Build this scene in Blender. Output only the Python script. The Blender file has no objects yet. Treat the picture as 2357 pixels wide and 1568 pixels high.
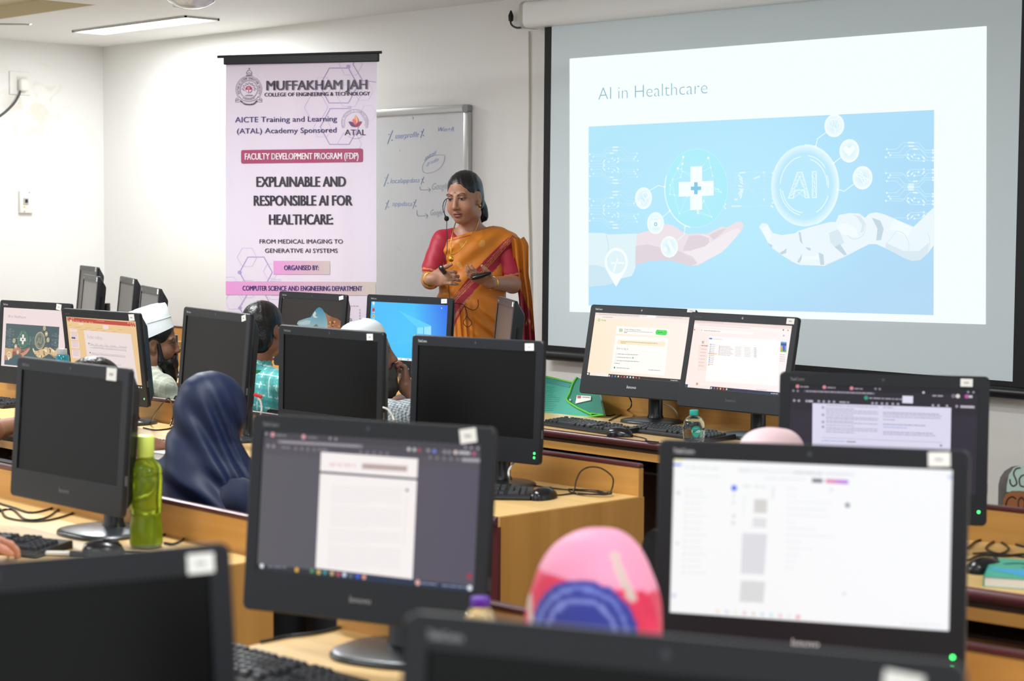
import bpy, math, random
import numpy as np
from mathutils import Vector, Matrix
SC = bpy.context.scene
COL = SC.collection
R = math.radians
random.seed(7)
# ------------------------------------------------------------------ camera
FPX, PCX, PCY, CAM_H = 4272.0, 1178.5, 784.0, 1.6
_y, _p, _r = R(46.6), math.atan(283 / FPX), 0.007
FW = np.array([-math.sin(_y) * math.cos(_p), math.cos(_y) * math.cos(_p), -math.sin(_p)])
_rt = np.array([math.cos(_y), math.sin(_y), 0.0]); _up = np.cross(_rt, FW)
RT = _rt * math.cos(_r) + _up * math.sin(_r)
UP = -_rt * math.sin(_r) + _up * math.cos(_r)
CAM = np.array([0.0, 0.0, CAM_H])
cam_d = bpy.data.cameras.new('camera'); cam = bpy.data.objects.new('camera', cam_d); COL.objects.link(cam)
cam.matrix_world = Matrix([[RT[i], UP[i], -FW[i], CAM[i]] for i in range(3)] + [[0, 0, 0, 1]])
cam_d.sensor_width = 36; cam_d.lens = 36 * FPX / 2357; cam_d.clip_start = 0.05
cam_d.dof.use_dof = True; cam_d.dof.focus_distance = 8.4; cam_d.dof.aperture_fstop = 4.4
SC.camera = cam
# ------------------------------------------------------------------ world, view
SC.view_settings.view_transform = 'Standard'; SC.view_settings.look = 'None'
SC.view_settings.exposure = 0.0; SC.view_settings.gamma = 1.0; SC.view_settings.use_curve_mapping = False
W = bpy.data.worlds.new('daylight'); SC.world = W; W.use_nodes = True
W.node_tree.nodes['Background'].inputs[0].default_value = (0.93, 0.97, 1.0, 1)
W.node_tree.nodes['Background'].inputs[1].default_value = 1.25

def ray(px, py):
    return FW + RT * ((px - PCX) / FPX) - UP * ((py - PCY) / FPX)
def on_y(px, py, y): d = ray(px, py); return CAM + d * (y / d[1])
def on_x(px, py, x): d = ray(px, py); return CAM + d * (x / d[0])
def on_z(px, py, z): d = ray(px, py); return CAM + d * ((z - CAM_H) / d[2])
def at_depth(px, py, z): return CAM + ray(px, py) * z
# ------------------------------------------------------------------ materials
def lin(c):
    if isinstance(c, str):
        c = c.lstrip('#'); c = [int(c[i:i + 2], 16) / 255 for i in (0, 2, 4)]
    return tuple(x / 12.92 if x <= 0.04045 else ((x + 0.055) / 1.055) ** 2.4 for x in c[:3])
MATS = {}
def mat(name, col='#808080', rough=0.5, metal=0.0, bump=0.0, bscale=200, var=0.0, vscale=8, spec=0.5, trans=0.0, ior=1.45, emit=0.0, coat=0.0, sheen=0.0, alpha=1.0):
    if name in MATS: return MATS[name]
    m = bpy.data.materials.new(name); m.use_nodes = True; MATS[name] = m
    nt = m.node_tree; b = nt.nodes['Principled BSDF']; L = nt.links
    c = (*lin(col), 1)
    b.inputs['Base Color'].default_value = c
    b.inputs['Roughness'].default_value = rough; b.inputs['Metallic'].default_value = metal
    b.inputs['Specular IOR Level'].default_value = spec; b.inputs['IOR'].default_value = ior
    b.inputs['Transmission Weight'].default_value = trans; b.inputs['Coat Weight'].default_value = coat
    b.inputs['Sheen Weight'].default_value = sheen; b.inputs['Sheen Roughness'].default_value = 0.22; b.inputs['Alpha'].default_value = alpha
    if emit:
        b.inputs['Emission Color'].default_value = c; b.inputs['Emission Strength'].default_value = emit
    if bump or var:
        tc = nt.nodes.new('ShaderNodeTexCoord')
    if bump:
        n = nt.nodes.new('ShaderNodeTexNoise'); n.inputs['Scale'].default_value = bscale; n.inputs['Detail'].default_value = 3
        bp = nt.nodes.new('ShaderNodeBump'); bp.inputs['Strength'].default_value = bump; bp.inputs['Distance'].default_value = 0.004
        L.new(tc.outputs['Object'], n.inputs['Vector']); L.new(n.outputs['Fac'], bp.inputs['Height']); L.new(bp.outputs['Normal'], b.inputs['Normal'])
    if var:
        n = nt.nodes.new('ShaderNodeTexNoise'); n.inputs['Scale'].default_value = vscale; n.inputs['Detail'].default_value = 4
        mx = nt.nodes.new('ShaderNodeMix'); mx.data_type = 'RGBA'
        mx.inputs['A'].default_value = tuple(x * (1 - var) for x in c[:3]) + (1,); mx.inputs['B'].default_value = tuple(min(1, x * (1 + var)) for x in c[:3]) + (1,)
        L.new(tc.outputs['Object'], n.inputs['Vector']); L.new(n.outputs['Fac'], mx.inputs['Factor']); L.new(mx.outputs['Result'], b.inputs['Base Color'])
    return m
def mat_attr(name, emit=False, rough=0.6, sheen=0.0, spec=0.5, strength=1.0, bump=0, bscale=150, sss=0.0):
    """material whose colour is the object's own colour attribute (prints, screens, dyed cloth, skin)"""
    if name in MATS: return MATS[name]
    m = bpy.data.materials.new(name); m.use_nodes = True; MATS[name] = m
    nt = m.node_tree; b = nt.nodes['Principled BSDF']
    a = nt.nodes.new('ShaderNodeVertexColor'); a.layer_name = 'Col'
    b.inputs['Roughness'].default_value = rough; b.inputs['Specular IOR Level'].default_value = spec
    b.inputs['Sheen Weight'].default_value = sheen
    if emit:
        b.inputs['Base Color'].default_value = (0.004, 0.004, 0.004, 1)
        nt.links.new(a.outputs['Color'], b.inputs['Emission Color']); b.inputs['Emission Strength'].default_value = strength
    else:
        nt.links.new(a.outputs['Color'], b.inputs['Base Color'])
        if sss:
            b.inputs['Subsurface Weight'].default_value = sss; b.inputs['Subsurface Radius'].default_value = (0.01, 0.004, 0.002); b.inputs['Subsurface Scale'].default_value = 0.6
    if bump:
        tc = nt.nodes.new('ShaderNodeTexCoord'); n = nt.nodes.new('ShaderNodeTexNoise'); n.inputs['Scale'].default_value = bscale
        bp = nt.nodes.new('ShaderNodeBump'); bp.inputs['Strength'].default_value = bump; bp.inputs['Distance'].default_value = 0.003
        nt.links.new(tc.outputs['Object'], n.inputs['Vector']); nt.links.new(n.outputs['Fac'], bp.inputs['Height']); nt.links.new(bp.outputs['Normal'], b.inputs['Normal'])
    return m
def mat_wood(name, c1, c2, scale=(1, 22, 22), rough=0.38):
    if name in MATS: return MATS[name]
    m = bpy.data.materials.new(name); m.use_nodes = True; MATS[name] = m
    nt = m.node_tree; b = nt.nodes['Principled BSDF']; L = nt.links
    tc = nt.nodes.new('ShaderNodeTexCoord'); mp = nt.nodes.new('ShaderNodeMapping'); mp.inputs['Scale'].default_value = scale
    n = nt.nodes.new('ShaderNodeTexNoise'); n.inputs['Scale'].default_value = 1.6; n.inputs['Detail'].default_value = 6; n.inputs['Distortion'].default_value = 0.6
    cr = nt.nodes.new('ShaderNodeValToRGB'); cr.color_ramp.elements[0].color = (*lin(c1), 1); cr.color_ramp.elements[1].color = (*lin(c2), 1)
    cr.color_ramp.elements[0].position = 0.3; cr.color_ramp.elements[1].position = 0.7
    L.new(tc.outputs['Object'], mp.inputs['Vector']); L.new(mp.outputs['Vector'], n.inputs['Vector']); L.new(n.outputs['Fac'], cr.inputs['Fac']); L.new(cr.outputs['Color'], b.inputs['Base Color'])
    b.inputs['Roughness'].default_value = rough
    return m
# ------------------------------------------------------------------ mesh helpers
class MB:
    """collects shapes into one mesh; all coordinates in the frame of the thing it will belong to"""
    def __init__(s): s.v = []; s.f = []
    def add(s, vs, fs):
        o = len(s.v); s.v += [tuple(map(float, p)) for p in vs]; s.f += [tuple(i + o for i in f) for f in fs]; return s
    def rings(s, rings, cap0=True, cap1=True, closed=True):
        n = len(rings[0]); vs = [p for r in rings for p in r]; fs = []
        for i in range(len(rings) - 1):
            for j in range(n if closed else n - 1):
                k = (j + 1) % n; fs.append((i * n + j, i * n + k, (i + 1) * n + k, (i + 1) * n + j))
        if cap0: fs.append(tuple(range(n))[::-1])
        if cap1: fs.append(tuple((len(rings) - 1) * n + j for j in range(n)))
        return s.add(vs, fs)
    def box(s, x0, y0, z0, x1, y1, z1, b=0.0):
        if x1 < x0: x0, x1 = x1, x0
        if y1 < y0: y0, y1 = y1, y0
        if z1 < z0: z0, z1 = z1, z0
        if b <= 0:
            return s.add([(x, y, z) for z in (z0, z1) for y in (y0, y1) for x in (x0, x1)], [(0, 2, 3, 1), (4, 5, 7, 6), (0, 1, 5, 4), (2, 6, 7, 3), (0, 4, 6, 2), (1, 3, 7, 5)])
        b = min(b, (x1 - x0) / 2.01, (y1 - y0) / 2.01, (z1 - z0) / 2.01)
        rr = lambda i, z: [(x0 + px, y0 + py, z) for px, py in rrect(x1 - x0, y1 - y0, b, i)]
        k = b * 0.293
        return s.rings([rr(b, z0), rr(k, z0 + k), rr(0, z0 + b), rr(0, z1 - b), rr(k, z1 - k), rr(b, z1)])
    def tube(s, pts, rad, n=8, cap=True):
        pts = [Vector(p) for p in pts]; rs = rad if isinstance(rad, (list, tuple)) else [rad] * len(pts)
        t = [(pts[min(i + 1, len(pts) - 1)] - pts[max(i - 1, 0)]).normalized() for i in range(len(pts))]
        a = t[0].orthogonal().normalized(); rings = []
        for i, p in enumerate(pts):
            a = (a - t[i] * a.dot(t[i]));
            if a.length < 1e-6: a = t[i].orthogonal()
            a.normalize(); b = t[i].cross(a)
            rings.append([p + (a * math.cos(2 * math.pi * j / n) + b * math.sin(2 * math.pi * j / n)) * rs[i] for j in range(n)])
        return s.rings(rings, cap, cap)
    def lathe(s, prof, n=24, c=(0, 0, 0), cap0=True, cap1=True):
        return s.rings([[(c[0] + r * math.cos(2 * math.pi * j / n), c[1] + r * math.sin(2 * math.pi * j / n), c[2] + z) for j in range(n)] for r, z in prof], cap0, cap1)
    def ball(s, c, r, n=16, m=10):
        rr = r if isinstance(r, (tuple, list)) else (r, r, r)
        return s.rings([[(c[0] + rr[0] * math.sin(a) * math.cos(2 * math.pi * j / n), c[1] + rr[1] * math.sin(a) * math.sin(2 * math.pi * j / n), c[2] - rr[2] * math.cos(a)) for j in range(n)] for a in [math.pi * (i + 0.02) / (m + 0.04) for i in range(m + 1)]])
    def xf(s, M):
        s.v = [tuple(M @ Vector(p)) for p in s.v]; return s
    def build(s, name, m, parent=None, smooth=None, cols=None):
        me = bpy.data.meshes.new(name); me.from_pydata(s.v, [], s.f); me.update()
        return link(name, me, m, parent, smooth, cols)
def link(name, me, m, parent=None, smooth=None, cols=None):
    if m: me.materials.append(m)
    if smooth is not None and len(me.polygons):
        me.polygons.foreach_set('use_smooth', [True] * len(me.polygons))
        if smooth < 179:
            try: me.set_sharp_from_angle(angle=R(smooth))
            except Exception: pass
    if cols is not None:
        at = me.color_attributes.new('Col', 'FLOAT_COLOR', 'POINT'); at.data.foreach_set('color', np.asarray(cols, np.float32).ravel())
    o = bpy.data.objects.new(name, me); COL.objects.link(o)
    if parent is not None: o.parent = parent
    return o
def rrect(w, h, r, inset=0.0, seg=4):
    """rounded rectangle outline from (0,0) to (w,h), inset on every side"""
    x0, y0, x1, y1 = inset, inset, w - inset, h - inset; r = max(1e-5, min(r, (x1 - x0) / 2, (y1 - y0) / 2)); out = []
    for cx, cy, a0 in ((x1 - r, y1 - r, 0), (x0 + r, y1 - r, 90), (x0 + r, y0 + r, 180), (x1 - r, y0 + r, 270)):
        for i in range(seg + 1):
            a = R(a0 + 90 * i / seg); out.append((cx + r * math.cos(a), cy + r * math.sin(a)))
    return out
def spline(pts, n=8):
    """Catmull-Rom through the points"""
    P = [np.array(p, float) for p in pts]; P = [2 * P[0] - P[1]] + P + [2 * P[-1] - P[-2]]; out = []
    for i in range(1, len(P) - 2):
        for k in range(n):
            t = k / n; a, b, c, d = P[i - 1:i + 3]
            out.append(0.5 * (2 * b + (c - a) * t + (2 * a - 5 * b + 4 * c - d) * t * t + (3 * b - a - 3 * c + d) * t ** 3))
    return out + [P[-2]]
def empty(name, loc=(0, 0, 0), rz=0.0):
    o = bpy.data.objects.new(name, None); COL.objects.link(o); o.location = loc; o.rotation_euler = (0, 0, rz); o.empty_display_size = 0.1
    return o
def tag(o, label, cat, group=None, kind=None):
    o['label'] = label; o['category'] = cat
    if group: o['group'] = group
    if kind: o['kind'] = kind
    return o
def struct(o, label=None):
    o['kind'] = 'structure'
    if label: o['label'] = label
    return o
def kids(o): return [c for c in bpy.data.objects if c.parent == o]
def copy_tree(o, parent=None):
    c = o.copy(); COL.objects.link(c)
    if parent is not None: c.parent = parent
    for ch in kids(o): copy_tree(ch, c)
    return c
# ------------------------------------------------------------------ flat pictures: prints and screens
_TXT = {}
def text_geo(s, off=0.0):
    k = (s, off)
    if k not in _TXT:
        cu = bpy.data.curves.new('lettering', 'FONT'); cu.body = s; cu.size = 1.0; cu.offset = off; cu.resolution_u = 3; cu.fill_mode = 'FRONT'
        ob = bpy.data.objects.new('lettering', cu); COL.objects.link(ob)
        dg = bpy.context.evaluated_depsgraph_get(); me = bpy.data.meshes.new_from_object(ob.evaluated_get(dg))
        v = np.array([tuple(p.co)[:2] for p in me.vertices]) if len(me.vertices) else np.zeros((0, 2)); f = [tuple(p.vertices) for p in me.polygons]
        bpy.data.objects.remove(ob); bpy.data.meshes.remove(me); bpy.data.curves.remove(cu)
        _TXT[k] = (v, f)
    return _TXT[k]
class Canvas:
    """flat coloured shapes; fn maps (x, y, layer) to a point"""
    def __init__(s, fn, maxseg=None): s.fn = fn; s.v = []; s.f = []; s.c = []; s.maxseg = maxseg
    def _add(s, pts, fs, col, lay):
        o = len(s.v)
        if not isinstance(col, list): col = [col] * len(pts)
        s.c += [(*lin(c), 1) for c in col]; s.v += [tuple(s.fn(x, y, lay)) for x, y in pts]; s.f += [tuple(i + o for i in f) for f in fs]
    def poly(s, pts, col, lay=1): s._add(pts, [tuple(range(len(pts)))], col, lay)
    def rect(s, x0, y0, x1, y1, col, lay=1): s.poly([(x0, y0), (x1, y0), (x1, y1), (x0, y1)], col, lay)
    def grid(s, q, colf, lay=0, n=8, m=8):
        """q = TL,TR,BR,BL; colf(u,v) gives the colour"""
        q = [np.array(p, float) for p in q]; pts = []; cs = []
        for j in range(m + 1):
            for i in range(n + 1):
                u, v = i / n, j / m; pts.append((q[0] * (1 - u) + q[1] * u) * (1 - v) + (q[3] * (1 - u) + q[2] * u) * v); cs.append(colf(u, v) if callable(colf) else colf)
        s._add(pts, [(j * (n + 1) + i, j * (n + 1) + i + 1, (j + 1) * (n + 1) + i + 1, (j + 1) * (n + 1) + i) for j in range(m) for i in range(n)], cs, lay)
    def disc(s, cx, cy, rx, ry, col, lay=1, n=28, a0=0, edge=None):
        pts = [(cx + rx * math.cos(a0 + 2 * math.pi * i / n), cy + ry * math.sin(a0 + 2 * math.pi * i / n)) for i in range(n)]
        if edge is None: s.poly(pts, col, lay)
        else: s._add([(cx, cy)] + pts, [(0, 1 + i, 1 + (i + 1) % n) for i in range(n)], [col] + [edge] * n, lay)
    def ring(s, cx, cy, rx, ry, t, col, lay=1, n=40, a0=0.0, a1=360.0, edge=None):
        k = int(n * abs(a1 - a0) / 360) + 1; pts = []; cs = []
        for i in range(k + 1):
            a = R(a0 + (a1 - a0) * i / k)
            pts += [(cx + rx * math.cos(a), cy + ry * math.sin(a)), (cx + (rx - t) * math.cos(a), cy + (ry - t * ry / rx) * math.sin(a))]; cs += [col, edge or col]
        s._add(pts, [(2 * i, 2 * i + 1, 2 * i + 3, 2 * i + 2) for i in range(k)], cs, lay)
    def line(s, pts, w, col, lay=1, closed=False):
        pts = [np.array(p, float) for p in pts]
        if closed: pts = pts + [pts[0]]
        for a, b in zip(pts[:-1], pts[1:]):
            d = b - a; l = np.hypot(*d)
            if l < 1e-9: continue
            d = d / l; n = np.array([-d[1], d[0]]) * w / 2; e = d * w * 0.3; k = 1 if not s.maxseg else max(1, int(math.ceil(l / s.maxseg)))
            for i in range(k):
                p, q = a + (b - a) * i / k, a + (b - a) * (i + 1) / k
                s._add([p - n - e, q - n + e, q + n + e, p + n - e], [(0, 1, 2, 3)], col, lay)
    def text(s, t, x, y, h, col, lay=2, bold=0.0, sx=1.0, shear=0.0, align='l', dirx=(1, 0), diry=(0, -1), width=None):
        """baseline starts at x, y; h = height of a capital; dirx and diry are unit directions along and up (y grows downward in photographs)"""
        if bold > 0:                                                # heavier strokes: the letter repeated a hair apart
            for o in (-1, -0.33, 0.33, 1): s.text(t, x + o * bold * h * 0.9 * dirx[0], y + o * bold * h * 0.9 * dirx[1], h, col, lay, 0.0, sx, shear, align, dirx, diry, width)
            return
        v, f = text_geo(t, bold)
        if not len(v): return
        k = h / 0.729; w = v[:, 0].max() - v[:, 0].min(); x0 = v[:, 0].min()
        kx = k * sx if width is None else width / w
        px = (v[:, 0] - x0) * kx + v[:, 1] * k * shear
        if align == 'c': px = px - w * kx / 2
        if align == 'r': px = px - w * kx
        py = v[:, 1] * k
        s._add([(x + a * dirx[0] + b * diry[0], y + a * dirx[1] + b * diry[1]) for a, b in zip(px, py)], f, col, lay)
    def arc_text(s, t, cx, cy, rx, ry, a_mid, span, h, col, lay=2, bold=0.0, sx=0.8):
        n = len(t)
        for i, ch in enumerate(t):
            if ch == ' ': continue
            a = R(a_mid + span * (i / (n - 1) - 0.5)); d = 1 if span > 0 else -1
            tx, ty = -math.sin(a) * rx * d, math.cos(a) * ry * d; l = math.hypot(tx, ty); tx /= l; ty /= l
            s.text(ch, cx + rx * math.cos(a), cy + ry * math.sin(a), h, col, lay, bold, sx, align='c', dirx=(tx, ty), diry=(ty, -tx))
    def words(s, x0, y0, x1, y1, h, col, lay=2, seed=1, fill=1.0):
        """a row of short dashes standing for unreadable small print, from x0,y0 to x1,y1"""
        rn = random.Random(seed); d = np.array([x1 - x0, y1 - y0], float); L = np.hypot(*d); d /= L; n = np.array([-d[1], d[0]]); t = 0; p0 = np.array([x0, y0], float)
        h0 = h; h = h * 0.62
        while t < L * fill:
            w = h0 * rn.uniform(1.0, 4.0); e = min(t + w, L * fill); a = p0 + d * t; b = p0 + d * e
            s._add([a - n * h / 2, b - n * h / 2, b + n * h / 2, a + n * h / 2], [(0, 1, 2, 3)], col, lay); t = e + h0 * 0.45
    def build(s, name, m, parent=None):
        me = bpy.data.meshes.new(name); me.from_pydata(s.v, [], s.f); me.update()
        return link(name, me, m, parent, None, s.c)
# ------------------------------------------------------------------ room shell
M_WALL = mat('wall_paint', '#e9e8e4', 0.55, bump=0.05, bscale=60, var=0.025, vscale=3)
M_WALLL = mat('wall_paint_left', '#ebeae7', 0.5, bump=0.05, bscale=60, var=0.03, vscale=2.2)
def stain(m, at, r0, r1, col, amount):
    nt = m.node_tree; b = nt.nodes['Principled BSDF']; L = nt.links; old = b.inputs['Base Color'].links[0].from_socket
    g = nt.nodes.new('ShaderNodeNewGeometry'); d = nt.nodes.new('ShaderNodeVectorMath'); d.operation = 'DISTANCE'; d.inputs[1].default_value = at
    n = nt.nodes.new('ShaderNodeTexNoise'); n.inputs['Scale'].default_value = 7; n.inputs['Detail'].default_value = 5; n.inputs['Distortion'].default_value = 1.2
    a = nt.nodes.new('ShaderNodeMapRange'); a.inputs[1].default_value = r0; a.inputs[2].default_value = r1; a.inputs[3].default_value = amount; a.inputs[4].default_value = 0
    c = nt.nodes.new('ShaderNodeMapRange'); c.inputs[1].default_value = 0.52; c.inputs[2].default_value = 0.62
    q = nt.nodes.new('ShaderNodeMath'); q.operation = 'MULTIPLY'; mx = nt.nodes.new('ShaderNodeMix'); mx.data_type = 'RGBA'; mx.inputs['B'].default_value = (*lin(col), 1)
    L.new(g.outputs['Position'], d.inputs[0]); L.new(d.outputs['Value'], a.inputs[0]); L.new(g.outputs['Position'], n.inputs['Vector']); L.new(n.outputs['Fac'], c.inputs[0]); L.new(a.outputs[0], q.inputs[0]); L.new(c.outputs[0], q.inputs[1]); L.new(q.outputs[0], mx.inputs['Factor']); L.new(old, mx.inputs['A']); L.new(mx.outputs['Result'], b.inputs['Base Color'])
stain(M_WALLL, tuple(on_x(75, 250, -12.48)), 0.12, 0.42, '#d6cbb0', 0.45)
M_CEIL = mat('ceiling_paint', '#eeeeec', 0.6, var=0.012, vscale=2)
M_CREAM = mat('cream_paint', '#d6caa8', 0.6)
M_FLOOR = mat('floor_tile', '#8d8478', 0.35, var=0.12, vscale=5)
XL, XR, YF, YB, ZC = -12.48, 2.2, 7.5, -2.5, 2.87
struct(MB().box(XL - 0.15, YB, -0.12, XR + 0.15, YF + 0.15, 0.0).build('floor', M_FLOOR))
struct(MB().box(XL - 0.15, YF, 0, XR + 0.15, YF + 0.15, ZC + 0.12).build('wall_front', M_WALL))
struct(MB().box(XL - 0.15, YB, 0, XL, YF, ZC + 0.12).build('wall_left', M_WALLL))
RX0, RX1, RY0, RY1 = -12.2, -10.0, 2.2, 5.97
c = MB()
c.box(XL, RY1, ZC, XR, YF, ZC + 0.16); c.box(RX1, YB, ZC, XR, RY1, ZC + 0.16); c.box(XL, YB, ZC, RX0, RY1, ZC + 0.16); c.box(RX0, YB, ZC, RX1, RY0, ZC + 0.16)
struct(c.build('ceiling', M_CEIL))
c = MB(); c.box(RX0 - 0.02, RY0 - 0.02, ZC + 0.08, RX1 + 0.02, RY1 + 0.02, ZC + 0.14)
for a in ((RX0, RY0, RX1, RY0 + 0.01), (RX0, RY1 - 0.012, RX1, RY1 - 0.001), (RX0, RY0, RX0 + 0.01, RY1), (RX1 - 0.01, RY0, RX1 - 0.001, RY1)): c.box(a[0], a[1], ZC + 0.001, a[2], a[3], ZC + 0.09)
struct(c.build('trim_1', M_CREAM), 'cream painted recess in the ceiling')
struct(MB().box(XL, YF - 0.012, 0, XR, YF, 0.1).build('baseboard_front', mat('skirting', '#6b4a3a', 0.4)))

M_BLACKMETAL = mat('black_metal', '#1c1d20', 0.4, 0.3)
M_WHITEPL = mat('white_plastic', '#eceae4', 0.35)
M_GREYPL = mat('grey_plastic', '#b9b8b2', 0.4)
M_CHROME = mat('chrome', '#d8d8d8', 0.18, 1.0)
M_ALU = mat('brushed_aluminium', '#bfc0c0', 0.35, 0.85)
M_LAMP = mat('lamp_diffuser', '#ffffff', 0.4, emit=6.0)
# ------------------------------------------------------------------ ceiling lights
def ceiling_light(x, y, label, power=65):
    e = empty('ceiling_light', (x, y, ZC)); tag(e, label, 'ceiling light')
    f = MB(); w, d = 0.7, 0.13
    for a in ((-w, -d, w, -d + 0.012), (-w, d - 0.012, w, d), (-w, -d, -w + 0.012, d), (w - 0.012, -d, w, d)): f.box(a[0], a[1], -0.014, a[2], a[3], 0.0)
    f.build('light_frame', M_GREYPL, e)
    MB().box(-w + 0.012, -d + 0.012, -0.009, w - 0.012, d - 0.012, -0.002).build('diffuser', M_LAMP, e)
    ld = bpy.data.lights.new('lamp', 'AREA'); ld.shape = 'RECTANGLE'; ld.size = 1.38; ld.size_y = 0.24; ld.energy = power; ld.color = (0.935, 0.97, 1.0)
    lo = bpy.data.objects.new('lamp', ld); COL.objects.link(lo); lo.parent = e; lo.location = (0, 0, -0.02)
    return e
ceiling_light(-10.8, 6.8, 'lit white strip light in the ceiling above the pink banner', 50)
for x, y, pw in ((-10.9, 1.4, 58), (-7.4, 4.3, 92), (-7.4, 1.4, 76), (-3.9, 3.0, 58), (-3.9, 0.2, 34), (-0.6, 2.2, 36), (-0.6, -0.6, 28)):
    tag(ceiling_light(x, y, '', pw), 'white strip light out of sight over the computer desks', 'ceiling light', 'strip lights over the desks')

def fan(px, py, z, dep, rot, label):
    p = at_depth(px, py, dep); e = empty('ceiling_fan', (p[0], p[1], z), rot); tag(e, label, 'fan')
    h = MB().lathe([(0.02, 0.05), (0.105, 0.05), (0.113, 0.04), (0.113, 0.026), (0.1, 0.02), (0.075, 0.005), (0.04, -0.006), (0.005, -0.009)], 32).build('motor_hub', mat('fan_hub', '#c6cbd0', 0.12, 0.2, coat=0.6), e, 40)
    MB().lathe([(0.115, 0.03), (0.118, 0.034), (0.118, 0.042), (0.115, 0.046)], 32).build('hub_ring', M_CHROME, h, 40)
    MB().tube([(0, 0, 0.05), (0, 0, ZC - z)], 0.014, 10).build('downrod', M_GREYPL, e, 40)
    MB().lathe([(0.03, ZC - z - 0.05), (0.05, ZC - z - 0.02), (0.055, ZC - z)], 20).build('canopy', M_GREYPL, e, 40)
    for k in range(3):
        b = MB(); a = 2 * math.pi * k / 3
        prof = [(0.1, 0.02), (0.17, 0.025), (0.2, 0.055), (0.55, 0.062), (0.58, 0.055), (0.59, 0.03)]
        top = [(r, -w, 0.058) for r, w in prof] + [(r, w, 0.068) for r, w in prof[::-1]]
        n = len(top); b.add(top + [(x, y, zz - 0.008) for x, y, zz in top], [tuple(range(n)), tuple(range(n, 2 * n))[::-1]] + [(i, n + i, n + (i + 1) % n, (i + 1) % n) for i in range(n)])
        b.xf(Matrix.Rotation(a, 4, 'Z')).build('fan_blade', mat('fan_blade', '#a9a69e', 0.35), e)
    return e
fan(440.5, 10, 2.63, 9.2, R(30), 'ceiling fan whose glossy round hub shows at the top edge beside the strip light')
fan(-160, 70, 2.665, 11.0, R(48), 'ceiling fan at the left edge with only a blade tip in view')

# ------------------------------------------------------------------ things on the left wall
p = on_x(45, 192, XL); e = empty('wall_socket', (XL, p[1], p[2])); tag(e, 'white wall socket with a plug in it high on the left wall', 'socket')
MB().box(0, -0.085, -0.085, 0.012, 0.085, 0.085, 0.008).build('socket_plate', M_WHITEPL, e, 40)
MB().box(0.012, -0.03, -0.05, 0.017, 0.055, 0.05, 0.004).build('socket_face', mat('socket_face', '#dedcd4', 0.3), e, 40)
e2 = empty('power_plug', (XL + 0.017, p[1] + 0.01, p[2] - 0.01)); tag(e2, 'white plug on a drooping black cable in the high wall socket', 'plug')
MB().box(0, -0.036, -0.05, 0.05, 0.036, 0.045, 0.016).build('plug_body', M_WHITEPL, e2, 50)
q = [on_x(x, y, XL + 0.04) - np.array([XL + 0.017, p[1] + 0.01, p[2] - 0.01]) for x, y in ((48, 206), (42, 222), (28, 243), (0, 267), (-40, 285), (-100, 290))]
MB().tube(spline(q), 0.009, 8).build('plug_cable', mat('cable_grey', '#4b4d4f', 0.5), e2, 60)
p = on_x(57.5, 465, XL); e = empty('circuit_breaker', (XL, p[1], p[2])); tag(e, 'narrow white breaker box with a black switch on the left wall', 'breaker')
MB().box(0, -0.055, -0.082, 0.03, 0.055, 0.082, 0.004).build('breaker_cover', M_WHITEPL, e, 40)
MB().box(0.03, -0.03, -0.02, 0.036, 0.012, 0.03, 0.002).build('breaker_window', M_GREYPL, e)
MB().box(0.036, -0.018, -0.004, 0.046, 0.0, 0.02, 0.002).build('switch_lever', mat('dark_plastic', '#2a2b2d', 0.4), e)
cv = Canvas(lambda x, y, l: (0.0305 + l * 0.0004, x, y)); cv.poly([(-0.032, -0.042), (-0.012, -0.042), (-0.022, -0.026)], '#e9b92c', 1); cv.build('warning_mark', mat_attr('print', rough=0.5), e)
for s in (-1, 1): MB().ball((0.03, 0.02 * s, 0.07 * s), (0.004, 0.007, 0.007), 10, 6).build('screw', M_GREYPL, e, 60)

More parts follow.
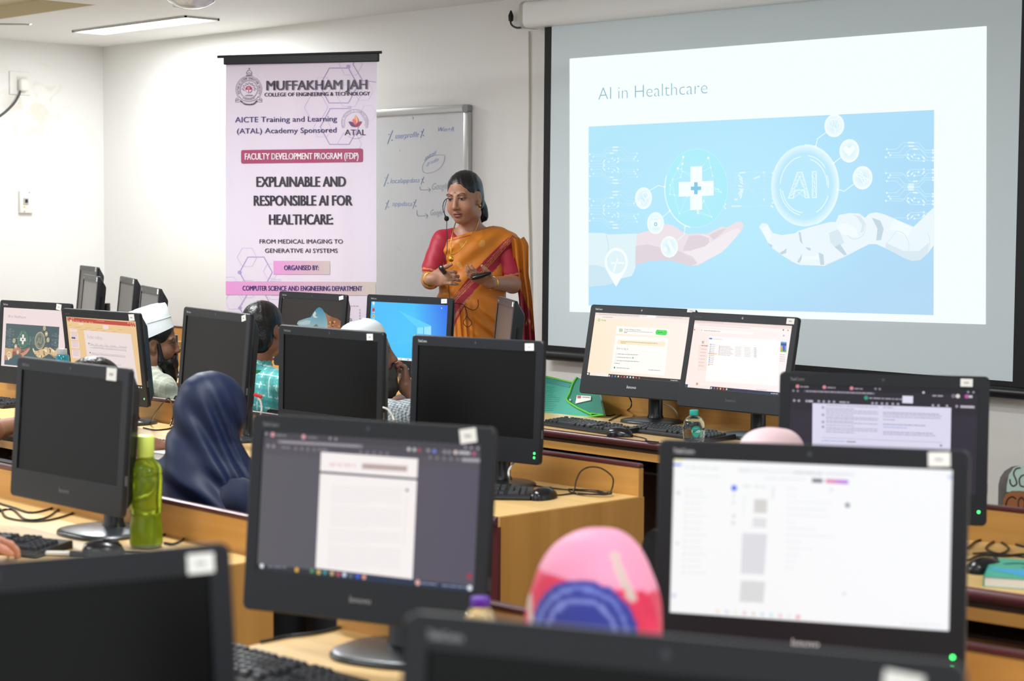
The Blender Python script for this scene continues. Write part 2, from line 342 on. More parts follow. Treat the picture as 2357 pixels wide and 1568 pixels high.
# ------------------------------------------------------------------ desks
M_WOOD = mat_wood('desk_laminate', '#b98743', '#c99650')
M_PANEL = mat_wood('end_panel_laminate', '#b5853f', '#c8974f', (9, 9, 0.5))
M_TOP = mat_wood('desk_top_laminate', '#d2ac6c', '#e0bd80')
M_MAROON = mat('maroon_edging', '#54262a', 0.32, var=0.1, vscale=20)
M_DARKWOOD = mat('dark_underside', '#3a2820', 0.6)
def desk(x, y, w, rot, label, d=0.6, bb=0.85, top=0.75, ends=(1, 1)):
    """x, y = back left corner of the worktop; runs w along its own x axis; front at -d"""
    e = empty('computer_desk', (x, y, 0), R(rot)); tag(e, label, 'desk')
    MB().box(0, -d + 0.012, top - 0.03, w, 0, top).build('worktop', M_TOP, e)
    f = MB(); f.rings([[(xx, -d + 0.012 - 0.014 * math.sin(a), top - 0.015 - 0.0148 * math.cos(a)) for a in [math.pi * k / 8 for k in range(9)]] for xx in (0, w)], True, True, False); f.build('edge_band', M_MAROON, e, 40)
    b = MB().box(0, 0.0, 0.12, w, 0.02, bb - 0.014).build('backboard', M_WOOD, e)
    f = MB(); f.box(-0.002, -0.002, bb - 0.014, w + 0.002, 0.022, bb, 0.006); f.build('backboard_edging', M_MAROON, b, 40)
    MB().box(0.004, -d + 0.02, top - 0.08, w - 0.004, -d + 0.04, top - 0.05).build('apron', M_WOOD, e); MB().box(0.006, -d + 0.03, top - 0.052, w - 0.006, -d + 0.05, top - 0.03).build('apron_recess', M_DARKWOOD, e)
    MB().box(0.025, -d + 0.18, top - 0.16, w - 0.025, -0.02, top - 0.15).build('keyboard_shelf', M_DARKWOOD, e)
    for k, xx in enumerate((0, w - 0.025)):
        if ends[k]:
            xo = xx + (0.003 if k else -0.003); g = MB().box(xo, -d + 0.02, 0, xo + 0.025, 0.022, top - 0.003).build('end_panel', M_PANEL, e)
            MB().box(xo - 0.001, -d + 0.008, 0, xo + 0.026, -d + 0.02, top - 0.03).build('panel_edging', M_MAROON, g)
    n = max(0, int(w / 1.6))
    for k in range(1, n + 1):
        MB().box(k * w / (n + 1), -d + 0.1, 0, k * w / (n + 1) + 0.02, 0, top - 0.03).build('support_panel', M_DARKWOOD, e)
    return e
desk(-10.3, 5.82, 6.47, 0, 'front left desk run beside the lecturer, with the paired lit computers', d=0.6)
desk(-8.6, 4.16, 4.77, 0, 'left middle desk run whose end panel and coiled mouse cable show in the centre')
desk(-5.9, 2.69, 2.17, 0, 'left rear desk behind which the person in the blue headscarf sits')
desk(-3.0, 2.345, 0.84, 3, 'small desk under the computer showing a document page, at centre', bb=0.87)
desk(-2.12, 2.795, 1.45, 6, 'desk on the right carrying the computer with the all-white screen')
desk(-3.1, 4.215, 1.85, 7, 'desk at the far right with a mouse and a teal notebook on it')
desk(-2.4, 1.0, 0.9, 20, 'nearest desk at the bottom left holding the computer turned away', d=0.6)
desk(-1.42, 1.38, 0.95, 18, 'nearest desk at the bottom right under the closest computer', d=0.6)
desk(-11.8, 6.98, 1.2, 0, 'desk in the far left corner under the rearmost computer', d=0.6)
# ------------------------------------------------------------------ all-in-one computers
M_HOUSING = mat('computer_plastic', '#15181d', 0.4, bump=0.04, bscale=900, spec=0.42, sheen=0.25)
M_HOUSING2 = mat('computer_back_plastic', '#15171b', 0.45, bump=0.05, bscale=700)
M_GLASSOFF = mat('switched_off_panel', '#050505', 0.3, spec=0.22, sheen=0.8)
M_STAND = mat('stand_plastic', '#1a1c1f', 0.3, spec=0.6)
M_BASE = mat('stand_base_plastic', '#30363a', 0.3, spec=0.7)
M_SCREEN = mat_attr('lit_screen', emit=True, rough=0.35, spec=0.3)
M_PRINT = mat_attr('print', rough=0.5)
M_LED = mat('green_indicator', '#3dff6a', 0.3, emit=4.0)
M_MARK = mat('silver_lettering', '#c4c6c8', 0.35, 0.1)
M_STICKER = mat('paper_sticker', '#f1f1ec', 0.6)
HW, HT, HB = 0.265, 0.167, -0.211; DW, DH = 0.238, 0.134
def housing_mesh():
    def ring(hw, t, b, r, d, seg=4):
        return [(x - hw, d, z + b) for x, z in rrect(2 * hw, t - b, r, 0, seg)][::-1]
    m = MB()
    m.rings([ring(DW, DH, -DH, 0.0006, 0.0035), ring(DW, DH, -DH, 0.0006, 0.0), ring(HW - 0.003, HT - 0.003, HB + 0.003, 0.011, 0.0), ring(HW, HT, HB, 0.013, 0.003), ring(HW, HT, HB, 0.013, 0.015), ring(HW - 0.003, HT - 0.003, HB + 0.003, 0.012, 0.018)], False, False)
    return m
def back_mesh():
    def ring(hw, t, b, r, d, seg=4):
        return [(x - hw, d, z + b) for x, z in rrect(2 * hw, t - b, r, 0, seg)][::-1]
    m = MB()
    m.rings([ring(HW - 0.004, HT - 0.004, HB + 0.004, 0.01, 0.0178), ring(HW - 0.012, HT - 0.012, HB + 0.012, 0.01, 0.024), ring(HW - 0.028, HT - 0.052, HB + 0.035, 0.012, 0.055), ring(HW - 0.032, HT - 0.058, HB + 0.04, 0.012, 0.058)], True, True)
    for k in range(9): m.box(-0.14 + k * 0.033, 0.0579, 0.02, -0.125 + k * 0.033, 0.059, 0.035)
    return m
HM = housing_mesh(); BM = back_mesh()
_shared = {}
def shared(name, mb, m, parent, smooth=40):
    """parts of the same shape share one mesh"""
    if name not in _shared:
        o = mb().build(name, m, parent, smooth); _shared[name] = o.data; return o
    o = bpy.data.objects.new(name, _shared[name]); COL.objects.link(o); o.parent = parent; return o
def mesh_text(t, h, bold, sx, x, z, y=-0.0006, shear=0.0, align='l'):
    cv = Canvas(lambda a, b, l: (a, y, b)); cv.text(t, x, z, h, '#ffffff', 0, bold, sx, shear, align, (1, 0), (0, 1)); m = MB(); m.v, m.f = cv.v, cv.f; return m
PCS = {}
def computer(key, pos, yaw, tilt, roll, label, screen=None, leds=0, sticker=(0.168, 0.150, 0.034, 0.026, 0), desk_z=0.75, logo=True, back=0.12, side_slot=True, base_rot=0.0):
    a, t, ro = R(yaw), R(tilt), R(roll)
    n = np.array([math.sin(a), -math.cos(a), 0]); u = np.array([math.cos(a), math.sin(a), 0]); pos = np.array(pos)
    bx = pos - n * back; e = empty('desktop_computer', (bx[0], bx[1], desk_z), a); tag(e, label, 'computer', 'all-in-one computers on the desks')
    # head pivot, in the root frame (x along u, y = -n)
    T = Matrix.Translation((0, -back, pos[2] - desk_z)) @ Matrix.Rotation(-t, 4, 'X') @ Matrix.Rotation(-ro, 4, 'Y')
    def put(o, M=T): o.matrix_local = M; return o
    h = put(shared('housing', lambda: HM, M_HOUSING, e)); put(shared('back_cover', lambda: BM, M_HOUSING2, e))
    Mw = Matrix.Translation((bx[0], bx[1], desk_z)) @ Matrix.Rotation(a, 4, 'Z') @ T
    Mi = Mw.inverted()
    def loc(px, py):
        """point of this computer's screen plane seen at a place of the photograph"""
        d = Mi.to_3x3() @ Vector(ray(px, py)); o = Mi @ Vector(CAM); k = -o.y / d.y; q = o + d * k; return q.x, q.z
    pan = put(shared('display_panel', lambda: MB().box(-DW, 0.0036, -DH, DW, 0.006, DH), M_GLASSOFF, e))
    if screen:
        def fn(x, y, l):
            # screen units: x 0..1.776 to the right, y 0..1 downward
            return (max(-DW + 0.0005, min(DW - 0.0005, x * 2 * DH - DW)), 0.0034 - l * 0.00035, max(-DH + 0.0005, min(DH - 0.0005, DH - y * 2 * DH)))
        def P(px, py):
            q = loc(px, py); return ((q[0] + DW) / (2 * DH), (DH - q[1]) / (2 * DH))
        cv = Canvas(fn); screen(cv, P); put(cv.build('screen_picture', M_SCREEN, e))
    put(shared('maker_wordmark', lambda: mesh_text('ThinkCentre', 0.0085, 0.02, 0.62, -0.238, 0.144), M_MARK, e, None))
    if logo: put(shared('chin_logo', lambda: mesh_text('lenovo', 0.0135, 0.035, 0.95, 0.0, -0.176, shear=0.1, align='c'), M_MARK, e, None))
    put(shared('webcam', lambda: MB().add([(0.0045 * math.cos(R(30 * k)), -0.0008, 0.151 + 0.0045 * math.sin(R(30 * k))) for k in range(12)], [tuple(range(12))]), mat('lens', '#33363b', 0.15), e, None))
    if sticker:
        sx, sz, sw, sh, sr = sticker; sx = min(sx + 0.03, 0.243)
        s = MB().box(-sw / 2, -0.0009, -sh / 2, sw / 2, 0.0, sh / 2).xf(Matrix.Translation((sx, 0, sz)) @ Matrix.Rotation(R(-sr), 4, 'Y')).build('asset_sticker', M_STICKER, e); put(s)
        w = MB(); 
        for k in range(4): w.box(sx - sw * 0.2 + k * sw * 0.1, -0.0012, sz - sh * 0.12, sx - sw * 0.2 + k * sw * 0.1 + sw * 0.07, -0.00095, sz + sh * 0.1)
        put(w.build('sticker_print', mat('faint_ink', '#a9a9a6', 0.6), s)); w = kids(s)[0]; w.parent = e; w.name = 'sticker_print'
    for k in range(leds):
        put(MB().add([(0.245 + 0.0035 * math.cos(R(30 * j)), -0.0008, -0.176 - 0.013 * k + 0.0035 * math.sin(R(30 * j))) for j in range(12)], [tuple(range(12))]).build('power_light', M_LED, e))
    if side_slot:
        put(shared('disc_drive', lambda: MB().add([(HW - 0.0155 + k * 0.0, 0.03 + 0.012 * j, zz) if False else (HW - 0.0128 - 0.0062 * j + 0.0, 0.0275 + 0.012 * j, zz) for zz in (-0.1, 0.05) for j in (0, 1)], [(0, 1, 3, 2)]), mat('drive_slot', '#121318', 0.3), e))
        put(shared('side_port', lambda: MB().box(HW - 0.001, 0.005, -0.13, HW + 0.0006, 0.0115, -0.105), mat('port_metal', '#6d7076', 0.3, 0.6), e))
    # stand
    zt = pos[2] - desk_z - 0.09
    shared('stand_base', lambda: MB().rings([[(x * s, y * s * 0.92 - 0.01, z) for x, y in [(0.125 * math.copysign(abs(math.cos(q)) ** 0.75, math.cos(q)), 0.12 * math.copysign(abs(math.sin(q)) ** 0.75, math.sin(q))) for q in [2 * math.pi * k / 40 for k in range(40)]]] for s, z in ((0.99, 0.0), (1.0, 0.003), (1.0, 0.007), (0.97, 0.011), (0.9, 0.0135), (0.3, 0.018))]), M_BASE, e, 40)
    nk = MB().rings([[(x * k - 0.0, y * k + 0.02, z) for x, y in [(0.033 * math.cos(q), 0.024 * math.sin(q)) for q in [2 * math.pi * j / 20 for j in range(20)]]] for k, z in ((1.25, 0.014), (1.0, 0.03), (0.95, zt))]); nk.build('stand_neck', M_STAND, e, 50)
    PCS[key] = (e, Mw); return e
# ------------------------------------------------------------------ the slide (projected, and open on one computer)
def homography(src, dst):
    A = []; b = []
    for (x, y), (u, v) in zip(src, dst):
        A += [[x, y, 1, 0, 0, 0, -u * x, -u * y], [0, 0, 0, x, y, 1, -v * x, -v * y]]; b += [u, v]
    h = np.append(np.linalg.solve(np.array(A, float), np.array(b, float)), 1).reshape(3, 3)
    def f(x, y):
        p = h @ np.array([x, y, 1.0]); return p[0] / p[2], p[1] / p[2]
    return f
SL_PX = [(1311, 135), (2271, 60), (2269, 747), (1311, 718)]; AS = 1.778
SL_UV = [(0, 0), (AS, 0), (AS, 1), (0, 1)]
px2sl = homography(SL_PX, SL_UV); sl2px = homography(SL_UV, SL_PX)
def zm(s, ox, oy): return lambda x, y: (ox + x / s, oy + y / s)
ZA, ZH, ZR = zm(1.742, 1150, 0), zm(5.612, 1340, 420), zm(3.1356, 1720, 240)
LIGHT = dict(page='#f6fefe', title='#8fbecb', tl='#b6e9fc', tr='#b0e0fc', bl='#b4e2fd', br='#b6dbf6', mid='#baecff', line='#c6ecfd', pad='#e2f8fe', globe='#aff0fb', globe_e='#c9fbfd', ring='#e6fbff', ring2='#bfeafd', white='#f6feff', skin='#eee4ea', skin_d='#e2d7df', skin_l='#f4eef2', cuff='#e0f4fa', cuff_d='#d0eaf5', robot='#ecf8fd', robot_l='#f3fcfe', robot_d='#dbebf4', joint='#c6dae6', plus='#86cdec', blob='#cdeefc', blob_e='#f4feff')
DARK = dict(page='#ecdad9', title='#6f6062', tl='#4f6266', tr='#47585f', bl='#46606a', br='#44575f', mid='#4b6162', line='#76857f', pad='#97a097', globe='#4b7a63', globe_e='#5f9575', ring='#c7b283', ring2='#6f7d75', white='#efe3e0', skin='#b57d68', skin_d='#8c5c4c', skin_l='#c99279', cuff='#d2ad7d', cuff_d='#b08d67', robot='#d8b98c', robot_l='#ecd9b9', robot_d='#a68a66', joint='#3c3f40', plus='#3d4950', blob='#6a6f66', blob_e='#cbb68c')
def draw_slide(cv, K, S):
    """cv works in slide units; S turns slide units into the canvas's own"""
    sl = lambda z: (lambda x, y: S(*px2sl(*z(x, y))))
    A, H, Rb = sl(ZA), sl(ZH), sl(ZR)
    u = lambda px: px / 640.0                       # photograph pixels to slide units, about
    cv.rect(*S(0, 0), *S(AS, 1), K['page'], 0)
    mixc = lambda a, b, t: tuple(x * (1 - t) + y * t for x, y in zip(a, b))
    hx = lambda c: tuple(int(c[i:i + 2], 16) / 255 for i in (1, 3, 5))
    def bg(uu, vv):
        c = mixc(mixc(hx(K['tl']), hx(K['tr']), uu), mixc(hx(K['bl']), hx(K['br']), uu), vv)
        return mixc(c, hx(K['mid']), max(0, 1 - ((uu - 0.45) / 0.45) ** 2 - ((vv - 0.45) / 0.6) ** 2))
    cv.grid([A(357, 508), A(1742, 441), A(1740, 1264), A(357, 1226)], bg, 1, 12, 8)
    x, y = A(396, 401); cv.text('AI in Healthcare', x, y, u(33), K['title'], 2, -0.018, width=A(833, 378)[0] - x)
    # circuit traces
    def tr(z, pts, w=2.0, lay=2, pads=True):
        q = [z(*p) for p in pts]; cv.line(q, u(w * 0.8), K['line'], lay)
        if pads:
            for p in (q[0], q[-1]): cv.disc(*p, u(2.6), u(2.6), K['pad'], lay + 1, 8)
            m = len(q) // 2; a, b = np.array(q[m - 1]), np.array(q[m]); c = (a + b) / 2; d = (b - a) * 0.18; cv.line([c - d, c + d], u(3.6), K['pad'], lay + 1)
    base = [[(100, 212), (265, 212), (340, 122), (520, 118), (600, 200), (710, 200)], [(145, 243), (265, 240), (355, 162), (500, 162), (570, 243), (690, 243)], [(120, 298), (240, 296), (320, 200), (440, 195), (530, 298), (720, 296)], [(85, 336), (255, 334), (310, 268), (390, 265)], [(280, 342), (435, 338), (490, 275), (670, 270)], [(340, 310), (400, 308), (435, 266), (465, 265)]]
    for dy, sgn in ((0, 1), (708, -1), (-575, 1), (130, -1)):
        for p in base: tr(H, [(a, (b if sgn > 0 else -b) + dy) for a, b in p])
    for dy, sgn in ((-125, 1), (345, -1), (190, 1), (655, -1)):
        for p in base:
            q = [(1395 - (a - 85) * 0.62, (b if sgn > 0 else -b) * 0.6 + 330 + dy) for a, b in p]
            q = [(min(a, 1340), b) for a, b in q]
            if all(270 < b < 860 for a, b in q): tr(Rb, q)
    for k in range(9):
        yy = 690 + k * 17; tr(A, [(905, yy + 10), (945 + 6 * (k % 3), yy), (985, 760 - abs(4 - k) * 8), (1040, yy - 4), (1095, yy + 4)], 1.6)
    tr(A, [(900, 828), (1000, 826), (1090, 826)]); tr(A, [(945, 800), (945, 695), (1000, 690), (1060, 692)]); tr(A, [(1060, 800), (1062, 700), (1000, 725), (950, 800)])
    # globe with the cross
    c = A(787, 755); g = (abs(A(913, 755)[0] - A(661, 755)[0]) / 2, abs(A(787, 913)[1] - A(787, 597)[1]) / 2)
    cv.disc(*c, *g, K['mid'], 3, 48, edge=K['globe_e']); cv.disc(c[0], c[1], g[0] * 0.99, g[1] * 0.99, K['mid'], 4, 48, edge=K['globe'])
    rn = random.Random(3); nodes = [(c[0] + g[0] * 0.92 * math.sqrt(rn.random()) * math.cos(a), c[1] + g[1] * 0.92 * math.sqrt(rn.random()) * math.sin(a)) for a in [rn.uniform(0, 6.28) for _ in range(26)]]
    for i, a in enumerate(nodes):
        for b in sorted(nodes, key=lambda q: (q[0] - a[0]) ** 2 + (q[1] - a[1]) ** 2)[1:4]: cv.line([a, b], u(1.1), K['globe_e'], 5)
        cv.disc(*a, u(3.2 if i % 4 == 0 else 1.8), u(3.2 if i % 4 == 0 else 1.8), K['white'], 6, 10)
    cv.ring(*c, g[0] * 1.02, g[1] * 1.02, u(3), K['ring'], 6, 60, 100, 200)
    cv.poly([A(*p) for p in ((765, 668), (812, 666), (812, 727), (858, 725), (858, 784), (812, 786), (812, 841), (764, 843), (764, 787), (718, 789), (718, 730), (765, 729))], K['white'], 7)
    cv.poly([A(*p) for p in ((780, 731), (794, 731), (794, 748), (808, 748), (808, 762), (794, 763), (794, 779), (780, 779), (780, 763), (767, 763), (767, 749), (780, 748))], K['plus'], 8)
    # AI ring
    c = A(1222, 745); g = (abs(A(1357, 745)[0] - A(1087, 745)[0]) / 2, abs(A(1222, 908)[1] - A(1222, 582)[1]) / 2)
    cv.disc(*c, *g, K['mid'], 3, 60, edge=K['ring2']); cv.ring(*c, *g, g[0] * 0.2, K['ring'], 4, 70, edge=K['ring2'])
    cv.ring(c[0], c[1], g[0] * 1.02, g[1] * 1.02, u(4), K['ring'], 5, 70, -90, 70)
    for a0, a1, q in ((100, 175, .74), (-82, -35, .76), (-20, 5, .72), (20, 62, .76), (185, 262, .74), (-75, 0, .68), (95, 170, .68)): cv.ring(c[0], c[1], g[0] * q, g[1] * q, u(2.4), K['ring'], 6, 60, a0, a1)
    def lattice(pts, w):
        cv.line([A(*p) for p in pts], u(w), K['ring'], 6, True)
        for i in range(len(pts)): cv.line([A(*pts[i]), A(*pts[(i + 2) % len(pts)])], u(1.2), K['ring'], 6)
    lattice([(1158, 795), (1194, 692), (1213, 691), (1242, 793), (1226, 793), (1218, 762), (1186, 763), (1176, 795)], 2.4)
    lattice([(1254, 689), (1270, 688), (1270, 792), (1254, 793)], 2.4); cv.line([A(1190, 748), A(1203, 708), A(1215, 747)], u(2), K['ring'], 6)
    for k in range(6):
        t = k / 6; cv.line([A(1254, 689 + 104 * t), A(1270, 689 + 104 * (t + 1 / 6))], u(1.2), K['ring'], 6)
        cv.line([A(1160 + 32 * t, 792 - 100 * t), A(1180 + 24 * t, 775 - 80 * t)], u(1.2), K['ring'], 6); cv.line([A(1240 - 27 * t, 792 - 100 * t), A(1222 - 20 * t, 775 - 80 * t)], u(1.2), K['ring'], 6)
    # left hand and cuff
    cv.poly([H(*p) for p in ((85, 650), (280, 655), (340, 672), (710, 660), (695, 1070), (680, 1130), (640, 1210), (510, 1240), (400, 1300), (330, 1325), (80, 1350))], K['cuff'], 4)
    cv.poly([H(*p) for p in ((85, 1070), (190, 1068), (290, 1100), (420, 1290), (330, 1325), (80, 1350))], K['cuff_d'], 5)
    cv.line([H(310, 680), H(340, 800), H(330, 1000)], u(3), K['cuff_d'], 5)
    hand = ((705, 665), (880, 620), (960, 560), (1060, 540), (1160, 550), (1230, 590), (1290, 640), (1390, 670), (1480, 660), (1610, 665), (1720, 610), (1800, 570), (1870, 582), (1930, 545), (2000, 512), (2050, 508), (2088, 550), (2050, 640), (1960, 740), (1870, 840), (1800, 905), (1650, 985), (1560, 1040), (1490, 1075), (1400, 1078), (1280, 1050), (1150, 1010), (1000, 1005), (850, 1020), (685, 1072))
    cv.poly([H(*p) for p in hand], K['skin'], 5)
    cv.poly([H(*p) for p in ((690, 820), (850, 800), (960, 830), (1150, 860), (1300, 900), (1430, 960), (1490, 1040), (1400, 1078), (1280, 1050), (1150, 1010), (1000, 1005), (850, 1020), (685, 1072))], K['skin_d'], 6)
    cv.poly([H(*p) for p in ((1270, 900), (1420, 890), (1560, 850), (1720, 740), (1880, 640), (2000, 590), (2050, 620), (1960, 740), (1870, 840), (1800, 905), (1650, 985), (1490, 1060), (1420, 985))], K['skin_l'], 6)
    cv.poly([H(*p) for p in ((1380, 690), (1520, 680), (1640, 720), (1640, 790), (1560, 840), (1440, 880), (1300, 880), (1340, 780))], K['skin_d'], 6)
    cv.poly([H(*p) for p in ((1640, 680), (1760, 620), (1860, 590), (1800, 660), (1700, 740))], K['skin_d'], 7)
    cv.line([H(1420, 880), H(1600, 830), H(1660, 760), H(1630, 700), H(1540, 672)], u(2.2), K['skin_l'], 7)
    # map pin on the cuff
    c = H(440, 1030); a = H(590, 1030)[0] - c[0]; b = H(440, 1215)[1] - c[1]
    cv.ring(*c, a, b, a * 0.2, K['white'], 8, 50); cv.poly([H(300, 1110), H(437, 1350), H(580, 1110), H(520, 1170), H(440, 1200), H(360, 1170)], K['white'], 8)
    cv.line([H(455, 990), H(405, 1155)], u(4.5), K['white'], 8); cv.line([H(375, 1042), H(415, 1042)], u(4.5), K['white'], 8); cv.line([H(465, 1042), H(535, 1042)], u(4.5), K['white'], 8)
    # robot hand
    rob = ((365, 915), (480, 880), (600, 850), (640, 850), (660, 800), (740, 785), (810, 790), (850, 820), (880, 790), (930, 780), (990, 795), (1200, 885), (1345, 745), (1345, 1020), (1300, 1080), (1250, 1125), (1190, 1132), (1130, 1110), (1000, 1040), (930, 1010), (880, 1010), (800, 1050), (700, 1105), (560, 1168), (520, 1165), (380, 1160), (330, 1140), (250, 1090), (170, 1030), (130, 960), (85, 885), (105, 858), (140, 862), (185, 930), (250, 945), (350, 930))
    cv.poly([Rb(*p) for p in rob], K['robot'], 5)
    for pts, cc, l in ((((1000, 1000), (1130, 1060), (1240, 1060), (1310, 1000), (1300, 1080), (1250, 1125), (1190, 1132), (1130, 1110), (1000, 1040)), 'robot_d', 6), (((900, 820), (960, 840), (985, 900), (965, 980), (930, 985), (940, 900)), 'joint', 7), (((630, 1030), (670, 1010), (720, 1085), (700, 1092)), 'joint', 7), (((515, 1070), (550, 1085), (556, 1160), (528, 1160)), 'joint', 7), (((370, 920), (385, 925), (400, 1010), (380, 990)), 'joint', 7), (((232, 1075), (285, 1040), (280, 1075), (250, 1085)), 'joint', 7), (((360, 1140), (395, 1080), (392, 1120), (375, 1145)), 'joint', 7), (((150, 1005), (180, 1015), (180, 1035), (160, 1025)), 'joint', 7), (((420, 1030), (460, 1040), (455, 1058), (435, 1050)), 'joint', 7), (((640, 870), (720, 860), (790, 900), (800, 960), (720, 950), (660, 920)), 'robot_l', 6), (((590, 930), (660, 900), (700, 1000), (640, 1040), (600, 1000)), 'robot_d', 6), (((780, 800), (820, 810), (850, 860), (840, 920), (815, 930), (830, 870)), 'robot_d', 7), (((560, 1160), (720, 1090), (860, 1020), (800, 1050), (700, 1105), (560, 1168)), 'robot_d', 6), (((380, 1100), (520, 1090), (515, 1120), (380, 1130)), 'robot_l', 6), (((1060, 830), (1190, 890), (1160, 960), (1020, 900)), 'robot_l', 6), (((100, 900), (150, 870), (175, 960), (150, 1000)), 'robot_l', 6)):
        cv.poly([Rb(*p) for p in pts], K[cc], l)
    cv.line([Rb(*p) for p in spline([(1010, 1000), (1060, 940), (1080, 917), (1130, 935), (1165, 1000), (1160, 1060), (1120, 1085)], 5)], u(1.6), K['robot_d'], 7); cv.line([Rb(*p) for p in spline([(1300, 930), (1318, 980), (1310, 1040), (1290, 1085)], 4)], u(1.6), K['robot_d'], 7)
    cv.line([Rb(*p) for p in spline([(770, 800), (830, 830), (855, 890), (830, 950), (770, 975), (720, 945)], 4)], u(2), K['robot_d'], 7)
    # bubbles with icons
    def bub(x, y, rx, ry, link):
        c = A(x, y); a = A(x + rx, y)[0] - c[0]; b = A(x, y + ry)[1] - c[1]; cv.line([A(*p) for p in link], u(2.2), K['ring'], 8); cv.disc(*A(*link[-1]), u(3), u(3), K['white'], 9, 10)
        cv.disc(*c, a, b, K['blob'], 9, 32, edge=K['blob_e']); cv.ring(*c, a, b, a * 0.14, K['blob_e'], 10, 36)
        return lambda px, py: (c[0] + px * a, c[1] + py * b)
    ic = dict(col=K['white'], lay=11)
    f = bub(577, 795, 34, 44, [(600, 765), (636, 744), (662, 750)])
    cv.line([f(*p) for p in spline([(-.45, .45), (-.4, .15), (-.15, .2), (-.05, .42), (.2, .35), (.25, .05)], 4)], u(2.4), **ic); cv.line([f(*p) for p in spline([(.1, -.5), (-.08, -.45), (-.05, -.1), (.25, .05), (.52, -.1), (.55, -.45), (.36, -.5)], 4)], u(2.4), **ic); cv.disc(*f(-.45, .45), u(4), u(4), **ic, n=12)
    f = bub(625, 895, 34, 44, [(655, 870), (683, 845)])
    cv.poly([f(*p) for p in ((-.55, -.28), (.6, -.3), (.6, .38), (-.55, .4))], **ic); cv.line([f(*p) for p in ((-.25, -.3), (-.22, -.48), (.28, -.48), (.3, -.3))], u(2.2), **ic); cv.disc(*f(.02, .1), u(5), u(5), K['plus'], 12, 14); cv.line([f(-.06, .1), f(.1, .1)], u(2), K['white'], 13); cv.line([f(.02, 0), f(.02, .2)], u(2), K['white'], 13)
    f = bub(680, 990, 35, 43, [(712, 965), (740, 940), (744, 908)])
    cv.line([f(-.05, -.42), f(.4, .38)], u(10), **ic); cv.disc(*f(-.05, -.42), u(5), u(5), **ic, n=12); cv.disc(*f(.4, .38), u(5), u(5), **ic, n=12); cv.disc(*f(-.42, .22), u(6), u(6), **ic, n=14)
    f = bub(1342, 504, 40, 46, [(1310, 530), (1275, 556), (1267, 588)])
    for pts in ([(-.5, .05), (-.6, -.25), (-.35, -.5), (-.05, -.55), (.3, -.5), (.55, -.25), (.55, .1), (.3, .3), (.15, .35), (.1, .6)], [(-.5, .05), (-.2, .15), (0, .3), (.05, .6)], [(-.35, -.45), (-.15, -.2), (-.35, .05)], [(.05, -.55), (.1, -.2), (-.05, .1), (.15, .3)], [(.5, -.2), (.25, -.15), (.3, .2)]): cv.line([f(*p) for p in spline(pts, 4)], u(1.6), **ic)
    f = bub(1402, 605, 40, 47, [(1370, 630), (1338, 655)])
    cv.poly([f(*p) for p in spline([(0, .5), (-.5, -.02), (-.55, -.28), (-.3, -.45), (0, -.22), (.3, -.45), (.55, -.28), (.5, -.02), (0, .5)], 5)[:-1]], **ic)
    f = bub(1455, 713, 40, 47, [(1420, 738), (1382, 767), (1356, 760)])
    for s in (1, -1): cv.line([f(*p) for p in spline([(-.2, -.6), (-.1 - .1 * s, -.3), (-.05 + .15 * s, -.05), (.1 + .12 * s, .25), (.2, .6)], 4)], u(2), **ic); cv.line([f(*p) for p in spline([(-.6, -.25 + .05 * s), (-.25, -.15 + .15 * s), (.1, .08 * s), (.35, .15 + .12 * s), (.6, .2)], 4)], u(2), **ic)

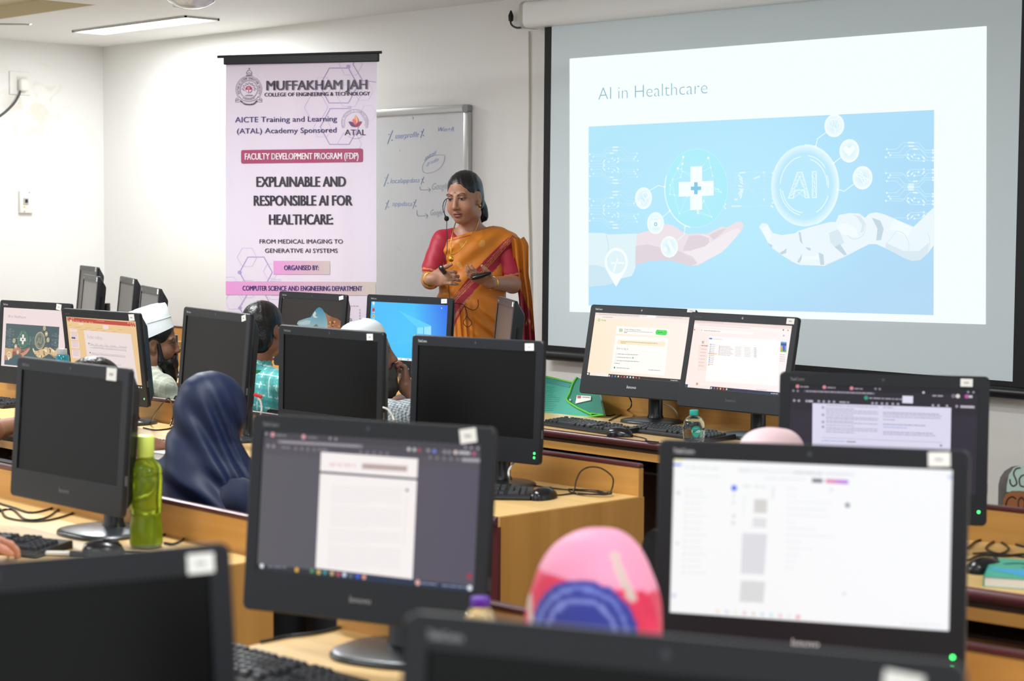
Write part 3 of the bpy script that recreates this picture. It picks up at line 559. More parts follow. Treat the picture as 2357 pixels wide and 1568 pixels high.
# ------------------------------------------------------------------ pictures on the computers
GREY = '#8f8b92'
def icons(cv, P, pts, r, cols, lay=5):
    for (x, y), c in zip(pts, cols): q = P(x, y); cv.disc(q[0], q[1], r, r, c, lay, 12)
def seg(a, b, n): return [(a[0] + (b[0] - a[0]) * k / (n - 1), a[1] + (b[1] - a[1]) * k / (n - 1)) for k in range(n)]
def quad(cv, P, pts, col, lay=1): cv.poly([P(*p) for p in pts], col, lay)
def bar(cv, P, a, b, h, col, lay=3, seed=None, fill=1.0):
    """a thin bar (or, with a seed, a row of word-like dashes) from a to b"""
    p, q = P(*a), P(*b)
    if seed is None: cv.line([p, q], h, col, lay)
    else: cv.words(*p, *q, h, col, lay, seed, fill)
def s_document(cv, P0):
    Z = zm(2.279, 500, 880); P = lambda x, y: P0(*Z(x, y))
    cv.grid([(0, 0), (1.776, 0), (1.776, 1), (0, 1)], lambda u, v: tuple(a / 255 for a in (88 - 5 * u, 86 - 9 * u, 92 + 1 * u)), 0, 6, 4)
    cv.rect(0, 0, 1.776, 0.05, '#413e45', 1); cv.rect(0, 0.05, 1.776, 0.105, '#4a464f', 1); cv.rect(0, 0.105, 1.776, 0.165, '#514d56', 1)
    cv.rect(0, 0.957, 0.7, 1, '#23262e', 3); cv.rect(0.7, 0.957, 1.776, 1, '#1b2c48', 3)
    for x, y in ((288, 275), (450, 287)): cv.disc(*P(x, y), .017, .017, '#d99ca2', 4, 14); bar(cv, P, (x + 18, y + 2), (x + 75, y + 6), .014, '#8d8890', 4, x)
    icons(cv, P, [(255, 270), (590, 295), (620, 298), (1330, 345), (1365, 348), (1300, 342)], .009, ['#aaa5ad'] * 6)
    bar(cv, P, (320, 312), (755, 337), .024, '#827c86', 4); bar(cv, P, (340, 313), (740, 336), .012, '#a7a2aa', 5, 5)
    icons(cv, P, [(265, 333), (293, 336), (1003, 352), (1032, 354), (1058, 356), (1105, 358), (1137, 362), (1190, 365), (1215, 367), (1248, 368), (1345, 375)], .014, ['#8d8890'] * 2 + ['#c9c4ca', '#a9bdb7', '#a04a50', '#8d8890', '#6f82d8', '#8d8890', '#8d8890', '#e2cccb', '#b85d78'])
    bar(cv, P, (1268, 369), (1320, 373), .02, '#bdb8c0', 4)
    bar(cv, P, (335, 341), (378, 344), .016, '#8d8890', 4, 9); icons(cv, P, seg((410, 347), (505, 353), 4) + seg((750, 368), (890, 376), 5) + seg((1115, 395), (1260, 405), 5), .012, ['#7d7882'] * 14)
    bar(cv, P, (525, 353), (580, 356), .016, '#918c94', 4, 3); bar(cv, P, (1285, 407), (1372, 411), .022, '#a7a2aa', 4)
    quad(cv, P, ((541, 366), (1049, 402), (1020, 1034), (512, 975)), '#f6efee', 2)
    cv.line([P(538, 472), P(1043, 509)], .016, '#4a4954', 3); cv.words(*P(585, 432), *P(722, 437), .03, '#ecc9cb', 3, 4); quad(cv, P, ((757, 425), (995, 440), (993, 470), (755, 455)), '#c3aea8', 3); bar(cv, P, (765, 440), (985, 455), .014, '#a08e88', 4, 8)
    rn = random.Random(2)
    for k in range(36):
        t = k / 35; L = (597 - 25 * t, 545 + 420 * t); Rr = (968 - 12 * t, 560 + 430 * t)
        if k in (8, 18, 25): continue
        bar(cv, P, L, Rr, .0048, '#d6d1d3', 3, k + 1, 0.55 if k in (7, 17, 24, 35) else 1)
    cv.disc(*P(993, 567), .012, .012, '#7b7680', 4, 10); cv.line([P(990, 600), P(975, 860)], .004, '#ddd8da', 4)
    icons(cv, P, [(232, 964), (415, 985), (495, 990), (530, 997), (563, 998), (600, 1003), (633, 1008), (665, 1010), (698, 1015), (735, 1019), (768, 1023)], .017, ['#dfe2e6', '#d9a83c', '#4f8f66', '#c9b15e', '#2f8f98', '#c7a37f', '#b2505e', '#c9d3e6', '#5e6470', '#3f59d6', '#e09a86'], 6)
    bar(cv, P, (262, 967), (360, 973), .02, '#6f757d', 5, 12); icons(cv, P, [(1050, 1052), (1323, 1080)], .02, ['#d9a79a', '#d7d9de'], 6); bar(cv, P, (1070, 1055), (1150, 1062), .016, '#8b95a8', 5, 4); bar(cv, P, (1175, 1066), (1310, 1078), .016, '#7d88a0', 5, 6); cv.disc(*P(1320, 1020), .02, .02, '#a3303c', 4, 8)
def s_white(cv, P0):
    Z = zm(2.619, 1457, 980); P = lambda x, y: P0(*Z(x, y))
    cv.grid([(0, 0), (1.776, 0), (1.776, 1), (0, 1)], lambda u, v: (0.972 + 0.006 * u, 0.974 + 0.006 * u, 0.975 + 0.016 * u), 0, 6, 4)
    quad(cv, P, ((245, 195), (300, 197), (300, 215), (245, 213)), '#f3ebb4', 1); quad(cv, P, ((243, 229), (290, 231), (290, 243), (242, 241)), '#5d82e8', 2)
    bar(cv, P, (310, 250), (520, 262), .016, '#e1e3ea', 2, 3); bar(cv, P, (640, 268), (1330, 296), .03, '#f0f1f4', 1); bar(cv, P, (640, 268), (700, 271), .014, '#d8dadf', 3, 4); bar(cv, P, (970, 282), (1140, 290), .018, '#d3d5dc', 3, 6); bar(cv, P, (1170, 288), (1320, 296), .012, '#dfe1e6', 3, 9)
    bar(cv, P, (310, 298), (530, 308), .012, '#e3e5ea', 2, 7); bar(cv, P, (790, 318), (1040, 326), .012, '#e0e1ea', 2, 8)
    bar(cv, P, (1085, 331), (1135, 333), .024, '#565e70', 4)
    a, b = P(1160, 334), P(1297, 341); cv._add([(a[0], a[1] - .012), (b[0], b[1] - .012), (b[0], b[1] + .012), (a[0], a[1] + .012)], [(0, 1, 2, 3)], ['#ef7f9e', '#a86bf0', '#a86bf0', '#ef7f9e'], 4)
    cv.disc(*P(608, 377), .02, .02, '#5b7ff0', 4, 16); cv.disc(*P(1292, 480), .015, .015, '#71758c', 4, 12); icons(cv, P, [(606, 545), (603, 587), (272, 405), (266, 710), (606, 422), (606, 463), (1195, 388), (1272, 1015)], .011, ['#d3d4dc', '#d3d4dc', '#cfd1da', '#dcdde6', '#e4e5ec', '#e4e5ec', '#dfe0e6', '#dcdcd8'])
    for k in range(14):
        y = 388 + k * 38.5; bar(cv, P, (340 - k * 1.5, y), (425 + 30 * (k % 3 == 1) - k * 1.5, y + 4), .011, '#e6e6e9', 2, k); cv.disc(*P(322 - k * 1.5, y), .009, .009, ['#efe0e2', '#f0e6d2', '#e1e4f2', '#f2ead9'][k % 4], 2, 8)
    for k, L in enumerate((75, 70, 270, 245, 265, 60, 190, 300, 110, 165, 90, 70, 60)):
        bar(cv, P, (925 - k, 378 + k * 40), (925 + L - k, 380 + k * 40 + L * .04), .012, '#e9eaee', 2, k + 30)
    for q, cc in ((((730, 443), (808, 446), (804, 530), (726, 526)), '#d6d5d2'), (((722, 555), (803, 560), (800, 617), (718, 612)), '#e2e2e6'), (((658, 648), (806, 655), (788, 900), (648, 892)), '#dcdde2'), (((648, 935), (795, 942), (785, 1070), (640, 1062)), '#dcdcdc')): quad(cv, P, q, cc, 2)
    for k in range(8): bar(cv, P, (660, 670 + k * 30), (780, 676 + k * 30), .004, '#e9e9ec', 3)
    bar(cv, P, (662, 365), (705, 367), .02, '#e0e2e4', 2, 2); bar(cv, P, (730, 365), (806, 372), .02, '#e4e6e8', 2, 4); bar(cv, P, (668, 420), (662, 550), .01, '#e6ece8', 2, 5); cv.line([P(845, 370), P(842, 440)], .01, '#e2e4ea', 2)
    icons(cv, P, seg((510, 1120), (993, 1155), 10), .014, ['#f4e6cf', '#e0dcf2', '#eeeedd', '#f0c9cf', '#dcdcd8', '#cfe4ee', '#c9ecf2', '#f2cccf', '#ececf2', '#eda0a6'], 4); bar(cv, P, (1610, 1195), (1860, 1205), .012, '#e2e4f0', 3, 5); icons(cv, P, [(1910, 310), (245, 1025)], .016, ['#cfdcf4', '#d9d8ee'])
def s_paper(cv, P0):
    Z = zm(3.92, 1757, 820); P = lambda x, y: P0(*Z(x, y))
    cv.rect(0, 0, 1.776, 1, '#2a2433', 0); cv.rect(0, 0, 1.776, .055, '#17131c', 1); cv.rect(0, .055, 1.776, .25, '#221d2a', 1)
    for x, y in ((308, 272), (550, 280), (796, 290)): cv.disc(*P(x, y), .018, .018, '#d9868f', 4, 14); bar(cv, P, (x + 25, y + 3), (x + 100, y + 6), .016, '#a29cab', 4, x)
    bar(cv, P, (370, 315), (1000, 338), .026, '#4a4354', 2); bar(cv, P, (385, 316), (995, 337), .014, '#b0aaba', 4, 7)
    icons(cv, P, [(270, 312), (310, 314), (1445, 328), (1848, 324), (1896, 326), (1012, 295), (1050, 297)], .011, ['#8b8594', '#8b8594', '#d5cfdb', '#97919f', '#97919f', '#8b8594', '#8b8594'])
    bar(cv, P, (955, 378), (1255, 390), .018, '#a69fb0', 4, 8); cv.disc(*P(927, 376), .02, .02, '#2f9a74', 4, 12); cv.line([P(1275, 391), P(1330, 393)], .07, '#dedcf0', 4)
    bar(cv, P, (1525, 357), (1620, 360), .022, '#a49eac', 4, 3); icons(cv, P, [(1715, 360), (1755, 361), (1835, 364)], .02, ['#6f6a78', '#dcd6d3', '#b0589a']); bar(cv, P, (1855, 365), (1880, 366), .024, '#c3bdd0', 4)
    icons(cv, P, [(278, 400), (320, 402), (390, 405), (500, 408), (545, 410), (592, 411), (637, 413), (985, 425), (1020, 426), (1070, 428), (1115, 430), (1168, 431), (1215, 433), (1530, 445), (1580, 447), (1657, 450), (1745, 453)], .013, ['#a19bab'] * 17)
    bar(cv, P, (410, 406), (442, 407), .02, '#b9b3c3', 4); bar(cv, P, (685, 414), (775, 418), .022, '#aaa4b4', 4, 5); bar(cv, P, (1785, 456), (1898, 460), .024, '#b6b0c0', 4)
    quad(cv, P, ((443, 424), (1695, 466), (1688, 862), (440, 806)), '#dbd8ee', 2)
    rows = [(445, 0), (470, .5), (488, 0), (507, 0), (527, .5), (547, 0), (563, 0), (583, .5), (598, 0), (622, .5), (645, 0), (663, 0), (683, .4)]
    for k, (y, s) in enumerate(rows):
        bar(cv, P, (565, y), (565 + (470 if s == 0 else 250), y + (16 if s == 0 else 9)), .011, '#9d98b0', 3, k + 3)
    for y in (463, 530, 594, 638): cv.disc(*P(538, y), .014, .014, '#a5a0b8', 3, 8)
    for k, (y, L, c) in enumerate(((462, 90, '#9d98b0'), (508, 510, '#8f8aa4'), (525, 530, '#9d98b0'), (545, 520, '#9d98b0'), (572, 110, '#9d98b0'), (615, 380, '#827d98'), (640, 220, '#8fa8e0'), (684, 450, '#8a85a0'), (703, 470, '#9d98b0'))):
        bar(cv, P, (1080, y), (1080 + L, y + L * .034), .012, c, 3, k + 40)
    bar(cv, P, (530, 735), (1610, 780), .004, '#aaa6c0', 3); bar(cv, P, (525, 762), (740, 771), .011, '#7f9be0', 3, 8); bar(cv, P, (755, 772), (830, 775), .011, '#8580a0', 3); cv.disc(*P(1603, 807), .012, .012, '#8580a0', 3, 8)
def s_login(cv, P0):
    Z = zm(3.267, 1200, 660); P = lambda x, y: P0(*Z(x, y))
    cv.grid([(0, 0), (1.776, 0), (1.776, 1), (0, 1)], lambda u, v: (0.992, 0.905 + .03 * u, 0.80 + .1 * u), 0, 6, 4)
    cv.rect(0, 0, 1.776, .045, '#ecdcd6', 1); cv.rect(.85, 0, 1.15, .045, '#fbf1ea', 2); cv.rect(0, .045, 1.776, .095, '#f7e9e2', 1)
    bar(cv, P, (585, 207), (985, 222), .014, '#c3b3ad', 3, 4, .9); bar(cv, P, (1020, 226), (1210, 236), .014, '#c3b3ad', 3, 6); bar(cv, P, (610, 228), (685, 231), .012, '#a99b96', 3, 7)
    x, y = P(597, 256); cv.ring(*P(582, 250), .022, .022, .008, '#5dbb4e', 3, 16); cv.text('WhatsApp', x, y, .024, '#63bd50', 3, .015, width=P(634, 257)[0] - x)
    quad(cv, P, ((712, 296), (1112, 317), (1106, 372), (708, 352)), '#fdf8f3', 1); quad(cv, P, ((705, 366), (1103, 388), (1072, 668), (668, 636)), '#fdf8f3', 1)
    quad(cv, P, ((733, 314), (760, 315), (759, 340), (731, 339)), '#bcd89e', 2); x, y = P(772, 324); cv.text('Download WhatsApp for Windows', x, y, .022, '#57524e', 2, .0, width=P(897, 325)[0] - x)
    bar(cv, P, (772, 333), (985, 344), .012, '#a8a09b', 2, 5); bar(cv, P, (770, 343), (792, 344), .012, '#a8a09b', 2)
    a, b = P(1022, 342), P(1078, 346); cv.line([a, b], .078, '#48e05a', 2); cv.disc(*a, .039, .039, '#48e05a', 2, 16); cv.disc(*b, .039, .039, '#48e05a', 2, 16); bar(cv, P, (1028, 343), (1060, 345), .016, '#157a2a', 3, 3)
    quad(cv, P, ((724, 398), (1080, 415), (1076, 450), (720, 430)), '#fbe9c8', 2); bar(cv, P, (745, 412), (1020, 427), .012, '#a39274', 3, 6); bar(cv, P, (745, 422), (785, 424), .012, '#a39274', 3, 2)
    x, y = P(713, 470); cv.text('Scan to log in', x, y, .038, '#6e6863', 2, -.01, width=P(800, 474)[0] - x)
    for k, (y, L) in enumerate(((505, 155), (530, 105), (555, 160))): cv.ring(*P(711 - k * 3, y), .016, .016, .004, '#c9c0ba', 3, 16); bar(cv, P, (722 - k * 3, y), (722 + L, y + L * .055), .015, '#9b938e', 3, k + 2)
    quad(cv, P, ((832, 529), (842, 530), (841, 541), (831, 540)), '#4ccf57', 3)
    bar(cv, P, (697, 575), (740, 577), .014, '#8b8580', 3, 3); cv.disc(*P(698, 608), .016, .016, '#3aa845', 3, 10); bar(cv, P, (712, 609), (812, 616), .014, '#8b8580', 3, 6); bar(cv, P, (955, 625), (1040, 631), .014, '#8b8580', 3, 8)
    cv.rect(0, .955, 1.776, 1, '#20201f', 3); cv.rect(.06, .955, .42, 1, '#f3ebe4', 4); icons(cv, P, seg((660, 670), (885, 686), 11), .014, ['#d8d8d8', '#7a57c0', '#3d9fd6', '#e8e2d2', '#c9434b', '#d96a5e', '#cfd2d6', '#f2f2f2', '#dedede', '#d33b3f', '#e0544c'], 5); bar(cv, P, (1120, 703), (1175, 708), .016, '#d0d0d0', 5, 3); cv.rect(.008, .965, .04, .992, '#e9e9e9', 5)
def s_files(cv, P0):
    Z = zm(3.267, 1200, 660); P = lambda x, y: P0(*Z(x, y))
    cv.grid([(0, 0), (1.776, 0), (1.776, 1), (0, 1)], lambda u, v: (0.985, 0.915 + .025 * u, 0.89 + .05 * u), 0, 6, 4)
    cv.rect(0, 0, 1.776, .05, '#f0dcd6', 1); cv.rect(.0, .05, 1.776, .1, '#fbf0ec', 1); bar(cv, P, (1300, 262), (1520, 272), .014, '#c9b8b4', 3, 5); bar(cv, P, (1330, 286), (1720, 312), .012, '#d6c9c6', 3, 8); icons(cv, P, [(1300, 323), (1970, 368), (1355, 327), (1968, 325), (2003, 328)], .012, ['#d96257', '#7f9bea', '#d6c9c6', '#6a5a5a', '#d08a86'], 4); cv.rect(.0, .14, 1.776, .142, '#eadcd8', 2)
    bar(cv, P, (1370, 330), (1490, 336), .016, '#a89e9c', 3, 3); quad(cv, P, ((1350, 316), (1745, 340), (1744, 362), (1349, 338)), '#fdf6f2', 2)
    for k, cc in enumerate(('#e2603c', '#86b43c', '#3c8fd6', '#e8b73c')): quad(cv, P, ((1356 + 9 * (k % 2), 409 + 10 * (k // 2)), (1363 + 9 * (k % 2), 409 + 10 * (k // 2)), (1363 + 9 * (k % 2), 417 + 10 * (k // 2)), (1356 + 9 * (k % 2), 417 + 10 * (k // 2))), cc, 4)
    quad(cv, P, ((1330, 430), (1400, 434), (1385, 635), (1322, 628)), '#f9e3da', 2); bar(cv, P, (1352, 442), (1402, 446), .018, '#7d6f6c', 3, 4)
    for k in range(6): bar(cv, P, (1348 - k * 4, 468 + k * 25), (1390 - k * 4, 471 + k * 25), .012, '#c7b3ac', 3, k)
    quad(cv, P, ((1410, 372), (1945, 402), (1925, 745), (1382, 710)), '#fefaf8', 3); quad(cv, P, ((1411, 384), (1434, 386), (1434, 396), (1410, 394)), '#3f6fd0', 5); bar(cv, P, (1440, 392), (1510, 397), .012, '#c9bdb9', 5, 7)
    for k in range(12):
        cv.disc(*P(1421 - k * 1.2, 434 + k * 14), .01, .01, ['#5d7be0', '#6aa0e8', '#e2a53c', '#8a8f98'][k % 4], 5, 8); bar(cv, P, (1428 - k * 1.2, 435 + k * 13.5), (1455 - k * 1.2, 437 + k * 13.5), .011, '#a99f9c', 5, k)
    for k in range(7):
        y = 447 + k * 11; cv.disc(*P(1487 - k * .5, y), .008, .008, '#e0756e', 5, 8); bar(cv, P, (1492, y), (1570 + 12 * (k % 3), y + 4), .01, '#aaa09d', 5, k + 5); bar(cv, P, (1605, y + 6), (1650, y + 9), .01, '#c4bab7', 5, k + 9); bar(cv, P, (1675, y + 10), (1720, y + 13), .01, '#c4bab7', 5, k + 19); bar(cv, P, (1748, y + 14), (1765, y + 15), .01, '#c4bab7', 5)
    quad(cv, P, ((1400, 495), (1470, 500), (1469, 512), (1399, 507)), '#f6d9b8', 4)
    quad(cv, P, ((1949, 413), (1993, 416), (1990, 493), (1945, 489)), '#5aa0dc', 4); quad(cv, P, ((1946, 470), (1991, 474), (1990, 493), (1945, 489)), '#58b04a', 5); quad(cv, P, ((1950, 448), (1962, 449), (1960, 484), (1949, 483)), '#e0a83c', 6); quad(cv, P, ((1966, 440), (1980, 441), (1978, 484), (1965, 483)), '#5b4fb8', 6); quad(cv, P, ((1949, 424), (1992, 428), (1991, 444), (1948, 440)), '#2f4f86', 5)
    for k in range(4): bar(cv, P, (1942 - k, 510 + k * 16), (1980 - k, 513 + k * 16), .012, '#b9aeab', 4, k)
    cv.rect(0, .955, 1.776, 1, '#23232a', 3); cv.rect(.9, .955, 1.776, 1, '#202a4a', 4); cv.rect(.06, .955, .48, 1, '#f2e8e4', 5); cv.rect(0, .955, .05, 1, '#20406a', 5); icons(cv, P, seg((1427, 762), (1542, 771), 6), .015, ['#d8d8d8', '#7a57c0', '#d9603c', '#e8b25a', '#d9483c', '#d6d6d6'], 6); bar(cv, P, (1875, 802), (1930, 807), .016, '#c9cbe0', 6, 3); cv.rect(1.3, .935, 1.5, .945, '#e2c6bc', 4); cv.disc(*P(1319, 731), .02, .02, '#e0955a', 5, 10)
def s_cave(cv, P0):
    Z = zm(3.267, 540, 580); P = lambda x, y: P0(*Z(x, y))
    cv.grid([(0, 0), (1.776, 0), (1.776, 1), (0, 1)], lambda u, v: (0.15 + .04 * v, 0.13 + .03 * v, 0.115 + .02 * v), 0, 5, 4)
    sky = [(465, 540), (475, 520), (530, 500), (570, 490), (590, 455), (615, 425), (635, 414), (655, 428), (680, 465), (693, 510), (697, 570), (640, 640), (560, 640)]
    q = [P(*p) for p in sky]; ys = [p[1] for p in q]; y0, y1 = min(ys), max(ys)
    def sc(y): t = min(1, (y - y0) / (y1 - y0) * 1.5); return (0.20 + .42 * t, 0.50 + .22 * t, 0.63 + .08 * t)
    cv._add(q, [tuple(range(len(q)))], [sc(y) for y in ys], 1)
    cv.poly([P(*p) for p in ((585, 470), (600, 445), (610, 462), (602, 480), (622, 492), (605, 496), (588, 488))], '#c5cdca', 2); cv.poly([P(*p) for p in ((470, 536), (540, 512), (570, 520), (560, 545), (500, 548))], '#a9bcbc', 2); cv.poly([P(*p) for p in ((588, 560), (612, 541), (628, 562))], '#7d6a55', 3)
    rk = [(680, 455), (700, 475), (735, 490), (770, 500), (806, 525), (806, 640), (700, 640), (697, 540)]
    cv._add([P(*p) for p in rk], [tuple(range(8))], ['#8a5a3c', '#a86b42', '#7a4a30', '#6a4028', '#8f5a38', '#b8713e', '#c98a52', '#9a6544'], 2)
    rn = random.Random(5)
    for k in range(34):
        x = rn.uniform(700, 800); y = rn.uniform(485 + (x - 700) * .35, 620); w = rn.uniform(5, 14); cv.poly([P(x, y), P(x + w, y + w * .4), P(x + w * .5, y + w * 1.1), P(x - w * .4, y + w * .6)], rn.choice(['#c98a52', '#6b4028', '#b5743f', '#e0a56a', '#54321f']), 3)
    cv.disc(*P(366, 345), .008, .008, '#e0e0e0', 3, 8)
def s_desktop(cv, P0):
    Z = zm(3.267, 540, 580); P = lambda x, y: P0(*Z(x, y))
    def bg(u, v):
        d = math.exp(-((u - .72) / .5) ** 2 - ((v - .55) / .7) ** 2); r = max(0, u - .55) / .45
        return (0.16 + .14 * (1 - u) + .1 * d - .02 * r, 0.74 - .34 * r * (1 - .4 * v) + .05 * d, 0.985 - .06 * r)
    cv.grid([(0, 0), (1.776, 0), (1.776, 1), (0, 1)], bg, 0, 16, 10)
    wp = lambda a, b, c, d, col: quad(cv, P, (a, b, c, d), col, 2)
    wp((1369, 570), (1416, 566), (1416, 618), (1368, 616), '#8fe2fb'); wp((1422, 565), (1475, 559), (1475, 625), (1422, 619), '#9be6fc'); wp((1368, 622), (1416, 624), (1416, 678), (1368, 668), '#8fe2fb'); wp((1422, 624), (1475, 630), (1475, 694), (1422, 680), '#9be6fc')
    cv.poly([P(1230, 440), P(1475, 556), P(1475, 560), P(1369, 570)], '#5fd0fa', 1); cv.poly([P(1130, 700), P(1368, 670), P(1368, 640)], '#55c8f8', 1)
    for k, (y, cc) in enumerate(((385, '#dfe6ea'), (435, '#d13a33'), (483, '#e8c23c'), (532, '#46b86a'))):
        cv.disc(*P(1042, y), .032, .032, cc, 3, 14); bar(cv, P, (1034, y + 20), (1052, y + 21), .012, '#e6f6fc', 3, k)
    cv.disc(*P(1042, 483), .014, .014, '#4a86d8', 4, 10); cv.line([P(1553, 420), P(1556, 427)], .012, '#f2f2f2', 4); cv.rect(0, .955, 1.776, 1, '#dff1f6', 3); icons(cv, P, seg((1180, 802), (1320, 812), 9), .014, ['#f2f2f2', '#c9474a', '#f4d04a', '#fafafa', '#f0b070', '#ffffff', '#e0e0e0', '#dd8888', '#ffffff'], 5)
def s_slide(cv, P0):
    draw_slide(cv, DARK, lambda x, y: (x / AS * 1.776, y))
def s_readings(cv, P0):
    Z = zm(7.841, 140, 700); P = lambda x, y: P0(*Z(x, y))
    cv.rect(0, 0, 1.776, 1, '#e9c692', 0); quad(cv, P, ((95, 238), (1325, 340), (1335, 412), (110, 312)), '#bd4a3f', 1); quad(cv, P, ((148, 284), (190, 287), (196, 322), (150, 318)), '#ecd0a0', 2)
    for k, x in enumerate((205, 250, 300, 365, 430, 495, 545)): bar(cv, P, (x, 304 + (x - 205) * .083), (x + 28 + 14 * (k % 2), 306 + (x - 175) * .083), .014, '#e6b6a4', 2, k)
    bar(cv, P, (632, 302), (775, 315), .012, '#e0a596', 2, 4); icons(cv, P, [(118, 258), (183, 264), (215, 266), (1205, 348), (1242, 352), (1280, 354), (1312, 356), (122, 300), (1260, 393), (1300, 397)], .012, ['#e6b6a4'] * 10, 2)
    quad(cv, P, ((750, 380), (848, 388), (852, 464), (752, 452)), '#ecd9d8', 2); bar(cv, P, (320, 358), (385, 363), .03, '#f0d8b4', 2)
    for k in range(26): x = 140 + (k * 97) % 930; y = 372 + (k * 37) % 75; bar(cv, P, (x, y + x * .06), (x + 42, y + 4 + x * .06), .01, '#c7a46e', 2, k)
    for k, y in enumerate((440, 515, 668, 828)):
        h = (60, 125, 125, 150)[k]; quad(cv, P, ((142 + k * 16, y), (282 + k * 18, y + 10), (287 + k * 19, y + h + 10), (147 + k * 17, y + h)), '#ead7d5', 2)
        if k:
            for j in range(4): bar(cv, P, (165 + k * 17, y + 18 + j * 26), (270 + k * 17, y + 26 + j * 26), .008, '#a8989a', 3, j + k)
    quad(cv, P, ((185, 595), (252, 600), (256, 632), (188, 626)), '#57527a', 4)
    quad(cv, P, ((403, 472), (1252, 545), (1345, 1170), (1390, 1475), (600, 1400), (470, 985)), '#eadbd8', 2)
    x, y = P(478, 620); cv.text('Further readings...', x, y, .055, '#8b7f80', 4, -.018, width=P(762, 640)[0] - x)
    def ln(a, b, t, s=None, col='#8a8a98'):
        x, y = P(*a); w = P(*b)[0] - x; cv.text(t, x, y, .026, col, 4, -.012, width=w)
    for t, a, b in (('Wilson', 518, 582), ('Silva', 615, 662), ('and', 704, 740), ('Tiago', 790, 838), ('Goncalves,', 886, 988), ('"Explainable', 1045, 1175)): ln((a, 735 + (a - 518) * .085), (b, 735), t)
    bar(cv, P, (515, 742), (1175, 796), .005, '#9a9aa8', 4); ln((580, 785), (1178, 838), 'artificial intelligence : unveiling what machines are learning"'); bar(cv, P, (525, 788), (1182, 850), .005, '#9a9aa8', 4)
    ln((540, 895), (1160, 940), 'Carvalho et al. "Machine Learning Interpretability: A Survey on'); bar(cv, P, (540, 905), (1162, 962), .005, '#9a9aa8', 4); ln((548, 955), (765, 965), 'Methods and Metrics"'); bar(cv, P, (548, 962), (765, 972), .005, '#9a9aa8', 4)
    ln((805, 1095), (920, 1100), 'exploratory'); ln((985, 1108), (1078, 1110), 'study of')
    for x, y in ((498, 714), (520, 880)): cv.disc(*P(x, y), .012, .012, '#5e5558', 4, 10)
    for k in range(5): bar(cv, P, (600 + k * 10, 1160 + k * 55), (1250 + k * 10, 1215 + k * 55), .018, '#b6a9ac', 4, k)
    cv.rect(0, .957, 1.776, 1, '#16181c', 6); icons(cv, P, [(1408, 1505), (1450, 1512)], .014, ['#e6e6e6', '#e6e6e6'], 7)

# ------------------------------------------------------------------ the computers, one by one
computer('M20', (-1.098, 1.226, 1.057), 24, 5.5, 0.2, 'nearest computer, filling the bottom right corner, seen only by its top bezel', sticker=(0.183, 0.142, 0.034, 0.026, -6))
computer('M19', (-1.771, 0.937, 1.066), 76, 8, 0, 'blurred switched-off computer at the bottom left, turned sideways with a large white sticker', sticker=(0.198, 0.146, 0.031, 0.022, 0))
computer('M1', (-2.692, 2.169, 1.053), 19.8, 5.7, 0.3, 'computer showing a white document page on a dark grey browser screen', s_document, 0, (0.182, 0.149, 0.034, 0.026, 10), back=0.13)
computer('M2', (-1.926, 2.517, 1.051), 28, 5.3, 0.5, 'computer with a blank bright white screen and two green lights', s_white, 2, (0.186, 0.1505, 0.036, 0.024, 2))
computer('M3', (-2.786, 3.942, 1.040), 31.8, 5.9, 0.1, 'computer showing a two-column paper on a dark purple browser, at the right', s_paper, 1, (0.178, 0.15, 0.03, 0.02, 0))
computer('M4', (-5.192, 5.619, 1.073), 7.6, 12.1, -0.2, 'left one of the lit pair below the projection, showing a login page', s_login, 0, (0.245, 0.160, 0.04, 0.014, 0))
computer('M5', (-4.586, 5.530, 1.070), 1.5, 12.2, 0, 'right one of the lit pair below the projection, showing a file window', s_files, 0, (0.198, 0.150, 0.036, 0.022, 0))
computer('M6', (-4.277, 3.883, 1.058), 8.5, 2.9, 0.3, 'switched-off computer with two green lights on the desk end with the coiled mouse cable', None, 2, (0.182, 0.147, 0.034, 0.022, 3))
computer('M7', (-5.107, 3.955, 1.045), 5.2, 0.7, -0.5, 'switched-off computer in front of the man in the white skullcap by the blue screen', None, 0, (0.170, 0.148, 0.03, 0.022, 3))
computer('M8', (-5.828, 3.964, 1.079), -6.3, 4.8, -0.6, 'switched-off computer just behind the blue headscarf', None, 0, (0.185, 0.149, 0.03, 0.022, 14))
computer('M9', (-7.388, 5.600, 1.054), 1.8, 5.7, -0.2, 'computer showing a cave picture with a patch of sky, below the banner', s_cave, 0, (0.196, 0.15, 0.032, 0.018, 12))
computer('M10', (-6.579, 5.551, 1.067), 8.4, 4.1, -0.2, 'computer with a bright blue desktop picture beside the lecturer', s_desktop, 0, (0.185, 0.151, 0.034, 0.02, 3))
computer('M11', (-6.090, 5.697, 1.071), -35.1, 5.5, 0.1, 'grey side-turned computer in front of the lecturer\'s sari skirt', None, 0, (0.2, 0.15, 0.03, 0.02, 0))
computer('M12', (-11.220, 6.600, 1.083), -17.7, 5.7, 0, 'rearmost and leftmost of the side-turned computers by the left corner', None, 0, (0.19, 0.15, 0.03, 0.03, 0))
computer('M13', (-9.673, 5.700, 1.078), -21.3, 5.7, 0, 'side-turned computer overlapping the rearmost one in the left corner', None, 0, (0.2, 0.148, 0.03, 0.026, 0))
computer('M14', (-9.108, 5.600, 1.083), -22.9, 5.7, 0, 'left one of the two side-turned computers behind the prayer cap', None, 0, (0.2, 0.15, 0.03, 0.026, 0))
computer('M15', (-8.40, 5.30, 1.058), -22, 5.7, 0, 'side-turned computer directly behind the tall white prayer cap', None, 0, (0.2, 0.15, 0.03, 0.026, 0))
computer('M16', (-7.514, 4.147, 1.042), 6.5, 4, 0.1, 'computer at the left edge showing the AI in Healthcare slide', s_slide, 0, (0.15, 0.149, 0.036, 0.026, -6))
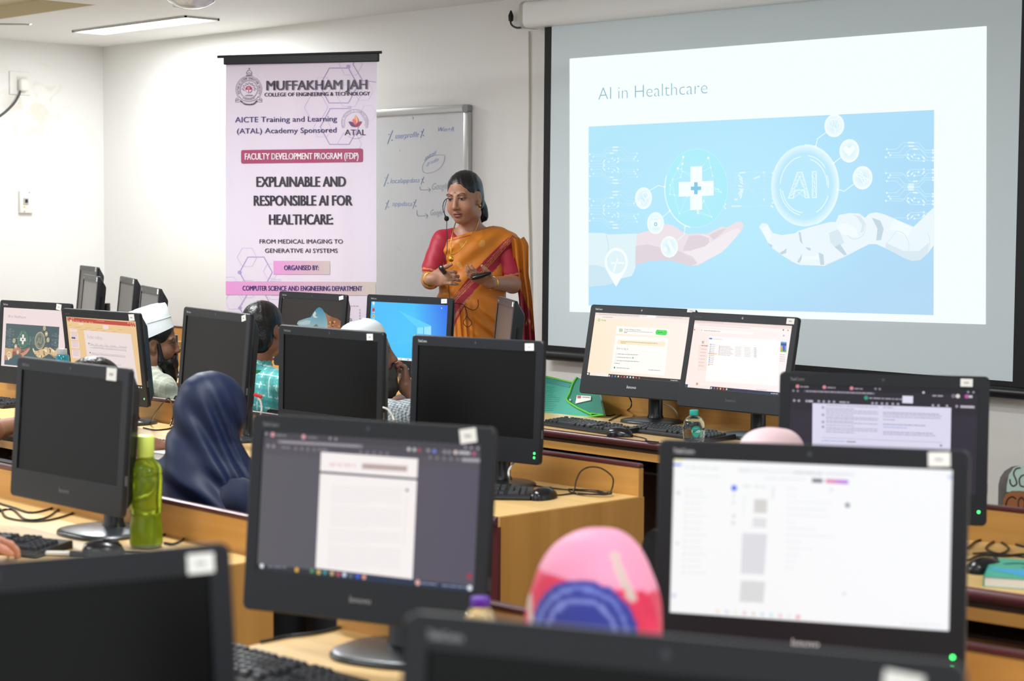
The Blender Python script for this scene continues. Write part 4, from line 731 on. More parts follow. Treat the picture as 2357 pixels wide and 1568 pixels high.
computer('M17', (-6.560, 3.933, 1.048), 4.5, -6.5, 0, 'computer with a red-topped presentation titled Further readings', s_readings, 1, (0.185, 0.149, 0.036, 0.026, 3))
computer('M18', (-4.312, 2.478, 1.047), 2.6, 4.2, -0.1, 'large switched-off computer on the left behind the green bottle', None, 0, (0.158, 0.148, 0.044, 0.032, 0))
# ------------------------------------------------------------------ projection screen on the front wall
YS = 7.40
def on_s(px, py, off=0.0): return on_y(px, py, YS - off)
p0 = on_s(1800, 900); e = empty('projection_screen', (p0[0], YS, p0[2])); tag(e, 'large pull-down projection screen with black borders showing the AI in Healthcare slide', 'screen')
def rel(q, o): return tuple(np.array(q) - np.array(o.location))
o_in = [(1270, 58), (2354, -62), (2330.5, 878.7), (1261.5, 794.5)]; o_out = [(1253.5, 58), (2383, -65), (2356.5, 895), (1246.5, 806)]
def sheet(corners, y0, y1):
    m = MB(); f = [on_s(x, y) for x, y in corners]; m.add([rel((p[0], y0, p[2]), e) for p in f] + [rel((p[0], y1, p[2]), e) for p in f], [(0, 1, 2, 3), (4, 7, 6, 5), (0, 4, 5, 1), (1, 5, 6, 2), (2, 6, 7, 3), (3, 7, 4, 0)]); return m
sheet(o_out, YS + 0.0012, YS + 0.003).build('black_border', mat('screen_border', '#101215', 0.6), e)
sheet(o_in, YS, YS + 0.0012).build('screen_fabric', mat('screen_fabric', '#dae7ec', 0.7, bump=0.02, bscale=30), e)  # bluish spill light of the projector is tinted into the fabric colour
sx = lambda x, y: sl2px(x, y)
def fn_s(x, y, l): return rel(on_s(*sl2px(min(AS, max(0, x)), min(1, max(0, y))), 0.001 + l * 0.0006), e)
cv = Canvas(fn_s); draw_slide(cv, LIGHT, lambda x, y: (x, y)); cv.build('projected_slide', mat_attr('projected_picture', emit=True, rough=0.7, spec=0.1, strength=1.0), e)
# small dark scribbles left on the fabric
b0, b1 = on_s(1247, 816), on_s(2366, 908)
MB().tube([rel((b0[0] - 0.02, YS, b0[2]), e), rel((b1[0] + 0.03, YS, b1[2]), e)], 0.03, 14).build('weight_bar', mat('black_bar', '#16171a', 0.35), e, 40)
c0 = on_s(1223, 66); c1 = on_s(2420, -58)
m = MB(); prof = [(y - 0.075, z) for y, z in rrect(0.15, 0.15, 0.035)]
m.rings([[rel((x, YS - 0.005 + y, c0[2] + z), e) for y, z in prof] for x in (c0[0], c1[0] + 0.2)]); m.build('roller_case', mat('case_enamel', '#f1f2f1', 0.3), e, 40)
m = MB(); m.rings([[rel((x, YS - 0.005 + y * k, c0[2] + 0.075 + (z - 0.075) * k), e) for y, z in prof] for x, k in ((c0[0] - 0.03, 0.85), (c0[0] - 0.02, 1.0), (c0[0] + 0.004, 1.03), (c0[0] + 0.01, 1.01))]); m.build('case_end_cap', M_GREYPL, e, 40)
q0 = on_y(1176, 36, 7.46); w = empty('hanging_cord', (q0[0], 7.46, q0[2])); tag(w, 'short black-tipped cord looped beside the screen case', 'cord')
MB().lathe([(0.004, -0.035), (0.014, -0.03), (0.016, 0.0), (0.008, 0.02), (0.004, 0.03)], 14).build('cord_tip', M_BLACKMETAL, w, 50)
MB().tube(spline([np.array(on_y(x, y, 7.46)) - np.array(w.location) for x, y in ((1175, 42), (1176, 54), (1182, 61), (1192, 64), (1204, 62))]), 0.006, 8).build('cord_wire', mat('cable_dark', '#3a3b3d', 0.5), w, 60)
pts = [on_y(x, y, 7.485) for x, y in ((1218, 72), (1219, 250), (1217, 420), (1220, 560), (1222, 700), (1221, 860), (1222, 1000))]
o = MB().tube(spline([p - pts[0] for p in pts]), 0.006, 8).build('wall_cable', mat('cable_cream', '#c2bbad', 0.5), None, 60); o.location = pts[0]; tag(o, 'thin pale cable running down the wall left of the projection screen', 'cable')

# ------------------------------------------------------------------ whiteboard on the front wall
YW = 7.475
a = on_y(1081, 240, YW); zt = a[2]; xr = a[0]; xl = on_y(640, 300, YW)[0]; zb = 0.98
e = empty('whiteboard', ((xl + xr) / 2, YW, zb)); tag(e, 'whiteboard with blue handwriting between the pink banner and the lecturer', 'whiteboard')
hw = (xr - xl) / 2; hh = zt - zb; fw = 0.045
MB().box(-hw + 0.01, 0.0, 0.01, hw - 0.01, 0.02, hh - 0.01).build('board_surface', mat('whiteboard_enamel', '#e3e7ea', 0.16, spec=0.6, var=0.03, vscale=5), e)
fr = MB(); fr.box(-hw, -0.012, hh - fw, hw - fw, 0.022, hh, 0.006); fr.box(hw - fw, -0.012, fw, hw, 0.022, hh - fw, 0.006); fr.box(-hw, -0.012, fw, -hw + fw, 0.022, hh - fw, 0.006); fr.box(-hw + fw, -0.012, 0, hw - fw, 0.022, fw, 0.006); fr.build('board_frame', M_ALU, e, 40)
for sx_, sz_ in ((1, 1), (-1, 1), (1, 0), (-1, 0)):
    c = MB(); c.rings([[(sx_ * hw - (0.05 if sx_ > 0 else 0) + x, yy, (hh - 0.05 if sz_ else 0) + z) for x, z in rrect(0.05, 0.05, 0.018)][::-1] for yy in (-0.016, 0.022)]); c.build('corner_cap', mat('corner_plastic', '#8f9294', 0.4), e, 40)
ZW = zm(3.92, 850, 220)
def fn_w(x, y, l):
    p = on_y(*ZW(x, y), YW); return rel((p[0], YW - 0.0008 - l * 0.0003, p[2]), e)
cv = Canvas(fn_w); INK, INK2, INK3 = '#4a7ad2', '#86a6da', '#a0aebc'
M_INK = mat_attr('marker_ink', rough=0.4)
def flush():
    global cv
    if cv.v: cv.build('handwriting', M_INK, e)
    cv = Canvas(fn_w)
def pen(pts, w=4.5, c=INK, l=1, sm=5): cv.line(spline(pts, sm) if len(pts) > 2 else pts, w, c, l)
def pct(x, y, s, c):
    pen([(x - 22 * s, y + 60 * s), (x, y), (x + 24 * s, y - 62 * s)], 5, c); cv.disc(x - 8 * s, y - 25 * s, 5, 5, c, 1, 8); cv.disc(x + 18 * s, y + 28 * s, 6, 6, c, 1, 8)
def hand(t, x, y, h, w, c, tilt=-0.05): cv.text(t, x, y, h, c, 1, -.012, shear=.22, dirx=(1, tilt), width=w)
pct(188, 376, 1, INK); hand('userprofile', 234, 390, 52, 210, INK, -.08); pct(478, 342, .65, INK); flush()
hand('Win+R', 612, 326, 42, 152, INK, -.02); flush()
hand('.android', 494, 588, 40, 104, INK, -.55); hand('.gradle', 512, 632, 36, 112, INK2, -.36)
pen([(683, 538), (600, 538), (520, 575), (482, 640), (490, 690), (540, 700), (620, 670), (670, 610), (683, 545)], 3, '#8c9aa8'); flush()
pct(152, 765, .9, INK2); hand('localappdata', 190, 792, 46, 262, '#7497d8', -.03); pct(480, 768, .55, INK2); flush()
pen([(458, 822), (460, 845), (475, 852), (548, 848)], 4, INK3); pen([(530, 832), (550, 848), (538, 866)], 4, INK3); hand('Google', 562, 850, 62, 146, INK3, -.05); flush()
pct(160, 988, .7, INK2); hand('appdata', 206, 996, 44, 180, INK2, 0); pct(408, 980, .65, INK2); flush()
pen([(430, 1036), (432, 1075), (450, 1087), (525, 1082)], 4, INK3); pen([(505, 1065), (527, 1082), (515, 1108)], 4, INK3); hand('Google', 548, 1082, 58, 112, INK3, -.02); flush()
pen([(392, 215), (398, 200), (388, 192)], 3, '#9aa4b0'); cv.disc(277, 497, 4, 4, '#6f7fa0', 1, 8); pen([(255, 1365), (268, 1385), (285, 1392)], 3, '#c3c8cc')
flush()

# ------------------------------------------------------------------ banner
BY = R(28.8); bn = np.array([math.sin(BY), -math.cos(BY), 0]); bu = np.array([math.cos(BY), math.sin(BY), 0]); bc = at_depth(692, 430, 10.4)
e = empty('banner_stand', (bc[0], bc[1], 0), BY); tag(e, 'tall pink event banner hanging from a black rod left of the whiteboard', 'banner')
def bpt(px, py):
    d = ray(px, py); k = ((bc - CAM) @ bn) / (d @ bn); q = CAM + d * k; return (q - np.array([bc[0], bc[1], 0])) @ bu, q[2]
def bw(x, z): return (0.004 * math.sin(x * 17 + z * 0.8) + 0.0018 * math.sin(x * 37 + 2) + 0.006 * math.sin(z * 2.1)) * min(1, max(0, (2.42 - z) * 3))
def fn_b(px, py, l):
    x, z = bpt(min(866.5, max(520, px)) if l else px, py); return (x, bw(x, z) - l * 0.0011, z)
cv = Canvas(fn_b, 3.5); T = lambda *c: tuple(v / 255 for v in c)
cv.grid([(520, 136), (868, 122.5), (864, 1010), (520, 1018)], lambda u, v: T(221 + 4 * math.sin(u * 3), 211 + 4 * v, 228), 0, 40, 60)
cv.grid([(520, 131), (868, 119), (868, 142), (521, 153)], lambda u, v: T(203, 186, 212), 1, 30, 1)
ZB, ZC2 = zm(4.9, 490, 100), zm(3.92, 490, 380)
def hexa(Z, cx, cy, r, w, c, a0=0, skip=(), l=1):
    q = [Z(cx + r * math.cos(R(60 * k + a0)), cy + r * 1.06 * math.sin(R(60 * k + a0))) for k in range(6)]
    for k in range(6):
        if k not in skip: cv.line([q[k], q[(k + 1) % 6]], w, c, l)
HX, HX2 = '#b09bcd', '#c5b4d8'
hexa(ZB, 1422, 475, 215, 2.2, HX); cv.disc(*ZB(1528, 262), 4.6, 4.6, HX, 2, 16); hexa(ZB, 1432, 942, 215, 2.2, HX, 0, (4, 5)); cv.disc(*ZB(1540, 722), 4, 4, HX2, 2, 14); cv.line([ZB(1320, 737), ZB(1540, 734)], 2.2, HX, 1)
hexa(ZB, 1555, 235, 132, 1, HX2); hexa(ZB, 1168, 720, 134, 1, HX2); hexa(ZB, 1535, 590, 132, .8, HX2); hexa(ZB, 1545, 1135, 134, 1, HX2, 0, (1, 2)); cv.line([ZB(1640, 112), ZB(1580, 235), ZB(1690, 420), ZB(1838, 436)], 2, HX, 1); hexa(ZB, 1700, 540, 110, .7, HX2); hexa(ZB, 1755, 785, 92, .7, '#cfc0df'); hexa(ZB, 1240, 480, 105, .7, HX2); hexa(ZB, 1240, 960, 105, .7, HX2)
hexa(ZC2, 386, 968, 150, 2.2, HX); cv.disc(*ZC2(238, 969), 4.4, 4.4, HX, 2, 14); hexa(ZC2, 306, 833, 90, 1, HX2); hexa(ZC2, 525, 958, 70, .7, HX2); hexa(ZC2, 386, 1290, 150, 2.2, HX); hexa(ZC2, 155, 1075, 70, .8, HX2); hexa(ZC2, 570, 1105, 80, .8, HX2); cv.disc(*ZC2(240, 1290), 4, 4, HX, 2, 12); hexa(ZC2, 185, 1230, 75, .8, HX2); hexa(ZC2, 310, 1120, 85, .8, HX2); hexa(ZC2, 560, 1130, 90, .8, HX2)
def btext(Z, t, x, y, x1, h, col, bold=0.0, lay=4, slope=0.0, sc=4.9):
    a, b = Z(x, y), Z(x1, y + (x1 - x) * slope); d = math.hypot(b[0] - a[0], b[1] - a[1])
    cv.text(t, a[0], a[1], h / sc, col, lay, bold, dirx=((b[0] - a[0]) / d, (b[1] - a[1]) / d), width=d)
DK, PU = '#38323f', '#42327a'
btext(ZB, 'MUFFAKHAM JAH', 612, 528, 1742, 112, '#453d4d', .045, slope=-.012); btext(ZB, 'MUFFAKHAM JAH', 618, 532, 1748, 112, '#a398ab', .045, 3, -.012)
btext(ZB, 'COLLEGE OF ENGINEERING & TECHNOLOGY', 590, 600, 1775, 44, '#3b3344', .045, slope=-.012)
btext(ZB, 'AICTE Training and Learning', 255, 892, 1408, 64, PU, .012, slope=-.011); btext(ZB, '(ATAL) Academy Sponsored', 277, 1018, 1404, 62, PU, .012, slope=-.011)
# round society emblem
c = ZB(410, 520); IN = '#55475f'
for r, w in ((150, .8), (138, .6), (104, .7), (96, .6)): cv.ring(*c, r / 4.9, r * 1.02 / 4.9, w * .75, IN, 3, 50, 140 if r > 120 else 0, 400 if r > 120 else 360)
cv.arc_text('SULTAN-UL-ULOOM EDUCATION SOCIETY', c[0], c[1], 22.6, 23.4, -90, 224, 4.4, IN, 3, .02, .72)
rn = random.Random(8)
for k in range(15):
    a = R(170 + 200 * k / 14); rr = 12.5 + 2.2 * (k % 2); x, y = c[0] + rr * math.cos(a), c[1] + rr * math.sin(a); cv.line(spline([(x - 2, y + rn.uniform(-1, 1)), (x, y - 1.6), (x + 1.2, y + 1), (x + 2.4, y - .6)], 3), .6, IN, 3)
for k in range(5): x = c[0] - 7 + k * 3.4; y = c[1] + 13.5; cv.line(spline([(x - 2, y), (x, y + 2), (x + 1.5, y - 1.5), (x + 2.5, y + 1)], 3), .6, IN, 3)
cv.disc(c[0], c[1] - .5, 7.2, 7.6, '#e6d9e6', 3, 24); cv.disc(c[0], c[1] - .5, 7.2, 7.6, '#c33a55', 4, 24); cv.poly([(c[0] - 7, c[1] + .8), (c[0] + 7, c[1] + .8), (c[0] + 5, c[1] + 6), (c[0], c[1] + 7.4), (c[0] - 5, c[1] + 6)], '#e3d5e2', 5)
cv.line([(c[0], c[1] - 3), (c[0], c[1] + 6)], 1.6, '#b43a55', 6); cv.ring(c[0], c[1] - 3.4, 2.4, 2.6, .9, '#ecdde8', 6, 16); cv.ring(*c, 7.4, 7.8, .6, IN, 6, 30)
cv.line([ZB(*p) for p in spline([(300, 600), (340, 640), (410, 655), (480, 640), (520, 600)], 4)], .8, IN, 4); cv.line([ZB(*p) for p in spline([(318, 650), (360, 682), (410, 690), (465, 682), (503, 650)], 4)], 3.4, IN, 4)
cv.arc_text('HYDERABAD', c[0], c[1], 25.2, 25.5, 90, -66, 3.6, IN, 5, .01, .8); cv.arc_text('CHARITY TO ENLIGHTEN', c[0], c[1] + 1, 33.5, 34, 90, -56, 2.4, '#e8dcec', 6, .03, .7)
for s in (-1, 1): cv.line([ZB(410 + s * q, y) for q, y in ((95, 636), (150, 640), (150, 662), (98, 660))], .8, IN, 4); cv.ring(*ZB(410 + s * 135, 630), 3, 3, .7, IN, 4, 14); cv.line([ZB(410 + s * q, y) for q, y in ((108, 600), (92, 620))], .7, IN, 4)
cv.line([ZB(*p) for p in ((385, 352), (440, 352), (444, 328), (425, 305), (412, 300), (398, 306), (382, 328), (385, 352))], .8, IN, 4); cv.line([ZB(*p) for p in ((384, 330), (396, 340), (412, 328), (430, 340), (442, 330))], .7, IN, 4); cv.line([ZB(378, 362), ZB(446, 362)], 1.1, IN, 4)
for x, y in ((412, 275), (412, 292), (402, 284), (422, 284)): cv.line([ZB(x, y), ZB(412, 290)], .9, IN, 4)
# small flame emblem
c = ZB(1607, 892); c = (c[0], c[1])
for r in (150, 118): cv.ring(*c, r / 4.9, r / 4.9, .6, '#8b78a0', 3, 50, 160, 380)
cv.arc_text('AICTE TRAINING & LEARNING ACADEMY', c[0], c[1], 25.8, 25.8, -90, 208, 3.2, '#7b6b90', 3, 0, .72)
for s in (-1, 1): cv.ring(*ZB(1607 + s * 130, 944), 2.6, 2, .6, '#8b78a0', 3, 14)
cv.poly([ZB(*p) for p in spline([(1610, 808), (1640, 850), (1642, 890), (1610, 920), (1582, 900), (1574, 865), (1600, 840), (1610, 808)], 5)[:-1]], '#eb9c78', 4); cv.poly([ZB(*p) for p in spline([(1588, 850), (1620, 870), (1640, 862), (1640, 900), (1610, 920), (1584, 900), (1588, 850)], 4)[:-1]], '#dd6f72', 5); cv.poly([ZB(*p) for p in spline([(1612, 812), (1638, 850), (1636, 890), (1622, 900), (1624, 860), (1612, 812)], 4)[:-1]], '#f3b98a', 6)
cv.poly([ZB(*p) for p in spline([(1534, 884), (1570, 884), (1607, 912), (1607, 942), (1565, 932), (1534, 884)], 4)[:-1]], '#6b3a6e', 5); cv.poly([ZB(*p) for p in spline([(1685, 880), (1645, 884), (1607, 912), (1607, 942), (1655, 928), (1685, 880)], 4)[:-1]], '#a23d63', 5)
btext(ZB, 'ATAL', 1494, 1036, 1728, 68, '#54415a', .012); cv.line([ZB(*p) for p in spline([(1530, 1046), (1570, 1068), (1610, 1074), (1650, 1068), (1690, 1046)], 4)], .6, '#8b78a0', 3)
# red pill
a, b = ZB(320, 1203), ZB(1694, 1186); h = 153 / 4.9
pts = [(a[0] + x, a[1] + y - (x / (b[0] - a[0])) * (a[1] - b[1])) for x, y in rrect(b[0] - a[0], h, 4.2)]
cv.grid([(a[0] + 4.2, a[1]), (b[0] - 4.2, b[1]), (b[0] - 4.2, b[1] + h), (a[0] + 4.2, a[1] + h)], '#a8446a', 3, 40, 1)
for s_, c_ in ((1, a), (-1, b)): cv.grid([(c_[0], c_[1] + 4.2), (c_[0] + s_ * 4.3, c_[1] + 4.2), (c_[0] + s_ * 4.3, c_[1] + h - 4.2), (c_[0], c_[1] + h - 4.2)], '#a8446a', 3, 1, 1); cv.disc(c_[0] + s_ * 4.2, c_[1] + 4.2, 4.2, 4.2, '#a8446a', 3, 16); cv.disc(c_[0] + s_ * 4.2, c_[1] + h - 4.2, 4.2, 4.2, '#a8446a', 3, 16)
btext(ZB, 'FACULTY DEVELOPMENT PROGRAM (FDP)', 366, 1312, 1645, 76, '#f1e6ee', .045, 5, -.006)
for t, x, y, x1 in (('EXPLAINABLE AND', 402, 197, 1202), ('RESPONSIBLE AI FOR', 376, 367, 1258), ('HEALTHCARE:', 514, 537, 1086)): btext(ZC2, t, x, y, x1, 97, DK, .05, 4, -.003, 3.92)
btext(ZC2, 'FROM MEDICAL IMAGING TO', 424, 708, 1177, 40, '#3c3540', .014, 4, .0, 3.92); btext(ZC2, 'GENERATIVE AI SYSTEMS', 473, 791, 1130, 40, '#3c3540', .014, 4, .001, 3.92)
mg = lambda u: T(225 - 22 * u, 150 + 40 * u, 209 - 25 * u)
q = [ZC2(*p) for p in ((549, 865), (1057, 866), (1057, 988), (549, 988))]; cv.grid(q, lambda u, v: mg(u), 3, 8, 1)
btext(ZC2, 'ORGANISED BY:', 648, 948, 956, 46, PU, .04, 5, .0, 3.92)
q = [ZC2(*p) for p in ((118, 1050), (1468, 1055), (1468, 1178), (118, 1171))]; cv.grid(q, lambda u, v: mg(u * 1.05), 3, 40, 1)
btext(ZC2, 'COMPUTER SCIENCE AND ENGINEERING DEPARTMENT', 266, 1133, 1346, 46, PU, .04, 5, .003, 3.92)
for k in range(9):
    if k < 3: cv.line([ZC2(1240 + k * 26, 1272), ZC2(1255 + k * 26, 1273)], 1, '#a08c96', 3)
    cv.line([ZC2(1322, 1300 + k * 26), ZC2(1322, 1315 + k * 26)], 1, '#a08c96', 3)
cv.ring(*ZC2(1240, 1395), 3, 3, 1.1, '#3f3160', 3, 14)
m_ban = mat_attr('banner_vinyl', rough=0.38, spec=0.4); cv.build('printed_sheet', m_ban, e)
r0, r1 = bpt(502, 131), bpt(879, 120.5)
rod = MB(); rod.tube([(r0[0], -0.004, r0[1]), (r1[0], -0.004, r1[1])], 0.008, 10); rod.build('top_rod', M_BLACKMETAL, e, 50)
s0, s1 = bpt(516, 131), bpt(872, 121); MB().box(s0[0], -0.012, s1[1] - 0.03 - 0.02, s1[0], 0.012, s1[1] - 0.004, 0.004).xf(Matrix.Identity(4)).build('clamp_bar', M_BLACKMETAL, e)
MB().tube([(0.0, 0.03, 0.02), (0.0, 0.03, r1[1] - 0.01)], 0.012, 10).build('support_pole', M_BLACKMETAL, e, 50)
MB().box(-0.4, -0.08, 0.0, 0.4, 0.12, 0.06, 0.015).build('stand_foot', M_BLACKMETAL, e, 40)
# ------------------------------------------------------------------ smooth bodies: implicit shapes meshed with surface nets
class Field:
    def __init__(s, xs, ys, zs):
        s.ax = [np.asarray(a, np.float32) for a in (xs, ys, zs)]; s.F = np.full([len(a) for a in s.ax], 0.2, np.float32)
    def _win(s, lo, hi):
        sl = []
        for a, l, h in zip(s.ax, lo, hi):
            i = int(np.searchsorted(a, l)); j = int(np.searchsorted(a, h)); sl.append(slice(max(0, i - 1), min(len(a), j + 1)))
        return tuple(sl)
    def _apply(s, lo, hi, fn, k, op):
        m = 0.03 + k; sl = s._win(np.array(lo) - m, np.array(hi) + m)
        if any(q.stop - q.start < 1 for q in sl): return s
        X, Y, Z = np.meshgrid(*[a[q] for a, q in zip(s.ax, sl)], indexing='ij', sparse=True)
        d = fn(X, Y, Z).astype(np.float32); A = s.F[sl]
        if op == 'add':
            h = np.clip(0.5 + 0.5 * (A - d) / k, 0, 1); s.F[sl] = A * (1 - h) + d * h - k * h * (1 - h)
        elif op == 'sub':
            h = np.clip(0.5 - 0.5 * (A + d) / k, 0, 1); s.F[sl] = A * (1 - h) - d * h + k * h * (1 - h)
        elif op == 'and': s.F[sl] = np.maximum(A, d)
        return s
    def cap(s, a, b, ra, rb=None, k=0.02, op='add'):
        rb = ra if rb is None else rb; a, b = np.array(a, float), np.array(b, float); ba = b - a; bb = max(ba @ ba, 1e-9)
        def fn(X, Y, Z):
            px, py, pz = X - a[0], Y - a[1], Z - a[2]; t = np.clip((px * ba[0] + py * ba[1] + pz * ba[2]) / bb, 0, 1)
            return np.sqrt((px - t * ba[0]) ** 2 + (py - t * ba[1]) ** 2 + (pz - t * ba[2]) ** 2) - (ra + (rb - ra) * t)
        r = max(ra, rb); return s._apply(np.minimum(a, b) - r, np.maximum(a, b) + r, fn, k, op)
    def chain(s, pts, rs, k=0.015):
        for i in range(len(pts) - 1): s.cap(pts[i], pts[i + 1], rs[i], rs[i + 1], k)
        return s
    def ell(s, c, r, M=None, k=0.02, op='add'):
        c = np.array(c, float); r = np.array(r, float); M = np.eye(3) if M is None else np.array(M)   # rows of M = local axes
        def fn(X, Y, Z):
            p = [X - c[0], Y - c[1], Z - c[2]]; q = [p[0] * M[i][0] + p[1] * M[i][1] + p[2] * M[i][2] for i in range(3)]
            k0 = np.sqrt(sum((q[i] / r[i]) ** 2 for i in range(3))); k1 = np.sqrt(sum((q[i] / r[i] ** 2) ** 2 for i in range(3))) + 1e-6
            return k0 * (k0 - 1) / k1
        R_ = max(r); return s._apply(c - R_, c + R_, fn, k, op)
    def func(s, fn, op='and'):
        X, Y, Z = np.meshgrid(*s.ax, indexing='ij', sparse=True); d = fn(X, Y, Z)
        s.F = np.maximum(s.F, d).astype(np.float32) if op == 'and' else (s.F + d).astype(np.float32); return s
    def mesh(s):
        F = s.F; F[0], F[-1] = 0.2, 0.2; F[:, 0], F[:, -1] = 0.2, 0.2; F[:, :, 0], F[:, :, -1] = 0.2, 0.2
        S = F < 0; nx, ny, nz = F.shape
        any_ = np.zeros((nx - 1, ny - 1, nz - 1), bool); all_ = np.ones_like(any_); cs = [(i, j, k) for i in (0, 1) for j in (0, 1) for k in (0, 1)]
        for i, j, k in cs:
            q = S[i:nx - 1 + i, j:ny - 1 + j, k:nz - 1 + k]; any_ |= q; all_ &= q
        I, J, K = np.nonzero(any_ & ~all_); n = len(I)
        if n == 0: return np.zeros((0, 3)), []
        val = {c: F[I + c[0], J + c[1], K + c[2]] for c in cs}; P = np.zeros((n, 3)); C = np.zeros(n)
        for a in cs:
            for d in range(3):
                if a[d] == 1: continue
                b = tuple(1 if q == d else a[q] for q in range(3)); va, vb = val[a], val[b]; m = (va < 0) != (vb < 0)
                t = np.where(m, va / (va - vb + 1e-12), 0)
                for q in range(3): P[:, q] += np.where(m, (a[q] + (t if q == d else 0)), 0)
                C += m
        P /= C[:, None]; idx = [I, J, K]; V = np.zeros((n, 3))
        for q in range(3):
            a = s.ax[q]; V[:, q] = a[idx[q]] + P[:, q] * (a[idx[q] + 1] - a[idx[q]])
        id_ = np.full((nx - 1, ny - 1, nz - 1), -1, np.int32); id_[I, J, K] = np.arange(n); faces = []
        for d in range(3):
            e1, e2 = [(1, 2), (2, 0), (0, 1)][d]
            A = S[tuple(slice(0, -1) if q == d else slice(None) for q in range(3))]; B = S[tuple(slice(1, None) if q == d else slice(None) for q in range(3))]
            i3 = np.array(np.nonzero(A != B)); ok = (i3[e1] > 0) & (i3[e2] > 0) & (i3[e1] < F.shape[e1] - 1) & (i3[e2] < F.shape[e2] - 1); i3 = i3[:, ok]
            def g(o1, o2):
                q = i3.copy(); q[e1] -= o1; q[e2] -= o2; return id_[q[0], q[1], q[2]]
            f = np.stack([g(1, 1), g(0, 1), g(0, 0), g(1, 0)], 1); sa = S[i3[0], i3[1], i3[2]]; f[~sa] = f[~sa][:, ::-1]; faces.append(f)
        return V, np.concatenate(faces)
    def build(s, name, m, parent, colf=None, smooth=True, relax=1):
        V, Fc = s.mesh()
        for _ in range(relax):                                       # a light smoothing
            acc = np.zeros_like(V); cnt = np.zeros(len(V))
            for a, b in ((0, 1), (1, 2), (2, 3), (3, 0)):
                np.add.at(acc, Fc[:, a], V[Fc[:, b]]); np.add.at(acc, Fc[:, b], V[Fc[:, a]]); np.add.at(cnt, Fc[:, a], 1); np.add.at(cnt, Fc[:, b], 1)
            V = V * 0.5 + 0.5 * acc / np.maximum(cnt, 1)[:, None]
        me = bpy.data.meshes.new(name); me.vertices.add(len(V)); me.vertices.foreach_set('co', V.astype(np.float32).ravel())
        me.loops.add(len(Fc) * 4); me.loops.foreach_set('vertex_index', Fc.astype(np.int32).ravel()); me.polygons.add(len(Fc)); me.polygons.foreach_set('loop_start', np.arange(0, len(Fc) * 4, 4, dtype=np.int32))
        me.update(calc_edges=True); me.validate()
        cols = None
        if colf is not None: cols = np.ones((len(V), 4)); cols[:, :3] = colf(V)
        return link(name, me, m, parent, 180 if smooth else None, cols)
def span(a, b, h): return np.arange(a, b + h, h)
def C3(c): return np.array(lin(c))
def inpoly(x, y, poly):
    r = np.zeros(len(x), bool); n = len(poly)
    for i in range(n):
        x0, y0 = poly[i]; x1, y1 = poly[(i + 1) % n]
        c = (y0 > y) != (y1 > y); r ^= c & (x < (x1 - x0) * (y - y0) / (y1 - y0 + 1e-12) + x0)
    return r
def axes_of(yaw, pitch=0.0, roll=0.0):
    """rows: right (the person's left is +x when facing -y ... here x, forward, up) of a head turned by yaw about z, pitched down and rolled"""
    M = Matrix.Rotation(yaw, 3, 'Z') @ Matrix.Rotation(-pitch, 3, 'X') @ Matrix.Rotation(roll, 3, 'Y')
    return np.array([list(M.col[i]) for i in range(3)])
def head(F, c, M, s=1.0, ears=True, female=False):
    """adds a head with face to field F; local axes x = right, y = forward, z = up"""
    c = np.array(c); P = lambda x, y, z: c + s * (M[0] * x + M[1] * y + M[2] * z); e = lambda p, r, k=0.02, op='add': F.ell(P(*p), np.array(r) * s, M, k, op)
    e((0, -0.006, 0.032), (0.073, 0.093, 0.083)); e((0, 0.03, -0.036), (0.066 if female else 0.062, 0.064, 0.08), 0.03); e((0, 0.058, -0.102 if female else -0.108), (0.03, 0.026, 0.022), 0.035)
    for q in (-1, 1): e((q * 0.036, 0.056, -0.048), (0.03 if female else 0.027, 0.028, 0.032), 0.025); e((q * 0.03, 0.079, 0.018), (0.024, 0.012, 0.009), 0.015); e((q * 0.05, 0.0, -0.085), (0.018, 0.04, 0.022), 0.03)
    for q in (-1, 1): e((q * 0.031, 0.099, -0.001), (0.018, 0.013, 0.012), 0.012, 'sub')
    for q in (-1, 1): e((q * 0.031, 0.0765, -0.001), (0.0145, 0.0135, 0.0115), 0.004)
    F.cap(P(0, 0.088, 0.008), P(0, 0.109, -0.038), 0.0065 * s, 0.011 * s, 0.012 * s); F.ell(P(0, 0.107, -0.042), np.array((0.011, 0.012, 0.0095)) * s, M, 0.008)
    for q in (-1, 1): F.ell(P(q * 0.0125, 0.097, -0.045), np.array((0.008, 0.010, 0.0075)) * s, M, 0.006)
    e((0, 0.089, -0.071), (0.023, 0.011, 0.0065), 0.006); e((0, 0.088, -0.083), (0.020, 0.0105, 0.007), 0.006)
    F.cap(P(-0.017, 0.0985, -0.0765), P(0.017, 0.0985, -0.0765), 0.0022, 0.0022, 0.004, 'sub')
    if ears:
        for q in (-1, 1):
            e((q * 0.073, -0.006, -0.012), (0.010, 0.019, 0.031), 0.008); e((q * 0.083, 0.0, -0.010), (0.007, 0.010, 0.018), 0.006, 'sub'); e((q * 0.072, 0.002, -0.040), (0.008, 0.009, 0.010), 0.006)
    return P
def to_head(V, c, M, s=1.0): return (V - np.array(c)) @ np.array(M).T / s
